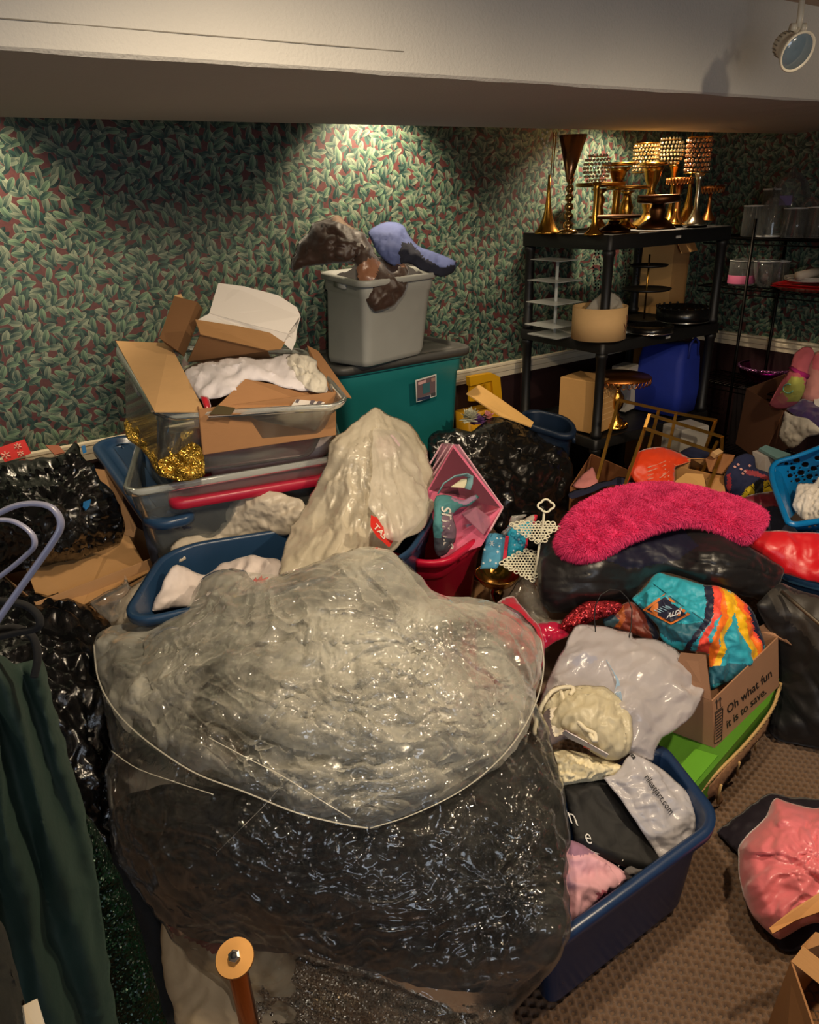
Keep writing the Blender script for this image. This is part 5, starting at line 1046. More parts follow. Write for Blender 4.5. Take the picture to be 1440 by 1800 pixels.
soft('plastic_wrap', [(880, 938), (895, 925), (898, 905), (925, 905), (900, 930), (890, 942)], [(880, 938, 'z', .64), (898, 905, 'z', .70), (925, 905, 'z', .70)], film(.3), .005, .005, 8, 4, .006, .03, 'film', 104, 'crinkled clear wrap above the snowflake pouches', 'wrap')
# crocheted two-tier doily stand
DO = cloth((212, 208, 184), .9, .1); rt = root('doily_stand', 'white two-tier openwork stand with flower-shaped ring handle', 'stand', G(945, 1012, .45))
def doily(nm, corners, rowc, S):
    """openwork plate: rows of small rings clipped to an outline, scalloped at its edge"""
    P = []; B = np.array(corners, float); nf = near(S, .0)
    xs, ys = np.arange(B[:, 0].min() - 4, B[:, 0].max() + 4, 5.6), np.arange(B[:, 1].min() - 4, B[:, 1].max() + 4, 4.6)
    for j, y in enumerate(ys):
        for x in xs + (2.8 if j % 2 else 0):
            if inpoly(np.array([x]), np.array([y]), corners)[0]: P.append(tube(nf([(x + 2.9 * math.cos(a), y + 2.3 * math.sin(a)) for a in np.linspace(0, 6.28, 8)[:-1]]), .0017, 4, True))
    E_ = smooth_poly(corners, 7.5, 0, 0, False)
    for x, y in E_: P.append(tube(nf([(x + 4.2 * math.cos(a), y + 3.2 * math.sin(a)) for a in np.linspace(0, 6.28, 9)[:-1]]), .0024, 5, True))
    V, Fc = join(P); o = mesh(nm, V, Fc, DO, rt); o['kind'] = 'stuff'
doily('upper_tier', [(900, 922), (918, 918), (938, 920), (955, 919), (972, 920), (982, 928), (966, 935), (958, 950), (944, 952), (926, 942)], 0, Surf([(900, 922, 'z', .70), (982, 928, 'z', .70), (944, 952, 'z', .66)]))
doily('lower_tier', [(882, 990), (895, 982), (912, 972), (925, 968), (942, 972), (948, 990), (942, 1012), (936, 1020), (918, 1010), (898, 1000)], 0, Surf([(882, 990, 'z', .58), (945, 972, 'z', .58), (936, 1020, 'z', .54)]))
V, Fc = tube(P3((957, 898, 'z', .76), (955, 920, 'z', .71), (948, 960, 'z', .64), (944, 990, 'z', .58), (938, 1024, 'z', .52)), .0042, 8); mesh('post', V, Fc, DO, rt)
rg = []
for a in np.linspace(0, 2 * math.pi, 61)[:-1]: q = 11 + 3.4 * abs(math.cos(2 * a)); rg.append(GD(960 + q * math.cos(a), 889 + q * .78 * math.sin(a), dep_of(957, 898, 'z', .76)))
V, Fc = tube(rg, .0036, 8, True); mesh('ring_handle', V, Fc, DO, rt)
# fluted gold bowl
def gold_bowl():
    c_ = G(875, 1010, .52); s = dep_of(875, 1010, 'z', .52) / F; R1 = 39 * s
    r = root('pedestal_bowl', 'gold fluted glass pedestal bowl between the pouch and the red fabric', 'bowl', (c_[0], c_[1], .36)); n = 96; V = []; Fc = []
    pr = [(.001, -.035, 0), (R1 * .45, -.033, 0), (R1 * .75, -.018, .5), (R1 * .93, -.002, .9), (R1 * 1.0, .006, .4), (R1 * 1.03, .005, .0), (R1 * 1.0, 0, .0), (R1 * .8, -.024, .8), (R1 * .5, -.04, .5), (R1 * .2, -.05, 0)]
    for rr, z, fl2 in pr:
        for i in range(n): a = 2 * math.pi * i / n; q = rr * (1 + .025 * fl2 * math.cos(24 * a)); V.append((q * math.cos(a), q * math.sin(a), z + .002 * fl2 * math.cos(24 * a)))
    for k in range(len(pr) - 1):
        for i in range(n): j = (i + 1) % n; Fc.append((k * n + i, k * n + j, k * n + n + j, k * n + n + i))
    mesh('bowl', np.array(V) + np.array([c_[0], c_[1], .52]), Fc, metal((214, 156, 78), .2), r)
    V, Fc = lathe([(R1 * .5, 0), (R1 * .5, .01), (R1 * .2, .03), (R1 * .16, .06), (R1 * .3, .09), (R1 * .22, .115)], 24, (c_[0], c_[1], .36)); mesh('stem', V, Fc, metal((170, 130, 70), .15), r)
gold_bowl()
carton('cardboard_box', 'small cardboard box beneath the gold fluted bowl', (*G(815, 1060, .3)[:2], .1), .4, .16, .14, .26, CARD)
soft('plastic_wrap', [(900, 1040), (920, 1015), (940, 1025), (955, 1060), (968, 1085), (990, 1090), (960, 1110), (935, 1095), (905, 1070), (890, 1055)], [(900, 1040, 'z', .46), (930, 1018, 'z', .5), (985, 1090, 'z', .42), (935, 1095, 'z', .42)], film(.35, (200, 194, 180), .1), .03, .02, 20, 3.5, .014, .035, 'film', 106, 'crumpled clear plastic beside the gold fluted bowl', 'wrap')
soft('red_fabric', [(772, 1046), (800, 1052), (840, 1060), (866, 1062), (884, 1052), (904, 1048), (912, 1060), (930, 1078), (948, 1100), (958, 1130), (955, 1165), (942, 1205), (930, 1222), (912, 1215), (895, 1180), (870, 1160), (848, 1130), (838, 1100), (815, 1080)],
     [(772, 1046, 'z', .52), (900, 1050, 'z', .52), (955, 1130, 'z', .50), (930, 1220, 'z', .40), (860, 1140, 'z', .50)], satin((178, 18, 48), .45), .02, .05, 26, 5, .012, .06, 'cloth', 107, 'crimson fabric edge beneath the big clear bag, right side', 'fabric', jag=2)
# gold rectangular frames
FR = metal((196, 148, 66), .35)
def frame(label, bars_):
    pts = [p for b in bars_ for p in b]; base = P3(min(pts, key=lambda t: -t[1]))[0]; r = root('metal_rack', label, 'frame', base)
    for a, b in bars_: V, Fc = bar(P3(a)[0], P3(b)[0], .0125); mesh('bar', V, Fc, FR, r, False)
frame('tall gold metal box frame behind the pink pillow, the farther one', [((1088, 703, 'y', 2.10), (1189, 726, 'y', 1.98)), ((1189, 726, 'y', 1.98), (1259, 739, 'y', 1.90)), ((1088, 703, 'y', 2.10), (1038, 890, 'y', 1.92)), ((1259, 739, 'y', 1.90), (1214, 860, 'y', 1.78)), ((1189, 726, 'y', 1.98), (1156, 880, 'y', 1.82)), ((1159, 719, 'y', 2.02), (1116, 880, 'y', 1.86))])
frame('shorter gold metal box frame leaning in front of the tall one', [((1142, 729, 'y', 1.92), (1270, 768, 'y', 1.76)), ((1134, 753, 'y', 1.88), (1268, 799, 'y', 1.70)), ((1142, 729, 'y', 1.92), (1088, 885, 'y', 1.76)), ((1270, 768, 'y', 1.76), (1268, 799, 'y', 1.70)), ((1268, 799, 'y', 1.70), (1238, 880, 'y', 1.62)), ((1142, 729, 'y', 1.92), (1134, 753, 'y', 1.88)), ((1262, 776, 'y', 1.78), (1226, 850, 'y', 1.74))])
soft('plastic_wrap', [(1028, 548), (1040, 528), (1058, 514), (1074, 512), (1092, 526), (1102, 546), (1098, 562), (1060, 566), (1034, 562)], [(1028, 556, 'y', 2.42), (1070, 514, 'y', 2.40), (1100, 556, 'y', 2.36), (1064, 562, 'y', 2.38)], film(.5, (220, 216, 206), .1), .03, .03, 20, 3, .014, .04, 'film', 301, 'crinkled clear plastic stuffed into the round wooden box', 'wrap')
# boxes and the orange bag behind the pillow
rt = carton8('cardboard_box', 'cardboard box with a pink cloth inside, left of the orange bag', shrink([G(1000, 905, .42), G(1095, 930, .42), G(1125, 850, .48), G(1030, 810, .48)], 1, .2), [G(1003, 856, .55), G(1092, 858, .55), G(1118, 832, .55), G(1040, 798, .57)], card((150, 96, 56)))
soft('pink_cloth', [(1008, 852), (1020, 838), (1040, 820), (1046, 832), (1052, 850), (1040, 858), (1015, 860)], [(1008, 852, 'z', .56), (1040, 820, 'z', .60), (1050, 855, 'z', .56)], cloth((206, 130, 130)), .02, .02, 14, 3.5, .008, .04, 'cloth', 111, 'pink cloth in the cardboard box left of the orange bag', 'cloth')
soft('navy_strap', [(1000, 866), (1060, 848), (1090, 836), (1120, 850), (1140, 858), (1120, 866), (1080, 850), (1050, 862), (1004, 878)], [(1000, 868, 'z', .57), (1090, 838, 'z', .58), (1130, 860, 'z', .56), (1050, 860, 'z', .57)], cloth((26, 30, 60)), .006, .006, 8, 4, .003, .05, 'cloth', 112, 'navy strap lying across the cardboard box with pink cloth', 'strap')
rt = root('apron', 'bright orange bag with white block print behind the gold frames', 'bag', G(1150, 870, .4))
ob = soft('body', [(1104, 828), (1112, 808), (1122, 794), (1140, 787), (1165, 786), (1190, 792), (1216, 808), (1200, 816), (1188, 820), (1186, 850), (1184, 880), (1150, 880), (1120, 852)], [(1104, 828, 'z', .62), (1140, 787, 'z', .68), (1216, 808, 'z', .62), (1184, 878, 'z', .55), (1120, 860, 'z', .56)], satin((226, 62, 14), .5), .03, .04, 26, 3.5, .006, .07, 'cloth', 113, parent=rt, jag=1)
P = []
for k in range(7): y0 = 818 + k * 7; P.append(bar(*on_surf(ob, [(1139, y0 + 4), (1170, y0 - 8)], .003), .008, .001))
for k in range(5): y0 = 832 + k * 8; P.append(bar(*on_surf(ob, [(1160, y0 + 8), (1176, y0 - 4)], .0035), .006, .001))
V, Fc = join(P); o = mesh('white_print', V, Fc, flat((226, 170, 150)), rt, False); o['kind'] = 'stuff'
for a, b in (((1176, 811), (1190, 819)), ((1190, 818), (1214, 811))): V, Fc = bar(*on_surf(ob, [a, b], .002), .003, .002); mesh('seam', V, Fc, flat((240, 130, 90)), rt, False)
rt = carton8('cardboard_box', 'small open cardboard box right of the orange bag', [G(1186, 890, .40), G(1272, 900, .40), G(1290, 850, .46), G(1210, 840, .46)], [G(1184, 818, .60), G(1272, 838, .58), G(1286, 808, .60), G(1214, 806, .63)], card((190, 140, 84)))
V, Fc = slab(P3((1184, 848, 'z', .57), (1206, 832, 'z', .585), (1236, 834, 'z', .58), (1242, 860, 'z', .54), (1190, 862, 'z', .55)), .004); mesh('flap', V, Fc, card((216, 168, 104)), rt, False)
V, Fc = slab(P3((1240, 806, 'z', .63), (1262, 796, 'z', .66), (1292, 800, 'z', .64), (1284, 822, 'z', .60), (1270, 834, 'z', .585), (1246, 828, 'z', .6)), .004); mesh('flap', V, Fc, card((156, 106, 66)), rt, False)
V, Fc = slab(P3((1242, 844, 'z', .56), (1270, 828, 'z', .585), (1276, 870, 'z', .54), (1240, 872, 'z', .53)), .004); mesh('flap', V, Fc, card((196, 146, 90)), rt, False)
V, Fc = slab(P3((1250, 797, 'z', .665), (1262, 791, 'z', .67), (1270, 797, 'z', .66), (1258, 803, 'z', .655)), .02); mesh('torn_edge', V, Fc, CARDL, rt, False)
rt = root('clear_box', 'clear plastic box with white paper behind the orange bag', 'box', (*G(1200, 800, .45)[:2], 0)); V, Fc = box(.17, .13, .61, (0, 0, 0)); mesh('body', rot(V, -.2, (*G(1200, 800, .45)[:2], 0)), Fc, clearp((206, 200, 190), .6), rt, False)
soft('navy_cloth', [(1196, 796), (1216, 786), (1240, 790), (1262, 796), (1258, 806), (1236, 810), (1216, 808)], [(1196, 796, 'z', .62), (1240, 790, 'z', .64), (1240, 810, 'z', .6)], cloth((20, 26, 56)), .015, .03, 12, 4, .006, .05, 'cloth', 115, 'navy cloth behind the small cardboard box', 'cloth')
# patterned bag, maroon and navy cloth
rt = root('backpack', 'navy patterned bag with yellow and black panels left of the blue basket', 'bag', G(1320, 880, .4))
pb = soft('body', [(1274, 838), (1282, 818), (1296, 802), (1312, 797), (1326, 802), (1330, 822), (1352, 832), (1362, 852), (1366, 868), (1340, 872), (1316, 876), (1296, 874), (1276, 862)], [(1274, 838, 'z', .60), (1312, 797, 'z', .68), (1366, 860, 'z', .56), (1276, 862, 'z', .54), (1316, 876, 'z', .52)], cloth((26, 32, 66)), .03, .05, 24, 3, .007, .05, 'cloth', 117, parent=rt, jag=1,
          regions=[([(1302, 874), (1312, 858), (1324, 850), (1328, 858), (1324, 872), (1312, 878)], cloth((206, 176, 30))), ([(1341, 846), (1356, 844), (1366, 860), (1364, 866), (1342, 866)], cloth((206, 176, 30))), ([(1326, 846), (1340, 844), (1341, 868), (1326, 870)], cloth((14, 14, 16))), ([(1308, 826), (1330, 828), (1356, 840), (1356, 846), (1338, 840), (1312, 834)], cloth((156, 60, 70))), ([(1278, 834), (1284, 832), (1287, 852), (1283, 864), (1278, 858)], cloth((150, 40, 54)))])
for a, b in (((1312, 862), (1320, 876)), ((1344, 858), (1362, 848)), ((1350, 848), (1360, 864)), ((1320, 852), (1328, 864))): V, Fc = bar(*on_surf(pb, [a, b], .002), .004, .002); mesh('black_line', V, Fc, flat((16, 16, 18)), rt, False)
P = []
for x, y in ((1292, 820), (1303, 824), (1310, 828), (1298, 816), (1318, 818), (1306, 832)): V, Fc = slab(on_surf(pb, [(x - 3, y), (x, y - 2), (x + 3, y + 1), (x, y + 3)], .003), .001); P.append((V, Fc))
V, Fc = join(P); o = mesh('speckle_print', V, Fc, flat((206, 150, 140)), rt, False); o['kind'] = 'stuff'
soft('maroon_cloth', [(1310, 876), (1340, 868), (1366, 864), (1374, 880), (1380, 905), (1360, 905), (1330, 895)], [(1310, 876, 'z', .56), (1366, 864, 'z', .58), (1380, 905, 'z', .54), (1335, 895, 'z', .53)], satin((104, 18, 34), .5), .02, .05, 16, 4, .01, .05, 'cloth', 118, 'maroon cloth beneath the patterned navy bag', 'cloth')
soft('navy_cloth', [(1335, 900), (1362, 890), (1382, 900), (1400, 925), (1412, 938), (1380, 940), (1345, 935), (1330, 920)], [(1335, 900, 'z', .54), (1382, 900, 'z', .55), (1405, 938, 'z', .53), (1340, 935, 'z', .5)], cloth((26, 28, 48)), .02, .05, 18, 4, .008, .06, 'cloth', 119, 'dark navy cloth between the pillow and the blue basket', 'cloth')
rt = root('clear_box', 'small clear storage box with grey lid left of the blue basket', 'box', G(1365, 830, .5))
V, Fc = slab(P3((1336, 790, 'z', .66), (1358, 800, 'z', .65), (1358, 830, 'z', .58), (1340, 824, 'z', .58)), .1); mesh('body', V, Fc, clearp((206, 196, 190), .55), rt, False); V, Fc = slab(P3((1334, 790, 'z', .67), (1346, 784, 'z', .68), (1390, 800, 'z', .66), (1366, 808, 'z', .65)), .012); mesh('lid', V, Fc, plastic((96, 126, 126), .4), rt, False)
# brown box with plush things at the right wall
CB = card((126, 84, 58)); tA, tB, tC = G(1313, 683, .70), G(1378, 723, .70), G(1448, 692, .70)
btop = [tA, tB, tB + (tC - tB), tA + (tC - tB)]
tl = [G(1294, 780, .40), G(1338, 812, .40)]; bbot = [tl[0], tl[1], tl[1] + (tC - tB), tl[0] + (tC - tB)]
rt = carton8('cardboard_box', 'large open brown cardboard box of plush toys at the right', [bbot[0], bbot[1], bbot[2], bbot[3]], btop, CB)
rt = root('plush_pillow', 'pink and yellow-green plush neck pillow with magenta band, in the brown box', 'pillow', G(1390, 715, .6))
pk = soft('body', [(1352, 712), (1360, 696), (1376, 668), (1388, 648), (1398, 622), (1412, 610), (1426, 610), (1432, 622), (1424, 642), (1420, 662), (1414, 690), (1402, 708), (1384, 718), (1366, 720)], [(1352, 712, 'z', .72), (1384, 718, 'z', .72), (1412, 610, 'z', .98), (1432, 625, 'z', .96), (1395, 665, 'z', .90)], cloth((226, 112, 126), .9), .045, .04, 20, 3, .003, .05, 'cloth', 121, parent=rt, jag=1, regions=[([(1372, 690), (1392, 662), (1412, 664), (1418, 690), (1404, 705), (1384, 706), (1372, 700)], cloth((196, 196, 96), .9)), ([(1364, 700), (1376, 690), (1386, 700), (1378, 712)], cloth((230, 136, 130), .9))])
V, Fc = tube(on_surf(pk, [(1391, 646), (1400, 652), (1410, 658), (1421, 663)], .006), .012, 8, False, .4); mesh('magenta_band', V, Fc, cloth((176, 30, 110)), rt)
P = [tube(on_surf(pk, [(1386 + 9 * math.cos(a), 683 + 8 * math.sin(a)) for a in np.linspace(.5, 5.2, 14)], .003), .003, 5)]
V, Fc = join(P); mesh('swirl', V, Fc, cloth((120, 176, 150)), rt)
soft('plush_toy', [(1420, 640), (1430, 622), (1445, 616), (1470, 620), (1470, 690), (1440, 712), (1412, 704), (1414, 680)], [(1430, 622, 'z', .96), (1470, 640, 'z', .92), (1440, 710, 'z', .74), (1412, 700, 'z', .76)], cloth((222, 150, 140), .9), .04, .04, 20, 4, .004, .05, 'cloth', 122, 'second salmon pink plush beside the neck pillow at the right edge', 'plush toy', regions=[([(1425, 625), (1470, 615), (1470, 655), (1430, 650)], cloth((220, 110, 120)))])
soft('purple_sash', [(1384, 720), (1396, 708), (1412, 700), (1430, 704), (1470, 700), (1470, 745), (1430, 752), (1405, 736)], [(1384, 720, 'z', .72), (1412, 700, 'z', .76), (1470, 720, 'z', .72), (1425, 750, 'z', .70)], satin((66, 50, 100), .4), .02, .05, 16, 3.5, .01, .05, 'cloth', 123, 'dark purple satin in the brown box below the plush toys', 'fabric')
soft('white_cloth', [(1378, 724), (1392, 730), (1420, 736), (1440, 752), (1445, 762), (1420, 768), (1402, 784), (1388, 788), (1374, 776), (1368, 764), (1374, 748)], [(1378, 724, 'z', .715), (1440, 752, 'z', .715), (1388, 788, 'z', .56), (1370, 764, 'z', .60)], cloth((212, 204, 190)), .015, .01, 14, 3.5, .012, .05, 'cloth', 124, 'white cloth hanging over the front of the brown box', 'cloth', jag=1)
V, Fc = slab(P3((1432, 702, 'z', .76), (1460, 706, 'z', .76), (1460, 745, 'z', .7), (1436, 735, 'z', .7)), .03); T(origin(mesh('white_carton', V, Fc, paint((220, 216, 206)), None, False)), 'corner of a white carton in the brown box at the right edge', 'box')
# black round table with candle crystals; purple bowl
c_ = G(1297, 640, .62)
rt = root('side_table', 'small round black table beside the shelving unit', 'table', (c_[0], c_[1], 0)); V, Fc = lathe([(.10, .6), (.115, .605), (.118, .62), (.001, .625)], 32, (c_[0], c_[1], 0)); mesh('tabletop', V, Fc, plastic((34, 26, 24), .2), rt); V, Fc = lathe([(.10, 0), (.09, .02), (.035, .04), (.03, .3), (.035, .6)], 20, (c_[0], c_[1], 0)); mesh('pedestal', V, Fc, BLK, rt)
for dx, n_, lab in ((-.028, 5, 'silver beaded candle holder, left one on the black table'), (.035, 4, 'silver beaded candle holder, right one on the black table')):
    r = root('beaded_candle_holder', lab, 'candle holder', (c_[0] + dx, c_[1], .625), 'silver candle holders on the black table')
    for k in range(n_):
        P = []
        for i in range(8): a = 2 * math.pi * i / 8 + k; P.append((lathe([(.001, -.009), (.008, -.004), (.008, .004), (.001, .009)], 8)[0] + np.array([.02 * math.cos(a), .02 * math.sin(a), 0]), lathe([(0, 0)] * 4, 8)[1]))
        V, Fc = join(P); o = mesh('bead_ring', V + np.array([c_[0] + dx, c_[1], .64 + k * .017]), Fc, SILV, r); o['kind'] = 'stuff'
c_ = G(1365, 668, .62); 
rt = root('serving_bowl', 'metallic purple bowl with sequined rim between the black table and the box', 'bowl', (c_[0], c_[1], .62)); V, Fc = lathe([(.05, -.02), (.10, 0), (.15, .05), (.165, .10), (.16, .10), (.14, .05), (.09, .01), (.001, .005)], 40, (c_[0] - .02, c_[1] + .05, .6)); mesh('body', V, Fc, metal((110, 14, 90), .25), rt); V, Fc = lathe([(.16, .086), (.168, .09), (.168, .104), (.158, .104)], 40, (c_[0] - .02, c_[1] + .05, .6)); mesh('rim', V, Fc[:-2], glitter((120, 20, 110), (240, 170, 230), 260, .2, .9), rt)
V, Fc = box(.26, .22, .57, (c_[0] - .02, c_[1] + .05, 0)); T(origin(mesh('storage_box', V, Fc, plastic((24, 18, 22), .5), None, False)), 'dark box under the purple bowl', 'box')
# blue perforated basket
BB = plastic((12, 112, 176), .25)
rt = root('laundry_basket', 'bright blue plastic basket with round holes at the right edge', 'basket', G(1420, 930, .45))
rimp = [(1520, 770), (1476, 776), (1440, 787), (1400, 802), (1366, 812), (1357, 824), (1358, 842), (1366, 868), (1378, 900), (1386, 918), (1400, 922), (1440, 916), (1480, 908), (1540, 900)]
RS = Surf([(1357, 824, 'z', .70), (1440, 787, 'z', .76), (1386, 918, 'z', .62), (1480, 908, 'z', .62), (1520, 770, 'z', .78)])
V, Fc = tube(RS.at(smooth_poly(rimp, 5, 0)[:int(len(smooth_poly(rimp, 5, 0)) * .82)]), .011, 8, False, .7); mesh('rim', V, Fc, BB, rt)
def basket_wall(nm, poly, S, holes, lift):
    o = soft(nm, poly, S, BB, .002, .0, 10, 1.6, 0, .05, 'cloth', 0, parent=rt, jag=0, curve=False, closed=False)
    me = o.data; XY, top = SURF[o.name]; import bmesh
    b = bmesh.new(); b.from_mesh(me); b.verts.ensure_lookup_table(); dl = []
    for f in b.faces:
        c = XY[[v.index for v in f.verts]].mean(0)
        for hx, hy, hr in holes:
            if ((c[0] - hx) / hr) ** 2 + ((c[1] - hy) / (hr * .72)) ** 2 < 1: dl.append(f); break
    bmesh.ops.delete(b, geom=dl, context='FACES'); b.to_mesh(me); b.free(); md = o.modifiers.new('thickness', 'SOLIDIFY'); md.thickness = .004
holes = [(1401, 809, 6.5), (1416, 817, 6.5), (1431, 824, 6), (1395, 823, 5.5), (1409, 831, 6.5), (1424, 838, 6), (1390, 836, 5), (1403, 844, 5), (1438, 806, 6), (1383, 815, 4), (1386, 829, 2.2), (1397, 832, 2.2), (1401, 837, 2.4), (1412, 838, 2.4), (1415, 844, 2.4), (1407, 823, 2.2), (1422, 828, 2.4), (1392, 846, 2.2), (1392, 815, 2.2), (1436, 836, 3), (1432, 846, 4), (1438, 820, 2.5)]
WS = Surf([(1362, 822, 'z', .69), (1440, 790, 'z', .75), (1375, 870, 'z', .60), (1440, 850, 'z', .58), (1480, 790, 'z', .76)])
basket_wall('perforated_wall', [(1362, 820), (1400, 804), (1440, 790), (1500, 778), (1500, 870), (1440, 872), (1400, 880), (1380, 876), (1366, 850)], WS, holes, 0)
V, Fc = slab(P3((1358, 830, 'z', .69), (1372, 826, 'z', .67), (1398, 902, 'z', .54), (1386, 914, 'z', .61)), .004); mesh('end_wall', V, Fc, BB, rt, False)
SURFB = Surf([(1386, 924, 'z', .61), (1480, 912, 'z', .61), (1400, 960, 'z', .50), (1480, 950, 'z', .50)])
basket_wall('outer_wall', [(1390, 920), (1440, 916), (1500, 906), (1500, 945), (1425, 948), (1412, 944)], SURFB, [(1424, 926, 3), (1434, 924, 3), (1428, 935, 3), (1438, 934, 3), (1418, 936, 2.6), (1446, 930, 4), (1434, 943, 2.4)], 0)
V, Fc = slab(P3((1386, 900, 'z', .46), (1480, 890, 'z', .46), (1480, 850, 'z', .5), (1390, 860, 'z', .5)), .004); mesh('floor_panel', V, Fc, BB, rt, False)
soft('lace_fabric', [(1394, 888), (1400, 866), (1406, 850), (1430, 850), (1440, 836), (1480, 830), (1480, 912), (1440, 914), (1416, 916), (1404, 905)], [(1394, 888, 'z', .60), (1406, 852, 'z', .64), (1470, 840, 'z', .68), (1460, 912, 'z', .60), (1404, 905, 'z', .57)], cloth((214, 206, 196), .95, .1), .03, .03, 20, 2.6, .010, .022, 'bag', 131, 'white textured lace fabric inside the blue basket', 'fabric', jag=2)
# red satin, second navy tote
h_top = [G(1374, 1012, .46), G(1560, 1060, .46), G(1500, 930, .46), G(1330, 925, .46)]
tote8('navy_tote', 'navy tote with light blue rim under the red satin at the right edge', shrink(h_top, .85, .02), h_top, plastic((26, 48, 76), .4), .014, .04, plastic((70, 116, 152), .35))
soft('red_satin', [(1304, 950), (1322, 936), (1345, 932), (1380, 934), (1420, 936), (1480, 948), (1480, 1035), (1430, 1022), (1392, 1012), (1376, 1008), (1366, 994), (1345, 978), (1322, 966)], [(1304, 950, 'z', .56), (1380, 934, 'z', .60), (1480, 960, 'z', .57), (1430, 1022, 'z', .49), (1376, 1008, 'z', .49), (1345, 975, 'z', .54)], satin((206, 6, 24), .4, .7, .5), .025, .05, 26, 3.4, .010, .14, 'cloth', 133, 'bright red satin bundle beside the pink pillow', 'fabric', jag=2)
# duffel and black fabric at the far right
soft('duffel_bag', [(1330, 1062), (1344, 1048), (1372, 1024), (1400, 1034), (1480, 1080), (1480, 1330), (1440, 1316), (1400, 1308), (1370, 1300), (1352, 1282), (1362, 1230), (1366, 1180), (1360, 1120), (1338, 1085)],
     [(1330, 1062, 'z', .50), (1380, 1028, 'z', .52), (1480, 1100, 'z', .46), (1355, 1280, 'z', .04), (1440, 1316, 'z', .02), (1366, 1180, 'z', .22), (1480, 1240, 'z', .2)], satin((30, 29, 30), .5, .4, .1), .05, .08, 50, 6, .014, .12, 'cloth', 135, 'dark grey garment bag slumped to the floor at the right edge', 'bag', jag=2, regions=[([(1340, 1030), (1480, 1060), (1480, 1190), (1420, 1120), (1370, 1080)], satin((56, 52, 48), .5, .4, .1))])
V, Fc = tube(P3((1374, 1040, 'z', .53), (1400, 1062, 'z', .52), (1440, 1096, 'z', .50), (1480, 1130, 'z', .48)), .006, 6); T(origin(mesh('zipper', V, Fc, metal((120, 112, 100), .5), None)), 'metal zipper along the dark grey garment bag', 'zipper')
# black garment bag under the pillow
BG = satin((26, 25, 27), .38, .5, .05)
soft('garment_bag', [(943, 1008), (946, 968), (960, 948), (975, 940), (992, 935), (1040, 930), (1120, 925), (1190, 922), (1228, 922), (1256, 930), (1296, 948), (1326, 968), (1352, 984), (1378, 1000), (1374, 1024), (1366, 1044), (1344, 1058), (1318, 1050), (1290, 1042), (1250, 1030), (1200, 1014), (1165, 1006), (1148, 1012), (1126, 1034), (1110, 1052), (1080, 1054), (1040, 1064), (1006, 1076), (968, 1078), (952, 1056)],
     [(943, 1008, 'z', .56), (975, 945, 'z', .62), (1120, 930, 'z', .66), (1228, 925, 'z', .64), (1376, 1002, 'z', .54), (1345, 1055, 'z', .46), (1200, 1014, 'z', .56), (1110, 1052, 'z', .48), (968, 1078, 'z', .46), (1050, 1000, 'z', .60), (1250, 980, 'z', .62)], BG, .02, .08, 40, 4, .014, .2, 'cloth', 141, 'black garment bag crumpled beneath the fluffy pink pillow', 'garment bag', jag=2, regions=[([(1070, 965), (1190, 925), (1228, 960), (1190, 985), (1100, 1000), (1060, 985)], satin((20, 20, 40), .5, .3, .1))], extra=creases(1400, 1020, 1.6, 300, 5, .02, 23, .4))
# pink fur pillow
rt = root('fur_pillow', 'hot pink fluffy pillow lying on the black garment bag', 'pillow', G(1150, 950, .62))
pl = [(978, 955), (984, 932), (998, 908), (1022, 886), (1056, 868), (1092, 856), (1130, 850), (1172, 850), (1214, 854), (1262, 866), (1300, 876), (1326, 888), (1347, 902), (1344, 920), (1330, 938), (1310, 952), (1290, 946), (1256, 930), (1228, 921), (1190, 922), (1150, 932), (1110, 948), (1075, 966), (1050, 980), (1018, 984), (990, 974)]
PF = cloth((206, 24, 84), .95, .2, 300, .5, .8)
pw = soft('cushion', pl, [(978, 955, 'z', .66), (1050, 978, 'z', .66), (1130, 850, 'z', .74), (1345, 905, 'z', .66), (1310, 950, 'z', .64), (1170, 925, 'z', .70), (1020, 888, 'z', .74)], PF, .07, .06, 46, 4.5, .005, .06, 'cloth', 143, parent=rt, jag=1, rnd=True)
def fur(o, n, L, m, parent, seed=1):
    XY, top = SURF[o.name]; r = np.random.RandomState(seed); me = o.data; nv = len(XY); Fa = np.array([tuple(p.vertices) for p in me.polygons]); Fa = Fa[(Fa < nv).all(1)]
    q = top[Fa]; ar = np.linalg.norm(np.cross(q[:, 1] - q[:, 0], q[:, 2] - q[:, 0]), axis=1); idx = r.choice(len(Fa), n, p=ar / ar.sum()); w = r.dirichlet((1, 1, 1), n); P = (q[idx] * w[:, :, None]).sum(1)
    N = np.cross(q[idx, 1] - q[idx, 0], q[idx, 2] - q[idx, 0]); N /= np.linalg.norm(N, axis=1)[:, None]
    fl = np.stack([noise(P / .035, seed + 3 + k) for k in range(3)], 1) * 1.1; fl[:, 2] -= .35; D = N + fl + r.normal(size=P.shape) * .25; D /= np.linalg.norm(D, axis=1)[:, None]
    S_ = np.cross(D, r.normal(size=P.shape)); S_ /= np.linalg.norm(S_, axis=1)[:, None]; w0 = .0009; l = L * r.uniform(.6, 1.1, (n, 1))
    V = np.concatenate([P + S_ * w0, P - S_ * w0, P + D * l * .6 - S_ * w0 * .8 + np.array([0, 0, -.0015]), P + D * l * .6 + S_ * w0 * .8 + np.array([0, 0, -.0015]), P + D * l + np.array([0, 0, -.005])]); i = np.arange(n)
    Fc = np.concatenate([np.stack([i, i + n, i + 2 * n], 1), np.stack([i, i + 2 * n, i + 3 * n], 1), np.stack([i + 3 * n, i + 2 * n, i + 4 * n], 1)])
    f = fast_mesh('fur', V, Fc, [m], parent); f['kind'] = 'stuff'; return f
fur(pw, 60000, .017, cloth((240, 56, 116), .8, .25, 50, .0, .6), rt)
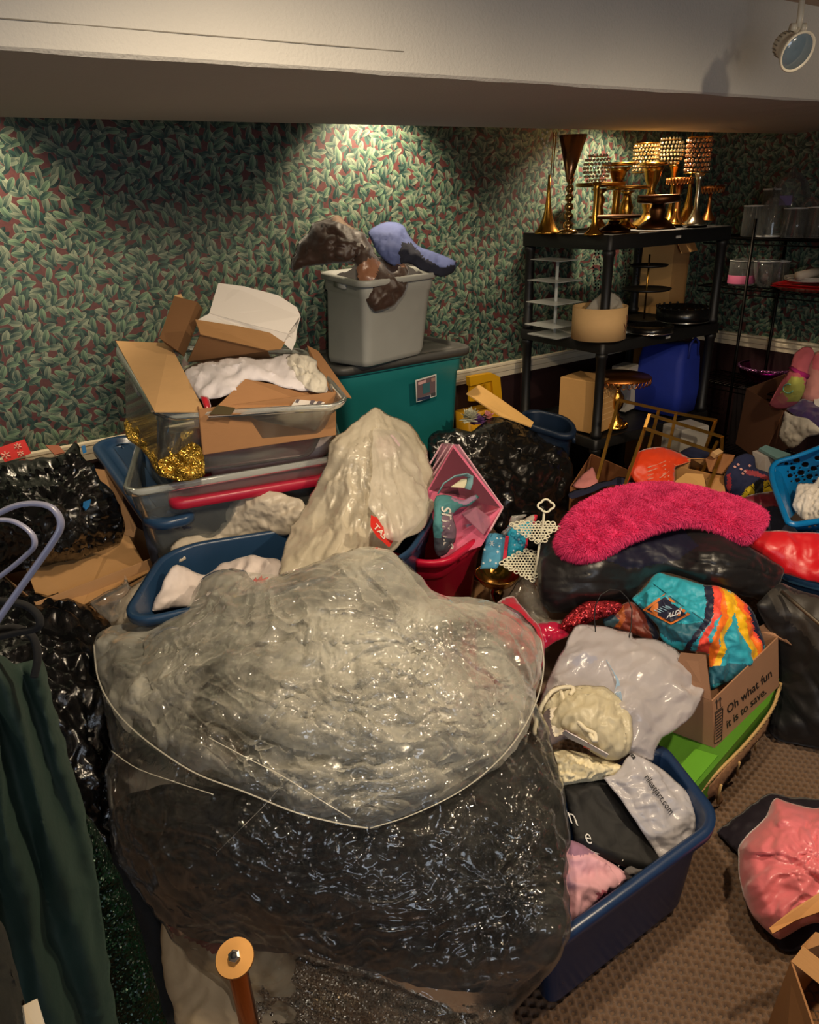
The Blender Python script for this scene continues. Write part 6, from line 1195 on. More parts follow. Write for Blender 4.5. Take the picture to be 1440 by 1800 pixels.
# glitter and red shiny fabric
soft('sequin_fabric', [(985, 1102), (996, 1084), (1010, 1068), (1034, 1058), (1060, 1054), (1086, 1056), (1096, 1064), (1084, 1076), (1062, 1084), (1040, 1092), (1020, 1104), (1002, 1112)], [(985, 1102, 'z', .46), (1040, 1056, 'z', .52), (1096, 1064, 'z', .50), (1010, 1110, 'z', .45)], glitter((120, 4, 18), (250, 90, 100), 300, .25, .7), .03, .04, 20, 3, .012, .03, 'bag', 145, 'sparkling red sequined fabric in front of the black garment bag', 'fabric')
soft('foil_fabric', [(935, 1120), (945, 1098), (965, 1092), (985, 1094), (1002, 1108), (996, 1120), (975, 1128), (958, 1140), (944, 1138)], [(935, 1120, 'z', .44), (965, 1092, 'z', .46), (1002, 1108, 'z', .44), (944, 1138, 'z', .42)], satin((176, 20, 60), .2), .02, .03, 16, 3, .010, .03, 'bag', 146, 'shiny crimson foil fabric left of the red sequins', 'fabric')
# turquoise shopping bag with stripes
TQ = satin((44, 156, 178), .5, .4, .1); NV = satin((26, 28, 52), .5, .4, .1); CO = satin((222, 72, 56), .5, .4, .1); OR = satin((232, 112, 30), .5, .4, .1); YE = satin((232, 176, 24), .5, .4, .1); TD = satin((36, 92, 110), .5, .4, .1)
rt = root('shopping_bag', 'turquoise shopping bag with rainbow stripes and a diamond logo, in the cardboard box', 'bag', G(1240, 1200, .3))
sb = soft('body', [(1112, 1052), (1126, 1040), (1140, 1024), (1148, 1013), (1158, 1006), (1180, 1012), (1210, 1020), (1240, 1028), (1262, 1030), (1290, 1042), (1318, 1066), (1332, 1090), (1340, 1116), (1346, 1136), (1340, 1156), (1330, 1170), (1300, 1190), (1270, 1205), (1246, 1214), (1246, 1160), (1242, 1148), (1212, 1144), (1196, 1144), (1176, 1134), (1162, 1120), (1158, 1104), (1140, 1082), (1122, 1064)],
     [(1112, 1052, 'z', .50), (1158, 1006, 'z', .56), (1240, 1028, 'z', .56), (1318, 1066, 'z', .50), (1346, 1136, 'z', .38), (1250, 1212, 'z', .33), (1200, 1144, 'z', .42), (1240, 1100, 'z', .50), (1160, 1110, 'z', .46)], TQ, .03, .05, 30, 3, .014, .06, 'bag', 151, parent=rt, jag=1,
     regions=[([(1236, 1024), (1250, 1024), (1256, 1050), (1254, 1080), (1240, 1105), (1218, 1130), (1212, 1150), (1200, 1150), (1208, 1128), (1236, 1094), (1242, 1060)], NV),
              ([(1250, 1024), (1262, 1028), (1270, 1050), (1268, 1080), (1256, 1094), (1244, 1120), (1250, 1132), (1246, 1150), (1224, 1150), (1228, 1128), (1254, 1084), (1256, 1050)], CO),
              ([(1262, 1028), (1274, 1034), (1284, 1058), (1288, 1085), (1274, 1100), (1262, 1124), (1266, 1150), (1258, 1172), (1246, 1172), (1246, 1148), (1250, 1120), (1268, 1082), (1270, 1050)], OR),
              ([(1270, 1034), (1284, 1040), (1296, 1070), (1290, 1090), (1278, 1110), (1276, 1140), (1266, 1172), (1254, 1172), (1264, 1140), (1266, 1114), (1284, 1080)], YE),
              ([(1284, 1040), (1296, 1046), (1312, 1076), (1318, 1110), (1332, 1140), (1336, 1160), (1324, 1166), (1318, 1140), (1302, 1110), (1298, 1084)], YE),
              ([(1290, 1042), (1304, 1052), (1322, 1084), (1330, 1112), (1342, 1140), (1336, 1162), (1330, 1140), (1316, 1110), (1308, 1076)], OR),
              ([(1304, 1050), (1316, 1064), (1332, 1100), (1340, 1130), (1342, 1152), (1334, 1130), (1322, 1096), (1312, 1074)], CO), ([(1314, 1062), (1322, 1070), (1336, 1104), (1346, 1130), (1342, 1140), (1330, 1110)], NV),
              ([(1120, 1060), (1158, 1084), (1200, 1096), (1236, 1094), (1210, 1128), (1180, 1130), (1160, 1112)], TD), ([(1244, 1172), (1290, 1168), (1330, 1164), (1300, 1196), (1244, 1204)], TD)])
print_on(rt, [(1130, 1072), (1169, 1043), (1214, 1080), (1180, 1098)], flat((206, 116, 50)), sb, 'logo_border', .005)
print_on(rt, [(1137, 1072), (1169, 1049), (1206, 1080), (1180, 1093)], flat((24, 28, 54)), sb, 'logo', .007)
text_on(rt, 'ALDI', (1172, 1087), (11.5, -4), (4, -13), flat((212, 218, 224)), surf=sb, bold=.03, lift=.010)
P = []
for k in range(4): P.append(bar(*on_surf(sb, [(1150 + k * 5, 1072 - k * 2), (1162 + k * 5, 1077 - k * 2)], .010), .0035, .001))
for k in range(2): P.append(bar(*on_surf(sb, [(1166 + k * 4, 1063 + k * 3), (1178 + k * 3, 1067 + k * 3)], .010), .0025, .001))
V, Fc = join(P); o = mesh('logo_wave', V, Fc, flat((150, 190, 214)), rt, False); o['kind'] = 'stuff'
V, Fc = tube(on_surf(sb, [(1148, 1026), (1170, 1042), (1196, 1062), (1220, 1078), (1240, 1092)], .004), .0014, 4); mesh('seam', V, Fc, flat((20, 80, 96)), rt)
soft('shopping_bag', [(1060, 1088), (1078, 1074), (1096, 1062), (1112, 1058), (1130, 1074), (1148, 1094), (1160, 1118), (1150, 1128), (1120, 1118), (1090, 1108), (1066, 1102)], [(1060, 1088, 'z', .46), (1112, 1058, 'z', .49), (1160, 1118, 'z', .42), (1080, 1104, 'z', .42)], satin((116, 44, 26), .5), .02, .04, 18, 3, .008, .05, 'bag', 152, 'folded striped bag beside the turquoise one, shadow put into its colours', 'bag', jag=1,  # stripe colours of the turquoise bag repeated darker, shadow put into them
     regions=[([(1076, 1072), (1096, 1062), (1100, 1090), (1090, 1104), (1078, 1100), (1092, 1084)], satin((170, 84, 26), .5)), ([(1058, 1090), (1080, 1078), (1090, 1092), (1078, 1104), (1060, 1102)], satin((48, 78, 92), .5)), ([(1128, 1070), (1140, 1080), (1166, 1124), (1150, 1130), (1142, 1104)], satin((22, 24, 44), .5))])
# cardboard box with slogan on the green box
KB = card((168, 124, 92)); g0, g1 = G(1256, 1314, .20), G(1368, 1206, .20); g3 = G(1184, 1287, .20)
gx = g1 - g0; gy = g3 - g0
bb = [g0, g1, g1 + gy * 2.2, g0 + gy * 2.2]
hz = [vert_z(g0[:2], 1232), vert_z(g1[:2], 1120)]; hm = (hz[0] + hz[1]) / 2
bt = [np.array([*p[:2], z]) for p, z in zip(bb, (hz[0], hz[1], hz[1], hz[0]))]
bt[0] = P3((1251, 1232, 'z', hz[0]))[0]; bt[1] = P3((1367, 1120, 'z', hz[1]))[0]
rt = carton8('cardboard_box', 'cardboard box printed with a black slogan, on the green box', bb, bt, KB)
fv = bt[0] + (bt[3] - bt[0]) * .40
up_ = np.array([0, 0, 1.])
V, Fc = slab([bt[0] + (0, 0, .001), bt[0] + (bt[3] - bt[0]) * .5, G(1197, 1147, hz[0] + .10), G(1241, 1151, hz[0] + .11)], .004); mesh('flap', V, Fc, card((140, 102, 76)), rt, False)
V, Fc = slab([bt[1], bt[1] + (bt[2] - bt[1]) * .3, P3((1352, 1092, 'z', hz[1] + .02))[0], P3((1392, 1134, 'z', hz[1] - .02))[0]], .003); mesh('flap', V, Fc, KB, rt, False)
def on_face(XY, A0=bb[0], A1=bb[1], A2=bt[0]):
    n = np.cross(A1 - A0, A2 - A0); n /= np.linalg.norm(n); cv = np.array([0, 0, H]) - A0; n = n if n @ cv > 0 else -n; out = []
    for x, y in XY: d = ray(x, y); t = ((A0 + n * .0035 - [0, 0, H]) @ n) / (d @ n); out.append(d * t + np.array([0, 0, H]))
    return np.array(out)
INK = flat((28, 22, 20))
sl_ = -.83
text_on(rt, 'Oh what fun', (1279, 1256), (15.5, -13.3), (-2.2, -20), INK, fn=on_face, bold=.012); text_on(rt, 'it is to save.', (1278, 1281), (14.6, -13.0), (-2.2, -19), INK, fn=on_face, bold=.012)
for q in ([(1258, 1255), (1271, 1245), (1269, 1300), (1256, 1308)],):
    P = []
    for (a, b) in ((q[0], q[1]), (q[1], q[2]), (q[2], q[3]), (q[3], q[0])): P.append(bar(*on_face([a, b]), .0018, .001))
    for k in range(9): y = 1260 + k * 5; P.append(bar(*on_face([(1259, y), (1269, y - 8)]), .0022, .001))
    V, Fc = join(P); o = mesh('printed_panel', V, Fc, INK, rt, False); o['kind'] = 'stuff'
P = [bar(*on_face([(1257, 1253), (1271, 1242)]), .0016, .001)]
for x in (1261, 1267): P += [bar(*on_face([(x, 1247 - (x - 1261) * .8), (x - 1, 1230 - (x - 1261) * .8)]), .0018, .001), bar(*on_face([(x - 1, 1230 - (x - 1261) * .8), (x - 3.5, 1237 - (x - 1261) * .8)]), .0016, .001), bar(*on_face([(x - 1, 1230 - (x - 1261) * .8), (x + 2, 1234 - (x - 1261) * .8)]), .0016, .001)]
V, Fc = join(P); o = mesh('arrow_mark', V, Fc, INK, rt, False); o['kind'] = 'stuff'
# green box and the woven mat edge
gq = [G(1150, 1298, .2), G(1222, 1388, .2), G(1352, 1236, .2), G(1372, 1190, .2), G(1190, 1230, .2)]
rt = root('gift_box', 'lime green flat box under the cardboard box with the slogan', 'box', G(1220, 1330, 0)); V, Fc = slab([p - np.array([0, 0, .05]) for p in gq], .1); mesh('body', V, Fc, plastic((78, 130, 36), .5, .05, .3), rt, False)
V, Fc = slab([G(1192, 1352, .2) + up_ * .002, G(1216, 1384, .2) + up_ * .002, G(1262, 1330, .2) + up_ * .002, G(1222, 1318, .2) + up_ * .002], .004); mesh('raised_flap', V, Fc, plastic((96, 158, 42), .5, .05, .3), rt, False)
tote8('storage_tote', 'black storage tote under the lime green box', shrink([G(1150, 1310, .12), G(1228, 1388, .12), G(1372, 1210, .12), G(1230, 1180, .12)], .9, 0), [G(1150, 1310, .12), G(1228, 1388, .12), G(1372, 1210, .12), G(1230, 1180, .12)], BLK, .012, .02, handles=False)
rope = [(1366, 1205), (1364, 1232), (1352, 1256), (1330, 1286), (1304, 1316), (1276, 1344), (1252, 1368), (1236, 1386), (1224, 1402)]
rp = Surf([(1366, 1205, 'z', .19), (1330, 1286, 'z', .17), (1252, 1368, 'z', .16), (1224, 1402, 'z', .15)]); sp_pts = smooth_poly(rope, 3, 0); sp_pts = sp_pts[:int(len(sp_pts) * .51)]
rt = root('woven_mat', 'frayed straw mat edge hanging beside the lime green box', 'mat', G(1290, 1390, .0)); P = []
Pp = rp.at(sp_pts)
for k in range(3): a = np.arange(len(Pp)) * .9 + k * 2.1; P.append(tube(Pp + np.stack([np.cos(a), 0 * a, np.sin(a)], 1) * .005, .0045, 5))
V, Fc = join(P); mesh('braided_edge', V, Fc, card((196, 160, 104)), rt)
sk = soft('fabric', [(1352, 1262), (1326, 1296), (1290, 1334), (1256, 1370), (1232, 1396), (1240, 1408), (1256, 1398), (1262, 1416), (1272, 1408), (1268, 1386), (1290, 1356), (1318, 1320), (1348, 1284)], [(1352, 1262, 'z', .17), (1256, 1370, 'z', .155), (1262, 1416, 'z', .02), (1348, 1290, 'z', .12), (1240, 1408, 'z', .08)], cloth((136, 98, 66)), .006, .01, 8, 3, .006, .03, 'cloth', 161, parent=rt, jag=1)
for a in ((1268, 1380, 1262, 1412), (1300, 1340, 1296, 1362), (1330, 1300, 1328, 1318)): V, Fc = tube(P3((a[0], a[1], 'z', .14), ((a[0] + a[2]) / 2 - 1, (a[1] + a[3]) / 2, 'z', .09), (a[2], a[3], 'z', .04)), .004, 5); mesh('fringe', V, Fc, card((196, 160, 104)), rt)
# ---- navy tote at the front right and what it holds ----
ft = [G(944, 1692, .3), G(1278, 1446, .3), G(1160, 1296, .3), G(800, 1480, .3)]
cx0 = np.array(ft[1]); dv = np.array(ft[0]) - cx0; ft[3] = ft[2] + dv
NVF = plastic((28, 50, 84), .3)
tote8('navy_tote', 'navy tote at the front right full of bags and clothes, near the carpet', shrink(ft, .86, .0), ft, NVF, .024, .05)
soft('pink_shirt', [(975, 1480), (1000, 1476), (1022, 1484), (1050, 1500), (1080, 1518), (1100, 1534), (1106, 1545), (1094, 1556), (1074, 1570), (1044, 1592), (1016, 1613), (986, 1638), (960, 1640), (960, 1540)], [(975, 1480, 'z', .28), (1050, 1500, 'z', .25), (1110, 1555, 'z', .20), (1000, 1640, 'z', .19), (960, 1560, 'z', .24)], cloth((218, 164, 176), .85), .03, .05, 26, 4, .016, .065, 'cloth', 171, 'pale pink shirt crumpled in the front navy tote', 'shirt', jag=2, regions=[([(1045, 1565), (1062, 1560), (1080, 1568), (1072, 1582), (1050, 1600), (1044, 1590)], cloth((176, 92, 112))), ([(975, 1476), (1010, 1474), (1045, 1500), (1020, 1508), (985, 1500)], cloth((150, 110, 136)))])
soft('feather_trim', [(1096, 1532), (1110, 1522), (1130, 1528), (1134, 1530), (1124, 1538), (1112, 1548), (1104, 1548)], [(1096, 1532, 'z', .23), (1150, 1536, 'z', .22), (1112, 1560, 'z', .20)], cloth((96, 92, 92), .95), .01, .02, 10, 2.5, .008, .015, 'bag', 172, 'grey feathery trim between the pink shirt and the black band', 'trim', jag=5)
soft('lace_fabric', [(955, 1330), (966, 1318), (990, 1316), (1020, 1322), (1050, 1330), (1075, 1338), (1096, 1350), (1078, 1366), (1050, 1372), (1020, 1376), (992, 1384), (984, 1376), (970, 1350)], [(955, 1330, 'z', .36), (1020, 1318, 'z', .37), (1096, 1350, 'z', .35), (992, 1384, 'z', .32)], cloth((224, 212, 176), .95, .1), .03, .04, 20, 2.6, .010, .02, 'bag', 173, 'cream lace fabric between the drawstring bag and the black band', 'fabric', jag=2)
rt = root('gift_bag', 'black satin band with white letters lying in the front navy tote', 'bag', G(1080, 1500, .2))
bk = soft('band', [(990, 1384), (1010, 1378), (1040, 1370), (1062, 1370), (1090, 1404), (1118, 1444), (1146, 1486), (1162, 1512), (1164, 1524), (1146, 1534), (1120, 1530), (1092, 1522), (1060, 1508), (1030, 1492), (1010, 1480), (1004, 1440)], [(990, 1384, 'z', .33), (1062, 1370, 'z', .32), (1162, 1515, 'z', .22), (1010, 1480, 'z', .27), (1080, 1510, 'z', .24)], satin((14, 14, 15), .6, .3, 0), .012, .03, 18, 4, .004, .09, 'cloth', 174, parent=rt, jag=.5, curve=False)
text_on(rt, 'n', (1002, 1446), (34, 14), (-15, -44), flat((206, 204, 200)), surf=bk, bold=-.004, lift=.006)
text_on(rt, 'e', (1030, 1482), (26, 5), (-8, -40), flat((206, 204, 200)), surf=bk, bold=-.004, lift=.006)
text_on(rt, ':', (1086, 1522), (8, 14), (20, -28), flat((190, 188, 184)), surf=bk, lift=.006)
text_on(rt, 'T', (1046, 1508), (26, 10), (-12, -20), flat((190, 188, 184)), surf=bk, bold=-.004, lift=.006)
rt = root('shipping_bag', 'pale grey plastic mailer with black printed web address in the front navy tote', 'bag', G(1160, 1470, .2))
ml = soft('body', [(1062, 1368), (1080, 1362), (1092, 1348), (1100, 1334), (1112, 1324), (1126, 1330), (1146, 1340), (1172, 1358), (1196, 1380), (1216, 1400), (1226, 1424), (1229, 1452), (1222, 1472), (1204, 1494), (1180, 1512), (1164, 1516), (1150, 1494), (1120, 1448), (1090, 1404)], [(1062, 1368, 'z', .35), (1112, 1324, 'z', .38), (1196, 1380, 'z', .30), (1229, 1450, 'z', .23), (1164, 1516, 'z', .21), (1110, 1430, 'z', .31)], film(.95, (206, 202, 206), .25, 14, .5, .4, .6), .02, .04, 26, 3, .010, .07, 'bag', 175, parent=rt, jag=1)
text_on(rt, 'rilestjart.com', (1132, 1366), (8.6, 12.4), (13, -9), flat((30, 28, 30)), surf=ml, bold=.005, lift=.007)
print_on(rt, [(1108, 1328), (1112, 1324), (1118, 1331), (1114, 1335)], flat((20, 20, 22)), ml, 'black_mark', .003)
# hanging white bag with blue bag inside, wire hook, drawstring bag
soft('blue_bag', [(998, 1160), (1010, 1150), (1030, 1144), (1052, 1146), (1064, 1160), (1080, 1180), (1092, 1205), (1094, 1226), (1070, 1220), (1030, 1206), (998, 1206)], [(998, 1160, 'z', .45), (1050, 1145, 'z', .46), (1092, 1226, 'z', .40), (1000, 1206, 'z', .40)], plastic((20, 104, 190), .3), .02, .02, 18, 4, .006, .05, 'bag', 181, 'bright blue plastic bag glowing through the white hanging bag', 'bag')
rt = root('plastic_bag', 'white plastic bag hung from a black wire hook above the front navy tote', 'bag', G(1100, 1310, .3))
wbg = soft('body', [(940, 1262), (950, 1230), (962, 1196), (980, 1160), (996, 1130), (1008, 1104), (1022, 1098), (1052, 1100), (1082, 1106), (1110, 1112), (1114, 1122), (1150, 1124), (1172, 1132), (1196, 1150), (1220, 1172), (1236, 1192), (1238, 1212), (1228, 1240), (1208, 1270), (1180, 1288), (1162, 1298), (1152, 1322), (1146, 1338), (1120, 1330), (1092, 1320), (1060, 1310), (1000, 1300), (950, 1292)],
     [(940, 1262, 'z', .38), (1008, 1104, 'z', .50), (1110, 1112, 'z', .48), (1236, 1195, 'z', .40), (1150, 1335, 'z', .34), (950, 1292, 'z', .36), (1100, 1210, 'z', .46), (1040, 1180, 'z', .47), (1190, 1280, 'z', .36)],
     film(.62, (214, 208, 212), .22, 16, .7, .45, .7), .02, .03, 40, 3.4, .016, .10, 'film', 183, parent=rt, jag=2)
V, Fc = tube(P3((1047, 1112, 'z', .50), (1045, 1085, 'z', .54), (1047, 1064, 'z', .57), (1056, 1046, 'z', .60), (1072, 1036, 'z', .61), (1090, 1038, 'z', .60), (1104, 1052, 'z', .58), (1111, 1072, 'z', .55), (1110, 1100, 'z', .51), (1105, 1126, 'z', .485)), .0016, 6); mesh('wire_hook', V, Fc, BLK, rt)
P = []
for k in range(7): P.append(tube(on_surf(wbg, [(1066 + k * 2.5, 1160 + k * 4), (1088 - k * .6, 1196 + k * .5), (1094 - k * 2.2, 1232 - k * 2)], .004), .0009, 4))
V, Fc = join(P); o = mesh('blue_line_print', V, Fc, flat((150, 176, 200)), rt, False); o['kind'] = 'stuff'
rt = root('drawstring_bag', 'cream drawstring bag with gathered opening in front of the white hanging bag', 'bag', G(1020, 1310, .3))
soft('body', [(938, 1282), (944, 1252), (958, 1228), (972, 1208), (990, 1204), (1012, 1206), (1040, 1204), (1062, 1206), (1084, 1220), (1100, 1238), (1110, 1262), (1114, 1292), (1108, 1322), (1086, 1336), (1058, 1332), (1034, 1318), (1012, 1302), (990, 1296), (960, 1306), (948, 1300)], [(938, 1282, 'z', .40), (975, 1208, 'z', .46), (1060, 1206, 'z', .47), (1112, 1280, 'z', .42), (1080, 1334, 'z', .37), (960, 1304, 'z', .37), (1030, 1260, 'z', .46)], film(.95, (216, 206, 176), .3, 30, .6, .4, .4), .03, .04, 34, 3.2, .014, .05, 'cloth', 185, parent=rt, jag=2)
soft('contents', [(946, 1284), (954, 1258), (968, 1240), (984, 1230), (990, 1244), (996, 1262), (1010, 1280), (1016, 1296), (990, 1300), (962, 1312), (950, 1304)], [(946, 1284, 'z', .425), (984, 1230, 'z', .465), (1016, 1296, 'z', .43), (960, 1310, 'z', .40)], cloth((96, 84, 84)), .008, .0, 10, 3, .008, .03, 'bag', 186, parent=rt, closed=False, regions=[([(966, 1244), (990, 1240), (992, 1290), (975, 1296), (968, 1270)], cloth((206, 196, 176))), ([(992, 1276), (1020, 1290), (1014, 1300), (990, 1290)], cloth((170, 150, 150)))])
for k, (pts, nm) in enumerate((([(942, 1290), (944, 1264), (954, 1238), (970, 1216), (992, 1208), (1008, 1214)], 'hem'), ([(988, 1216), (992, 1232), (1004, 1250), (1016, 1268), (1030, 1282), (1046, 1290), (1044, 1302)], 'hem'))):
    V, Fc = tube(near(Surf([(942, 1290, 'z', .43), (992, 1208, 'z', .48), (1046, 1290, 'z', .46)]), .01)(smooth_poly(pts, 4, 0)[:int(len(smooth_poly(pts, 4, 0)) * .6)]), .006, 6); mesh(nm, V, Fc, cloth((216, 206, 180)), rt)
V, Fc = slab(near(Surf([(988, 1284, 'z', .45), (1066, 1326, 'z', .42), (1000, 1292, 'z', .44)]), .012)([(988, 1288), (994, 1284), (1020, 1298), (1070, 1326), (1066, 1331), (1030, 1312), (1000, 1298)]), .002); mesh('printed_card', V, Fc, paint((214, 206, 206), .5), rt, False)
for q, c in (([(988, 1288), (994, 1284), (1004, 1290), (999, 1296)], (206, 40, 60)), ([(1000, 1296), (1006, 1292), (1010, 1296), (1004, 1300)], (50, 110, 150)), ([(1024, 1304), (1036, 1306), (1038, 1318), (1026, 1314)], (220, 50, 60)), ([(1044, 1312), (1050, 1315), (1050, 1322), (1044, 1318)], (220, 70, 80))): V = near(Surf([(988, 1284, 'z', .45), (1066, 1326, 'z', .42), (1000, 1292, 'z', .44)]), .0145)(q); mesh('card_print', V, [(0, 1, 2, 3)], flat(c), rt, False)
# ---- pink satin on the floor, cardboard at the right edge ----
soft('dark_sheet', [(1262, 1462), (1290, 1440), (1320, 1416), (1350, 1396), (1390, 1400), (1480, 1424), (1480, 1640), (1440, 1660), (1400, 1672), (1370, 1668), (1340, 1620), (1310, 1540), (1296, 1500)], [(1262, 1462, 'z', .02), (1350, 1398, 'z', .05), (1480, 1440, 'z', .05), (1400, 1668, 'z', .02), (1320, 1540, 'z', .04)], satin((30, 24, 34), .6, .3, .1), .015, .02, 30, 5, .01, .09, 'cloth', 191, 'dark navy cloth on the carpet under the pink satin', 'cloth')
PS = satin((224, 118, 126), .3, .8, .4)
soft('satin_dress', [(1298, 1492), (1312, 1470), (1330, 1452), (1346, 1436), (1356, 1412), (1366, 1403), (1392, 1412), (1430, 1420), (1490, 1428), (1490, 1640), (1440, 1622), (1410, 1630), (1372, 1652), (1352, 1640), (1322, 1608), (1308, 1580), (1300, 1545)], [(1298, 1492, 'z', .10), (1366, 1404, 'z', .16), (1490, 1440, 'z', .15), (1490, 1620, 'z', .12), (1372, 1650, 'z', .06), (1302, 1570, 'z', .08), (1400, 1520, 'z', .17)], PS, .025, .05, 34, 3, .007, .2, 'cloth', 193, 'shiny pink satin dress heaped on the carpet at the right edge', 'dress', jag=1, loose=.5, extra=creases(1430, 1500, .9, 110, 1.0, .03, 22, .45))
V, Fc = slab(P3((1352, 1632, 'z', .24), (1392, 1600, 'z', .26), (1480, 1545, 'z', .30), (1480, 1590, 'z', .28), (1400, 1618, 'z', .25), (1358, 1642, 'z', .24)), .008); T(origin(mesh('cardboard_strip', V, Fc, card((196, 140, 84)), None, False)), 'long cardboard strip lying over the pink satin', 'cardboard')
k0, k1, k2 = G(1392, 1690, .30), G(1436, 1724, .30), G(1480, 1620, .30)
rt = carton8('cardboard_box', 'open cardboard box at the bottom right corner', [(k0[0] + .01, k0[1] + .02, 0), (.95, .28, 0), (1.3, .28, 0), (k2[0] + .1, k2[1] + .05, 0)], [k0, G(1440, 1830, .3), G(1700, 1830, .3), k2 + np.array([.12, 0, 0])], card((150, 104, 62)))
V, Fc = slab([k0, G(1442, 1730, .3), G(1446, 1690, .33), G(1412, 1664, .33)], .005); mesh('flap', V, Fc, card((204, 150, 92)), rt, False)
V, Fc = slab(P3((1408, 1664, 'z', .31), (1434, 1638, 'z', .34), (1470, 1650, 'z', .34), (1412, 1672, 'z', .31)), .005); mesh('flap', V, Fc, card((180, 128, 76)), rt, False)
# ---------------- the big clear bag in front ----------------
CON = cloth((11, 11, 14), .85, .3, 500, .6, .1)
soft('black_clothing', [(192, 1440), (215, 1400), (280, 1380), (360, 1382), (450, 1400), (560, 1425), (640, 1440), (720, 1420), (790, 1385), (850, 1335), (900, 1300), (940, 1312), (966, 1350), (988, 1420), (996, 1500), (990, 1570), (996, 1630), (975, 1690), (930, 1740), (840, 1745), (740, 1735), (640, 1705), (540, 1680), (440, 1668), (340, 1650), (280, 1612), (232, 1552), (204, 1505)],
     [(200, 1440, 'z', .44), (450, 1400, 'z', .60), (640, 1440, 'z', .58), (900, 1300, 'z', .52), (988, 1480, 'z', .42), (994, 1620, 'z', .36), (960, 1700, 'z', .24), (700, 1720, 'z', .22), (300, 1610, 'z', .28), (560, 1560, 'z', .42)], CON, .03, .15, 50, 5, .022, .11, 'cloth', 201, 'black clothing packed inside the big clear plastic bag', 'clothes')
soft('grey_clothing', [(215, 1180), (300, 1120), (420, 1070), (600, 1040), (760, 1080), (880, 1120), (920, 1180), (905, 1260), (860, 1330), (760, 1400), (640, 1440), (480, 1410), (330, 1380), (240, 1350), (205, 1270)],
     [(215, 1180, 'z', .50), (420, 1070, 'z', .62), (760, 1080, 'z', .60), (920, 1200, 'z', .46), (640, 1440, 'z', .52), (240, 1350, 'z', .42), (560, 1230, 'z', .62)], cloth((82, 84, 82), .9, .4, 400, .5, .1), .02, .1, 60, 8, .03, .14, 'cloth', 203, 'grey clothing under the crumpled top of the big clear bag', 'clothes', regions=[([(330, 1180), (420, 1200), (430, 1330), (360, 1370), (290, 1340)], cloth((120, 96, 76))), ([(520, 1170), (660, 1160), (690, 1260), (560, 1290)], cloth((44, 54, 56)))])
soft('dark_sheet', [(195, 1490), (230, 1545), (270, 1600), (300, 1650), (330, 1700), (340, 1840), (240, 1840), (225, 1700), (200, 1590)], [(195, 1490, 'z', .30), (270, 1600, 'z', .20), (330, 1700, 'z', .10), (300, 1840, 'z', .01), (215, 1640, 'z', .12)], cloth((10, 10, 12), .9, .2, 500, .4, .05), .02, .05, 30, 6, .012, .1, 'cloth', 206, 'added black sheet for the shade between the green sequined dress and the cream garment', 'cloth')  # added dark sheet that stands in for the shade in this gap
soft('cream_garment', [(285, 1610), (330, 1640), (400, 1650), (480, 1660), (520, 1690), (520, 1840), (330, 1840), (300, 1760), (284, 1690)], [(285, 1610, 'z', .22), (480, 1660, 'z', .24), (330, 1840, 'z', .02), (520, 1820, 'z', .06)], cloth((176, 154, 120)), .03, .06, 40, 6, .012, .1, 'cloth', 205, 'cream garment beneath the big clear bag, behind the gold pole', 'garment', regions=[([(285, 1600), (340, 1600), (420, 1660), (400, 1690), (350, 1660), (300, 1640)], cloth((120, 20, 26))), ([(330, 1600), (480, 1640), (470, 1668), (400, 1670)], cloth((24, 16, 20)))])
soft('sequin_fabric', [(440, 1700), (520, 1690), (640, 1720), (760, 1760), (900, 1770), (890, 1840), (440, 1840)], [(440, 1700, 'z', .20), (640, 1720, 'z', .18), (900, 1770, 'z', .08), (440, 1830, 'z', .06), (880, 1830, 'z', .04)], glitter((70, 60, 52), (200, 180, 150), 330, .3, .6), .02, .06, 40, 6, .014, .06, 'bag', 207, 'silver-brown sequined fabric at the bottom of the big clear bag', 'fabric')
rt = root('clear_bag', 'huge clear plastic bag of black clothes in the foreground', 'bag', G(580, 1760, 0))
BODYC = [(180, 1140, 'z', .60), (345, 1050, 'z', .70), (500, 1005, 'z', .80), (680, 970, 'z', .82), (930, 1100, 'z', .62), (950, 1180, 'z', .56), (560, 1200, 'z', .76), (300, 1250, 'z', .68), (850, 1250, 'z', .64), (560, 1400, 'z', .66), (200, 1450, 'z', .46), (250, 1450, 'z', .52), (900, 1420, 'z', .50), (995, 1480, 'z', .43), (996, 1640, 'z', .36), (560, 1600, 'z', .43), (330, 1660, 'z', .24), (600, 1790, 'z', .14), (940, 1740, 'z', .24)]
OUT = [(165, 1132), (182, 1118), (216, 1096), (262, 1088), (312, 1086), (340, 1058), (352, 1022), (366, 1008), (392, 1000), (430, 1004), (452, 1024), (500, 1012), (545, 992), (590, 975), (636, 962), (682, 966), (706, 984), (738, 1010), (768, 1044), (820, 1054), (878, 1060), (914, 1078), (940, 1106), (954, 1140), (950, 1184), (940, 1222), (958, 1268), (976, 1330), (992, 1390), (1002, 1470), (996, 1550), (1003, 1630), (984, 1690), (940, 1742), (906, 1780), (880, 1840), (440, 1840), (380, 1740), (330, 1690), (282, 1620), (236, 1560), (204, 1510), (190, 1440), (186, 1360), (196, 1320), (184, 1250), (172, 1190)]
BS = Surf(BODYC)
def swirl(XY, P):
    dx = (XY[:, 0] - 625) / 1.6; dy = XY[:, 1] - 1235; r_ = np.hypot(dx, dy); th = np.arctan2(dy, dx); g = np.exp(-(r_ / 150) ** 2)
    return .012 * g * np.abs(np.sin(3.5 * th + r_ / 17)) + .006 * np.abs(np.sin((XY[:, 0] + XY[:, 1] * .6) / 37 + 2 * noise(np.stack([XY[:, 0] / 120, XY[:, 1] / 120, 0 * r_], 1), 3)))
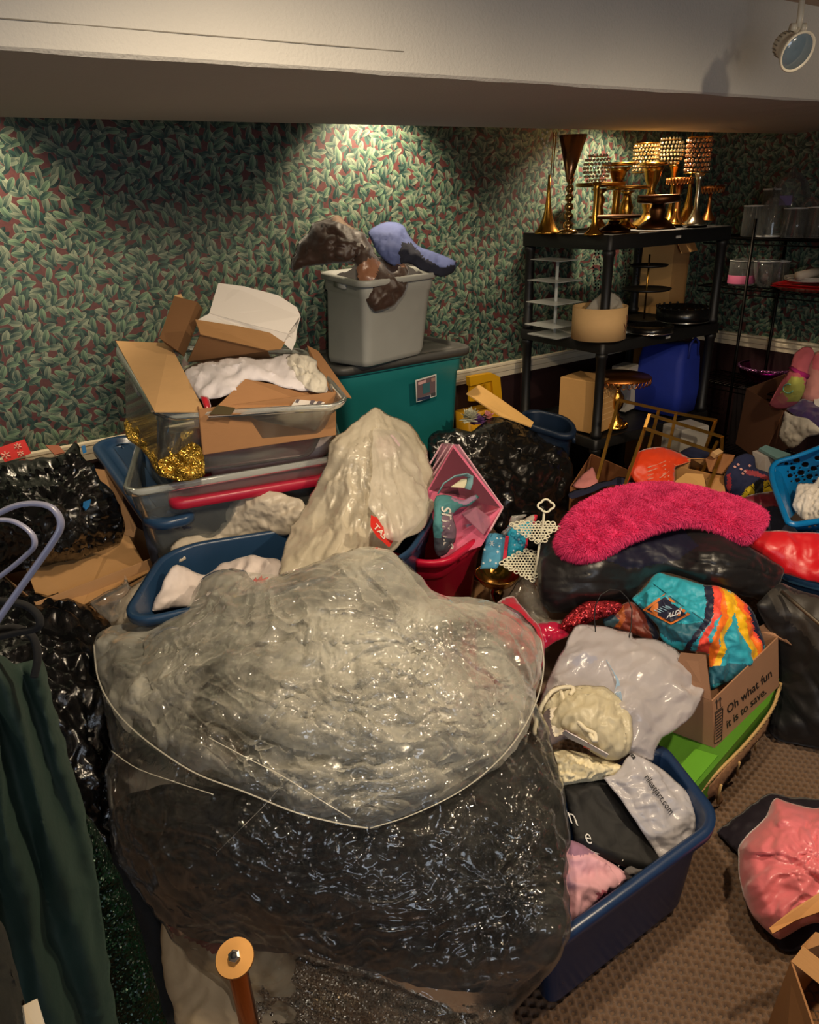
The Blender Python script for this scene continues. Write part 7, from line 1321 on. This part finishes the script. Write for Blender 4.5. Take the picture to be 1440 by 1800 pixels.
soft('body', OUT, BS, film(.03, (206, 204, 194), .08, 15, .5, .14, 1.1), .05, .12, 90, 3.4, .012, .10, 'film', 211, parent=rt, jag=4, extra=creases(600, 1180, 1.5, 60, 1.6, .010, 3), rnd=True)
TOPL = film(.34, (214, 212, 200), .08, 9, .5, .9, 1.2)
BS2 = Surf([(a, b, c, d + .028) for a, b, c, d in BODYC])
soft('folded_collar', [(165, 1130), (216, 1094), (312, 1084), (352, 1024), (392, 1000), (452, 1024), (545, 992), (636, 962), (682, 966), (738, 1010), (768, 1044), (878, 1060), (940, 1106), (954, 1140), (946, 1210), (930, 1262), (890, 1318), (840, 1360), (780, 1395), (710, 1432), (650, 1456), (580, 1444), (500, 1424), (420, 1390), (340, 1352), (270, 1316), (222, 1284), (190, 1234)], BS2, TOPL, .035, .0, 40, 3.4, .014, .11, 'film', 213, parent=rt, jag=3, closed=False, extra=creases(625, 1235, 1.6, 42, 1.8, .016, 8))
BS3 = Surf([(a, b, c, d + .05) for a, b, c, d in BODYC])
soft('inner_fold', [(330, 1075), (360, 1012), (430, 1006), (520, 1010), (620, 968), (690, 972), (760, 1050), (870, 1070), (935, 1120), (942, 1190), (905, 1270), (830, 1330), (740, 1352), (640, 1340), (540, 1320), (450, 1290), (370, 1270), (300, 1240), (250, 1180), (262, 1110)], BS3, TOPL, .03, .0, 50, 3.4, .010, .08, 'film', 217, parent=rt, jag=4, closed=False, extra=addf(swirl, creases(760, 1130, 1.3, 60, 2.2, .018, 12)))
BS4 = Surf([(a, b, c, d + .04) for a, b, c, d in BODYC])
soft('loose_flap', [(560, 1320), (640, 1300), (760, 1290), (880, 1240), (940, 1230), (925, 1290), (880, 1345), (800, 1395), (720, 1430), (650, 1458), (600, 1430), (540, 1380), (500, 1340)], BS4, film(.22, (214, 212, 200), .08, 9, .5, .8, 1.2), .02, .0, 30, 3.4, .009, .06, 'film', 219, parent=rt, jag=3, closed=False, extra=creases(640, 1200, 1.6, 36, 1.5, .012, 15))
def hem(pts, wd, dz=.05):
    B = np.array(pts, float); q = []
    for i in range(len(B) - 1):
        p0, p1, p2, p3 = B[max(i - 1, 0)], B[i], B[i + 1], B[min(i + 2, len(B) - 1)]
        for j in range(10): t = j / 10; q.append(.5 * ((2 * p1) + (p2 - p0) * t + (2 * p0 - 5 * p1 + 4 * p2 - p3) * t * t + (3 * p1 - p0 - 3 * p2 + p3) * t ** 3))
    q = np.array(q); S_ = Surf([(a, b, c, d + dz) for a, b, c, d in BODYC]); P = S_.at(q); v = np.array([0, 0, H]) - P; P = P + v / np.linalg.norm(v, axis=1)[:, None] * .045
    V, Fc = tube(P, wd, 6, False, .35); mesh('hem', V, Fc, film(.75, (206, 202, 190), .12, 20, .5, .4, 1.0), rt)
hem([(165, 1132), (172, 1190), (196, 1240), (236, 1284), (290, 1326), (350, 1362), (430, 1392), (520, 1428), (600, 1448), (650, 1456)], .002)
hem([(650, 1456), (720, 1434), (800, 1396), (860, 1352), (910, 1296), (944, 1230), (956, 1170), (950, 1120)], .002)
hem([(366, 1296), (430, 1330), (500, 1366), (560, 1404), (620, 1440)], .0015); hem([(196, 1320), (240, 1350), (300, 1372), (380, 1398)], .0015)
hem([(380, 1500), (420, 1460), (470, 1410), (520, 1350)], .0013, .02)
soft('lower_film', [(196, 1420), (300, 1390), (450, 1410), (650, 1456), (780, 1420), (900, 1340), (960, 1300), (992, 1400), (1002, 1520), (996, 1640), (930, 1720), (800, 1740), (650, 1720), (500, 1670), (380, 1640), (280, 1580), (210, 1510)], Surf([(a, b, c, d + .012) for a, b, c, d in BODYC]), film(.02, (190, 190, 184), .06, 13, .4, .10, 1.0), .045, .0, 60, 3.4, .010, .09, 'film', 223, parent=rt, jag=3, closed=False, extra=creases(880, 1560, 1.1, 140, 2.6, .014, 18))
# gold pole with a nut
dp = .92; rt = root('gold_pole', 'gold metal pole with round end plate and hex nut, bottom left', 'pole', GD(430, 1830, dp))
top = GD(413, 1684, dp); ax = GD(452, 1860, dp * 1.10) - top; ax /= np.linalg.norm(ax)
nd = np.array([0, 0, H]) - top; nd /= np.linalg.norm(nd); nn = -ax * .72 + nd * .55 + np.array([-.1, 0, 0]); nn /= np.linalg.norm(nn)
def along(prof, o, d, n=32):
    x = np.cross(d, [.3, .2, .9]); x /= np.linalg.norm(x); y = np.cross(d, x); V, Fc = lathe(prof, n); return o + V[:, :1] * x + V[:, 1:2] * y + V[:, 2:3] * d, Fc
s = dp / F
V, Fc = along([(.001, -.002), (33 * s, -.002), (34 * s, 0), (33 * s, .002), (.001, .0022)], top, nn); mesh('end_plate', V, Fc, metal((196, 148, 90), .4), rt, False)
V, Fc = along([(11 * s, 0), (11 * s, .006), (6 * s, .007), (5 * s, .002)], top + nn * .002, nn, 6); mesh('hex_nut', V, Fc, SILV, rt, False)
V, Fc = along([(5.5 * s, 0), (5.5 * s, .0075), (.001, .0075)], top + nn * .002, nn, 16); mesh('bolt_end', V, Fc, flat((20, 20, 22)), rt)
V, Fc = along([(17 * s, 0), (17.5 * s, .02), (19 * s, .3)], top + ax * .004, ax, 32); mesh('rod', V, Fc, metal((206, 128, 66), .12), rt)
# ---------------- track spotlight ----------------
rt = root('track_spotlight', 'white adjustable spotlight hanging from the ceiling, upper right', 'light', GY(1403, 0, 1.25)); q = GY(1404, 88, 1.25); s = dep_of(1404, 88, 'y', 1.25) / F
WH = plastic((206, 198, 178), .35); ax = GY(1372, 72, 1.30) - GY(1420, 100, 1.20); ax = -ax / np.linalg.norm(ax); o_ = GY(1376, 76, 1.27)
V, Fc = along([(16 * s, -.004), (19 * s, 0), (20 * s, .02), (22 * s, .034), (24 * s, .038), (30 * s, .056), (32 * s, .064), (30 * s, .067), (27 * s, .062), (14 * s, .045), (.001, .04)], o_, ax, 40); mesh('head', V, Fc, WH, rt)
V, Fc = along([(.001, .050), (28 * s, .0615), (28 * s, .063), (.001, .053)], o_, ax, 40); mesh('bulb_face', V, Fc, plastic((96, 112, 124), .12, 0, .9), rt)
for k in range(18): a = 2 * math.pi * k / 18; x = np.cross(ax, [.3, .2, .9]); x /= np.linalg.norm(x); y = np.cross(ax, x); d_ = x * math.cos(a) + y * math.sin(a); V, Fc = bar(o_ + d_ * 19.5 * s + ax * .002, o_ + d_ * 20.6 * s + ax * .018, .0022); mesh('cooling_fin', V, Fc, plastic((120, 112, 96), .5), rt, False)
j = GY(1403, 50, 1.26)
for dx in (-9, 8): V, Fc = along([(8 * s, -.006), (8 * s, .006)], GY(1403 + dx, 50, 1.26), np.array([.83, -.56, 0])); mesh('pivot', V, Fc, WH, rt)
V, Fc = tube([j, o_ + ax * .01], .007, 8); mesh('yoke', V, Fc, WH, rt)
V, Fc = tube([j, GY(1407, 30, 1.26), GY(1411, -10, 1.26)], .0075, 12); mesh('stem', V, Fc, WH, rt)
p_ = GY(1411, -12, 1.26); V, Fc = box(.03, .5, .02, (p_[0], p_[1], 2.163)); mesh('track', V, Fc, WH, rt, False); V, Fc = tube([p_, (p_[0], p_[1], 2.165)], .0075, 10); mesh('stem', V, Fc, WH, rt)
# ---------------- marks and fittings hang under the part that carries them ----------------
SUB = {'wire_ring': 'crystal_shade', 'lace_border': 'plate', 'sticker_picture': 'sticker', 'label_print': 'shipping_label', 'logo': 'body', 'logo_border': 'body', 'lettering': 'body', 'logo_wave': 'body', 'seam': 'body', 'cooling_fin': 'head',
       'bulb_face': 'head', 'bolt_end': 'hex_nut', 'branch_print': 'body', 'snowflake_print': 'body', 'black_line': 'body', 'speckle_print': 'body', 'white_print': 'body', 'swirl': 'body', 'fringe': 'braided_edge', 'rib': 'rim', 'trim_band': 'body',
       'stud': 'body', 'black_mark': 'body', 'blue_line_print': 'body', 'card_print': 'printed_card', 'foot_leaf': 'pedestal', 'printed_panel': 'body', 'arrow_mark': 'body', 'pink_band': 'body', 'purple_label': 'body', 'strap_lining': 'strap', 'fur': 'cushion',
       'red_edge': 'body', 'magenta_band': 'body', 'teal_label': 'body', 'tape_line': 'body', 'handle': 'body'}
base_ = lambda o: o.name.split('.')[0]
for o in [o for o in bpy.data.objects if o.parent is not None and o.parent.parent is None and o.parent.type == 'EMPTY']:
    want = SUB.get(base_(o))
    if want:
        sib = [c for c in o.parent.children if base_(c) in (want, 'band') and c is not o]
        if sib: o.parent = sib[0]
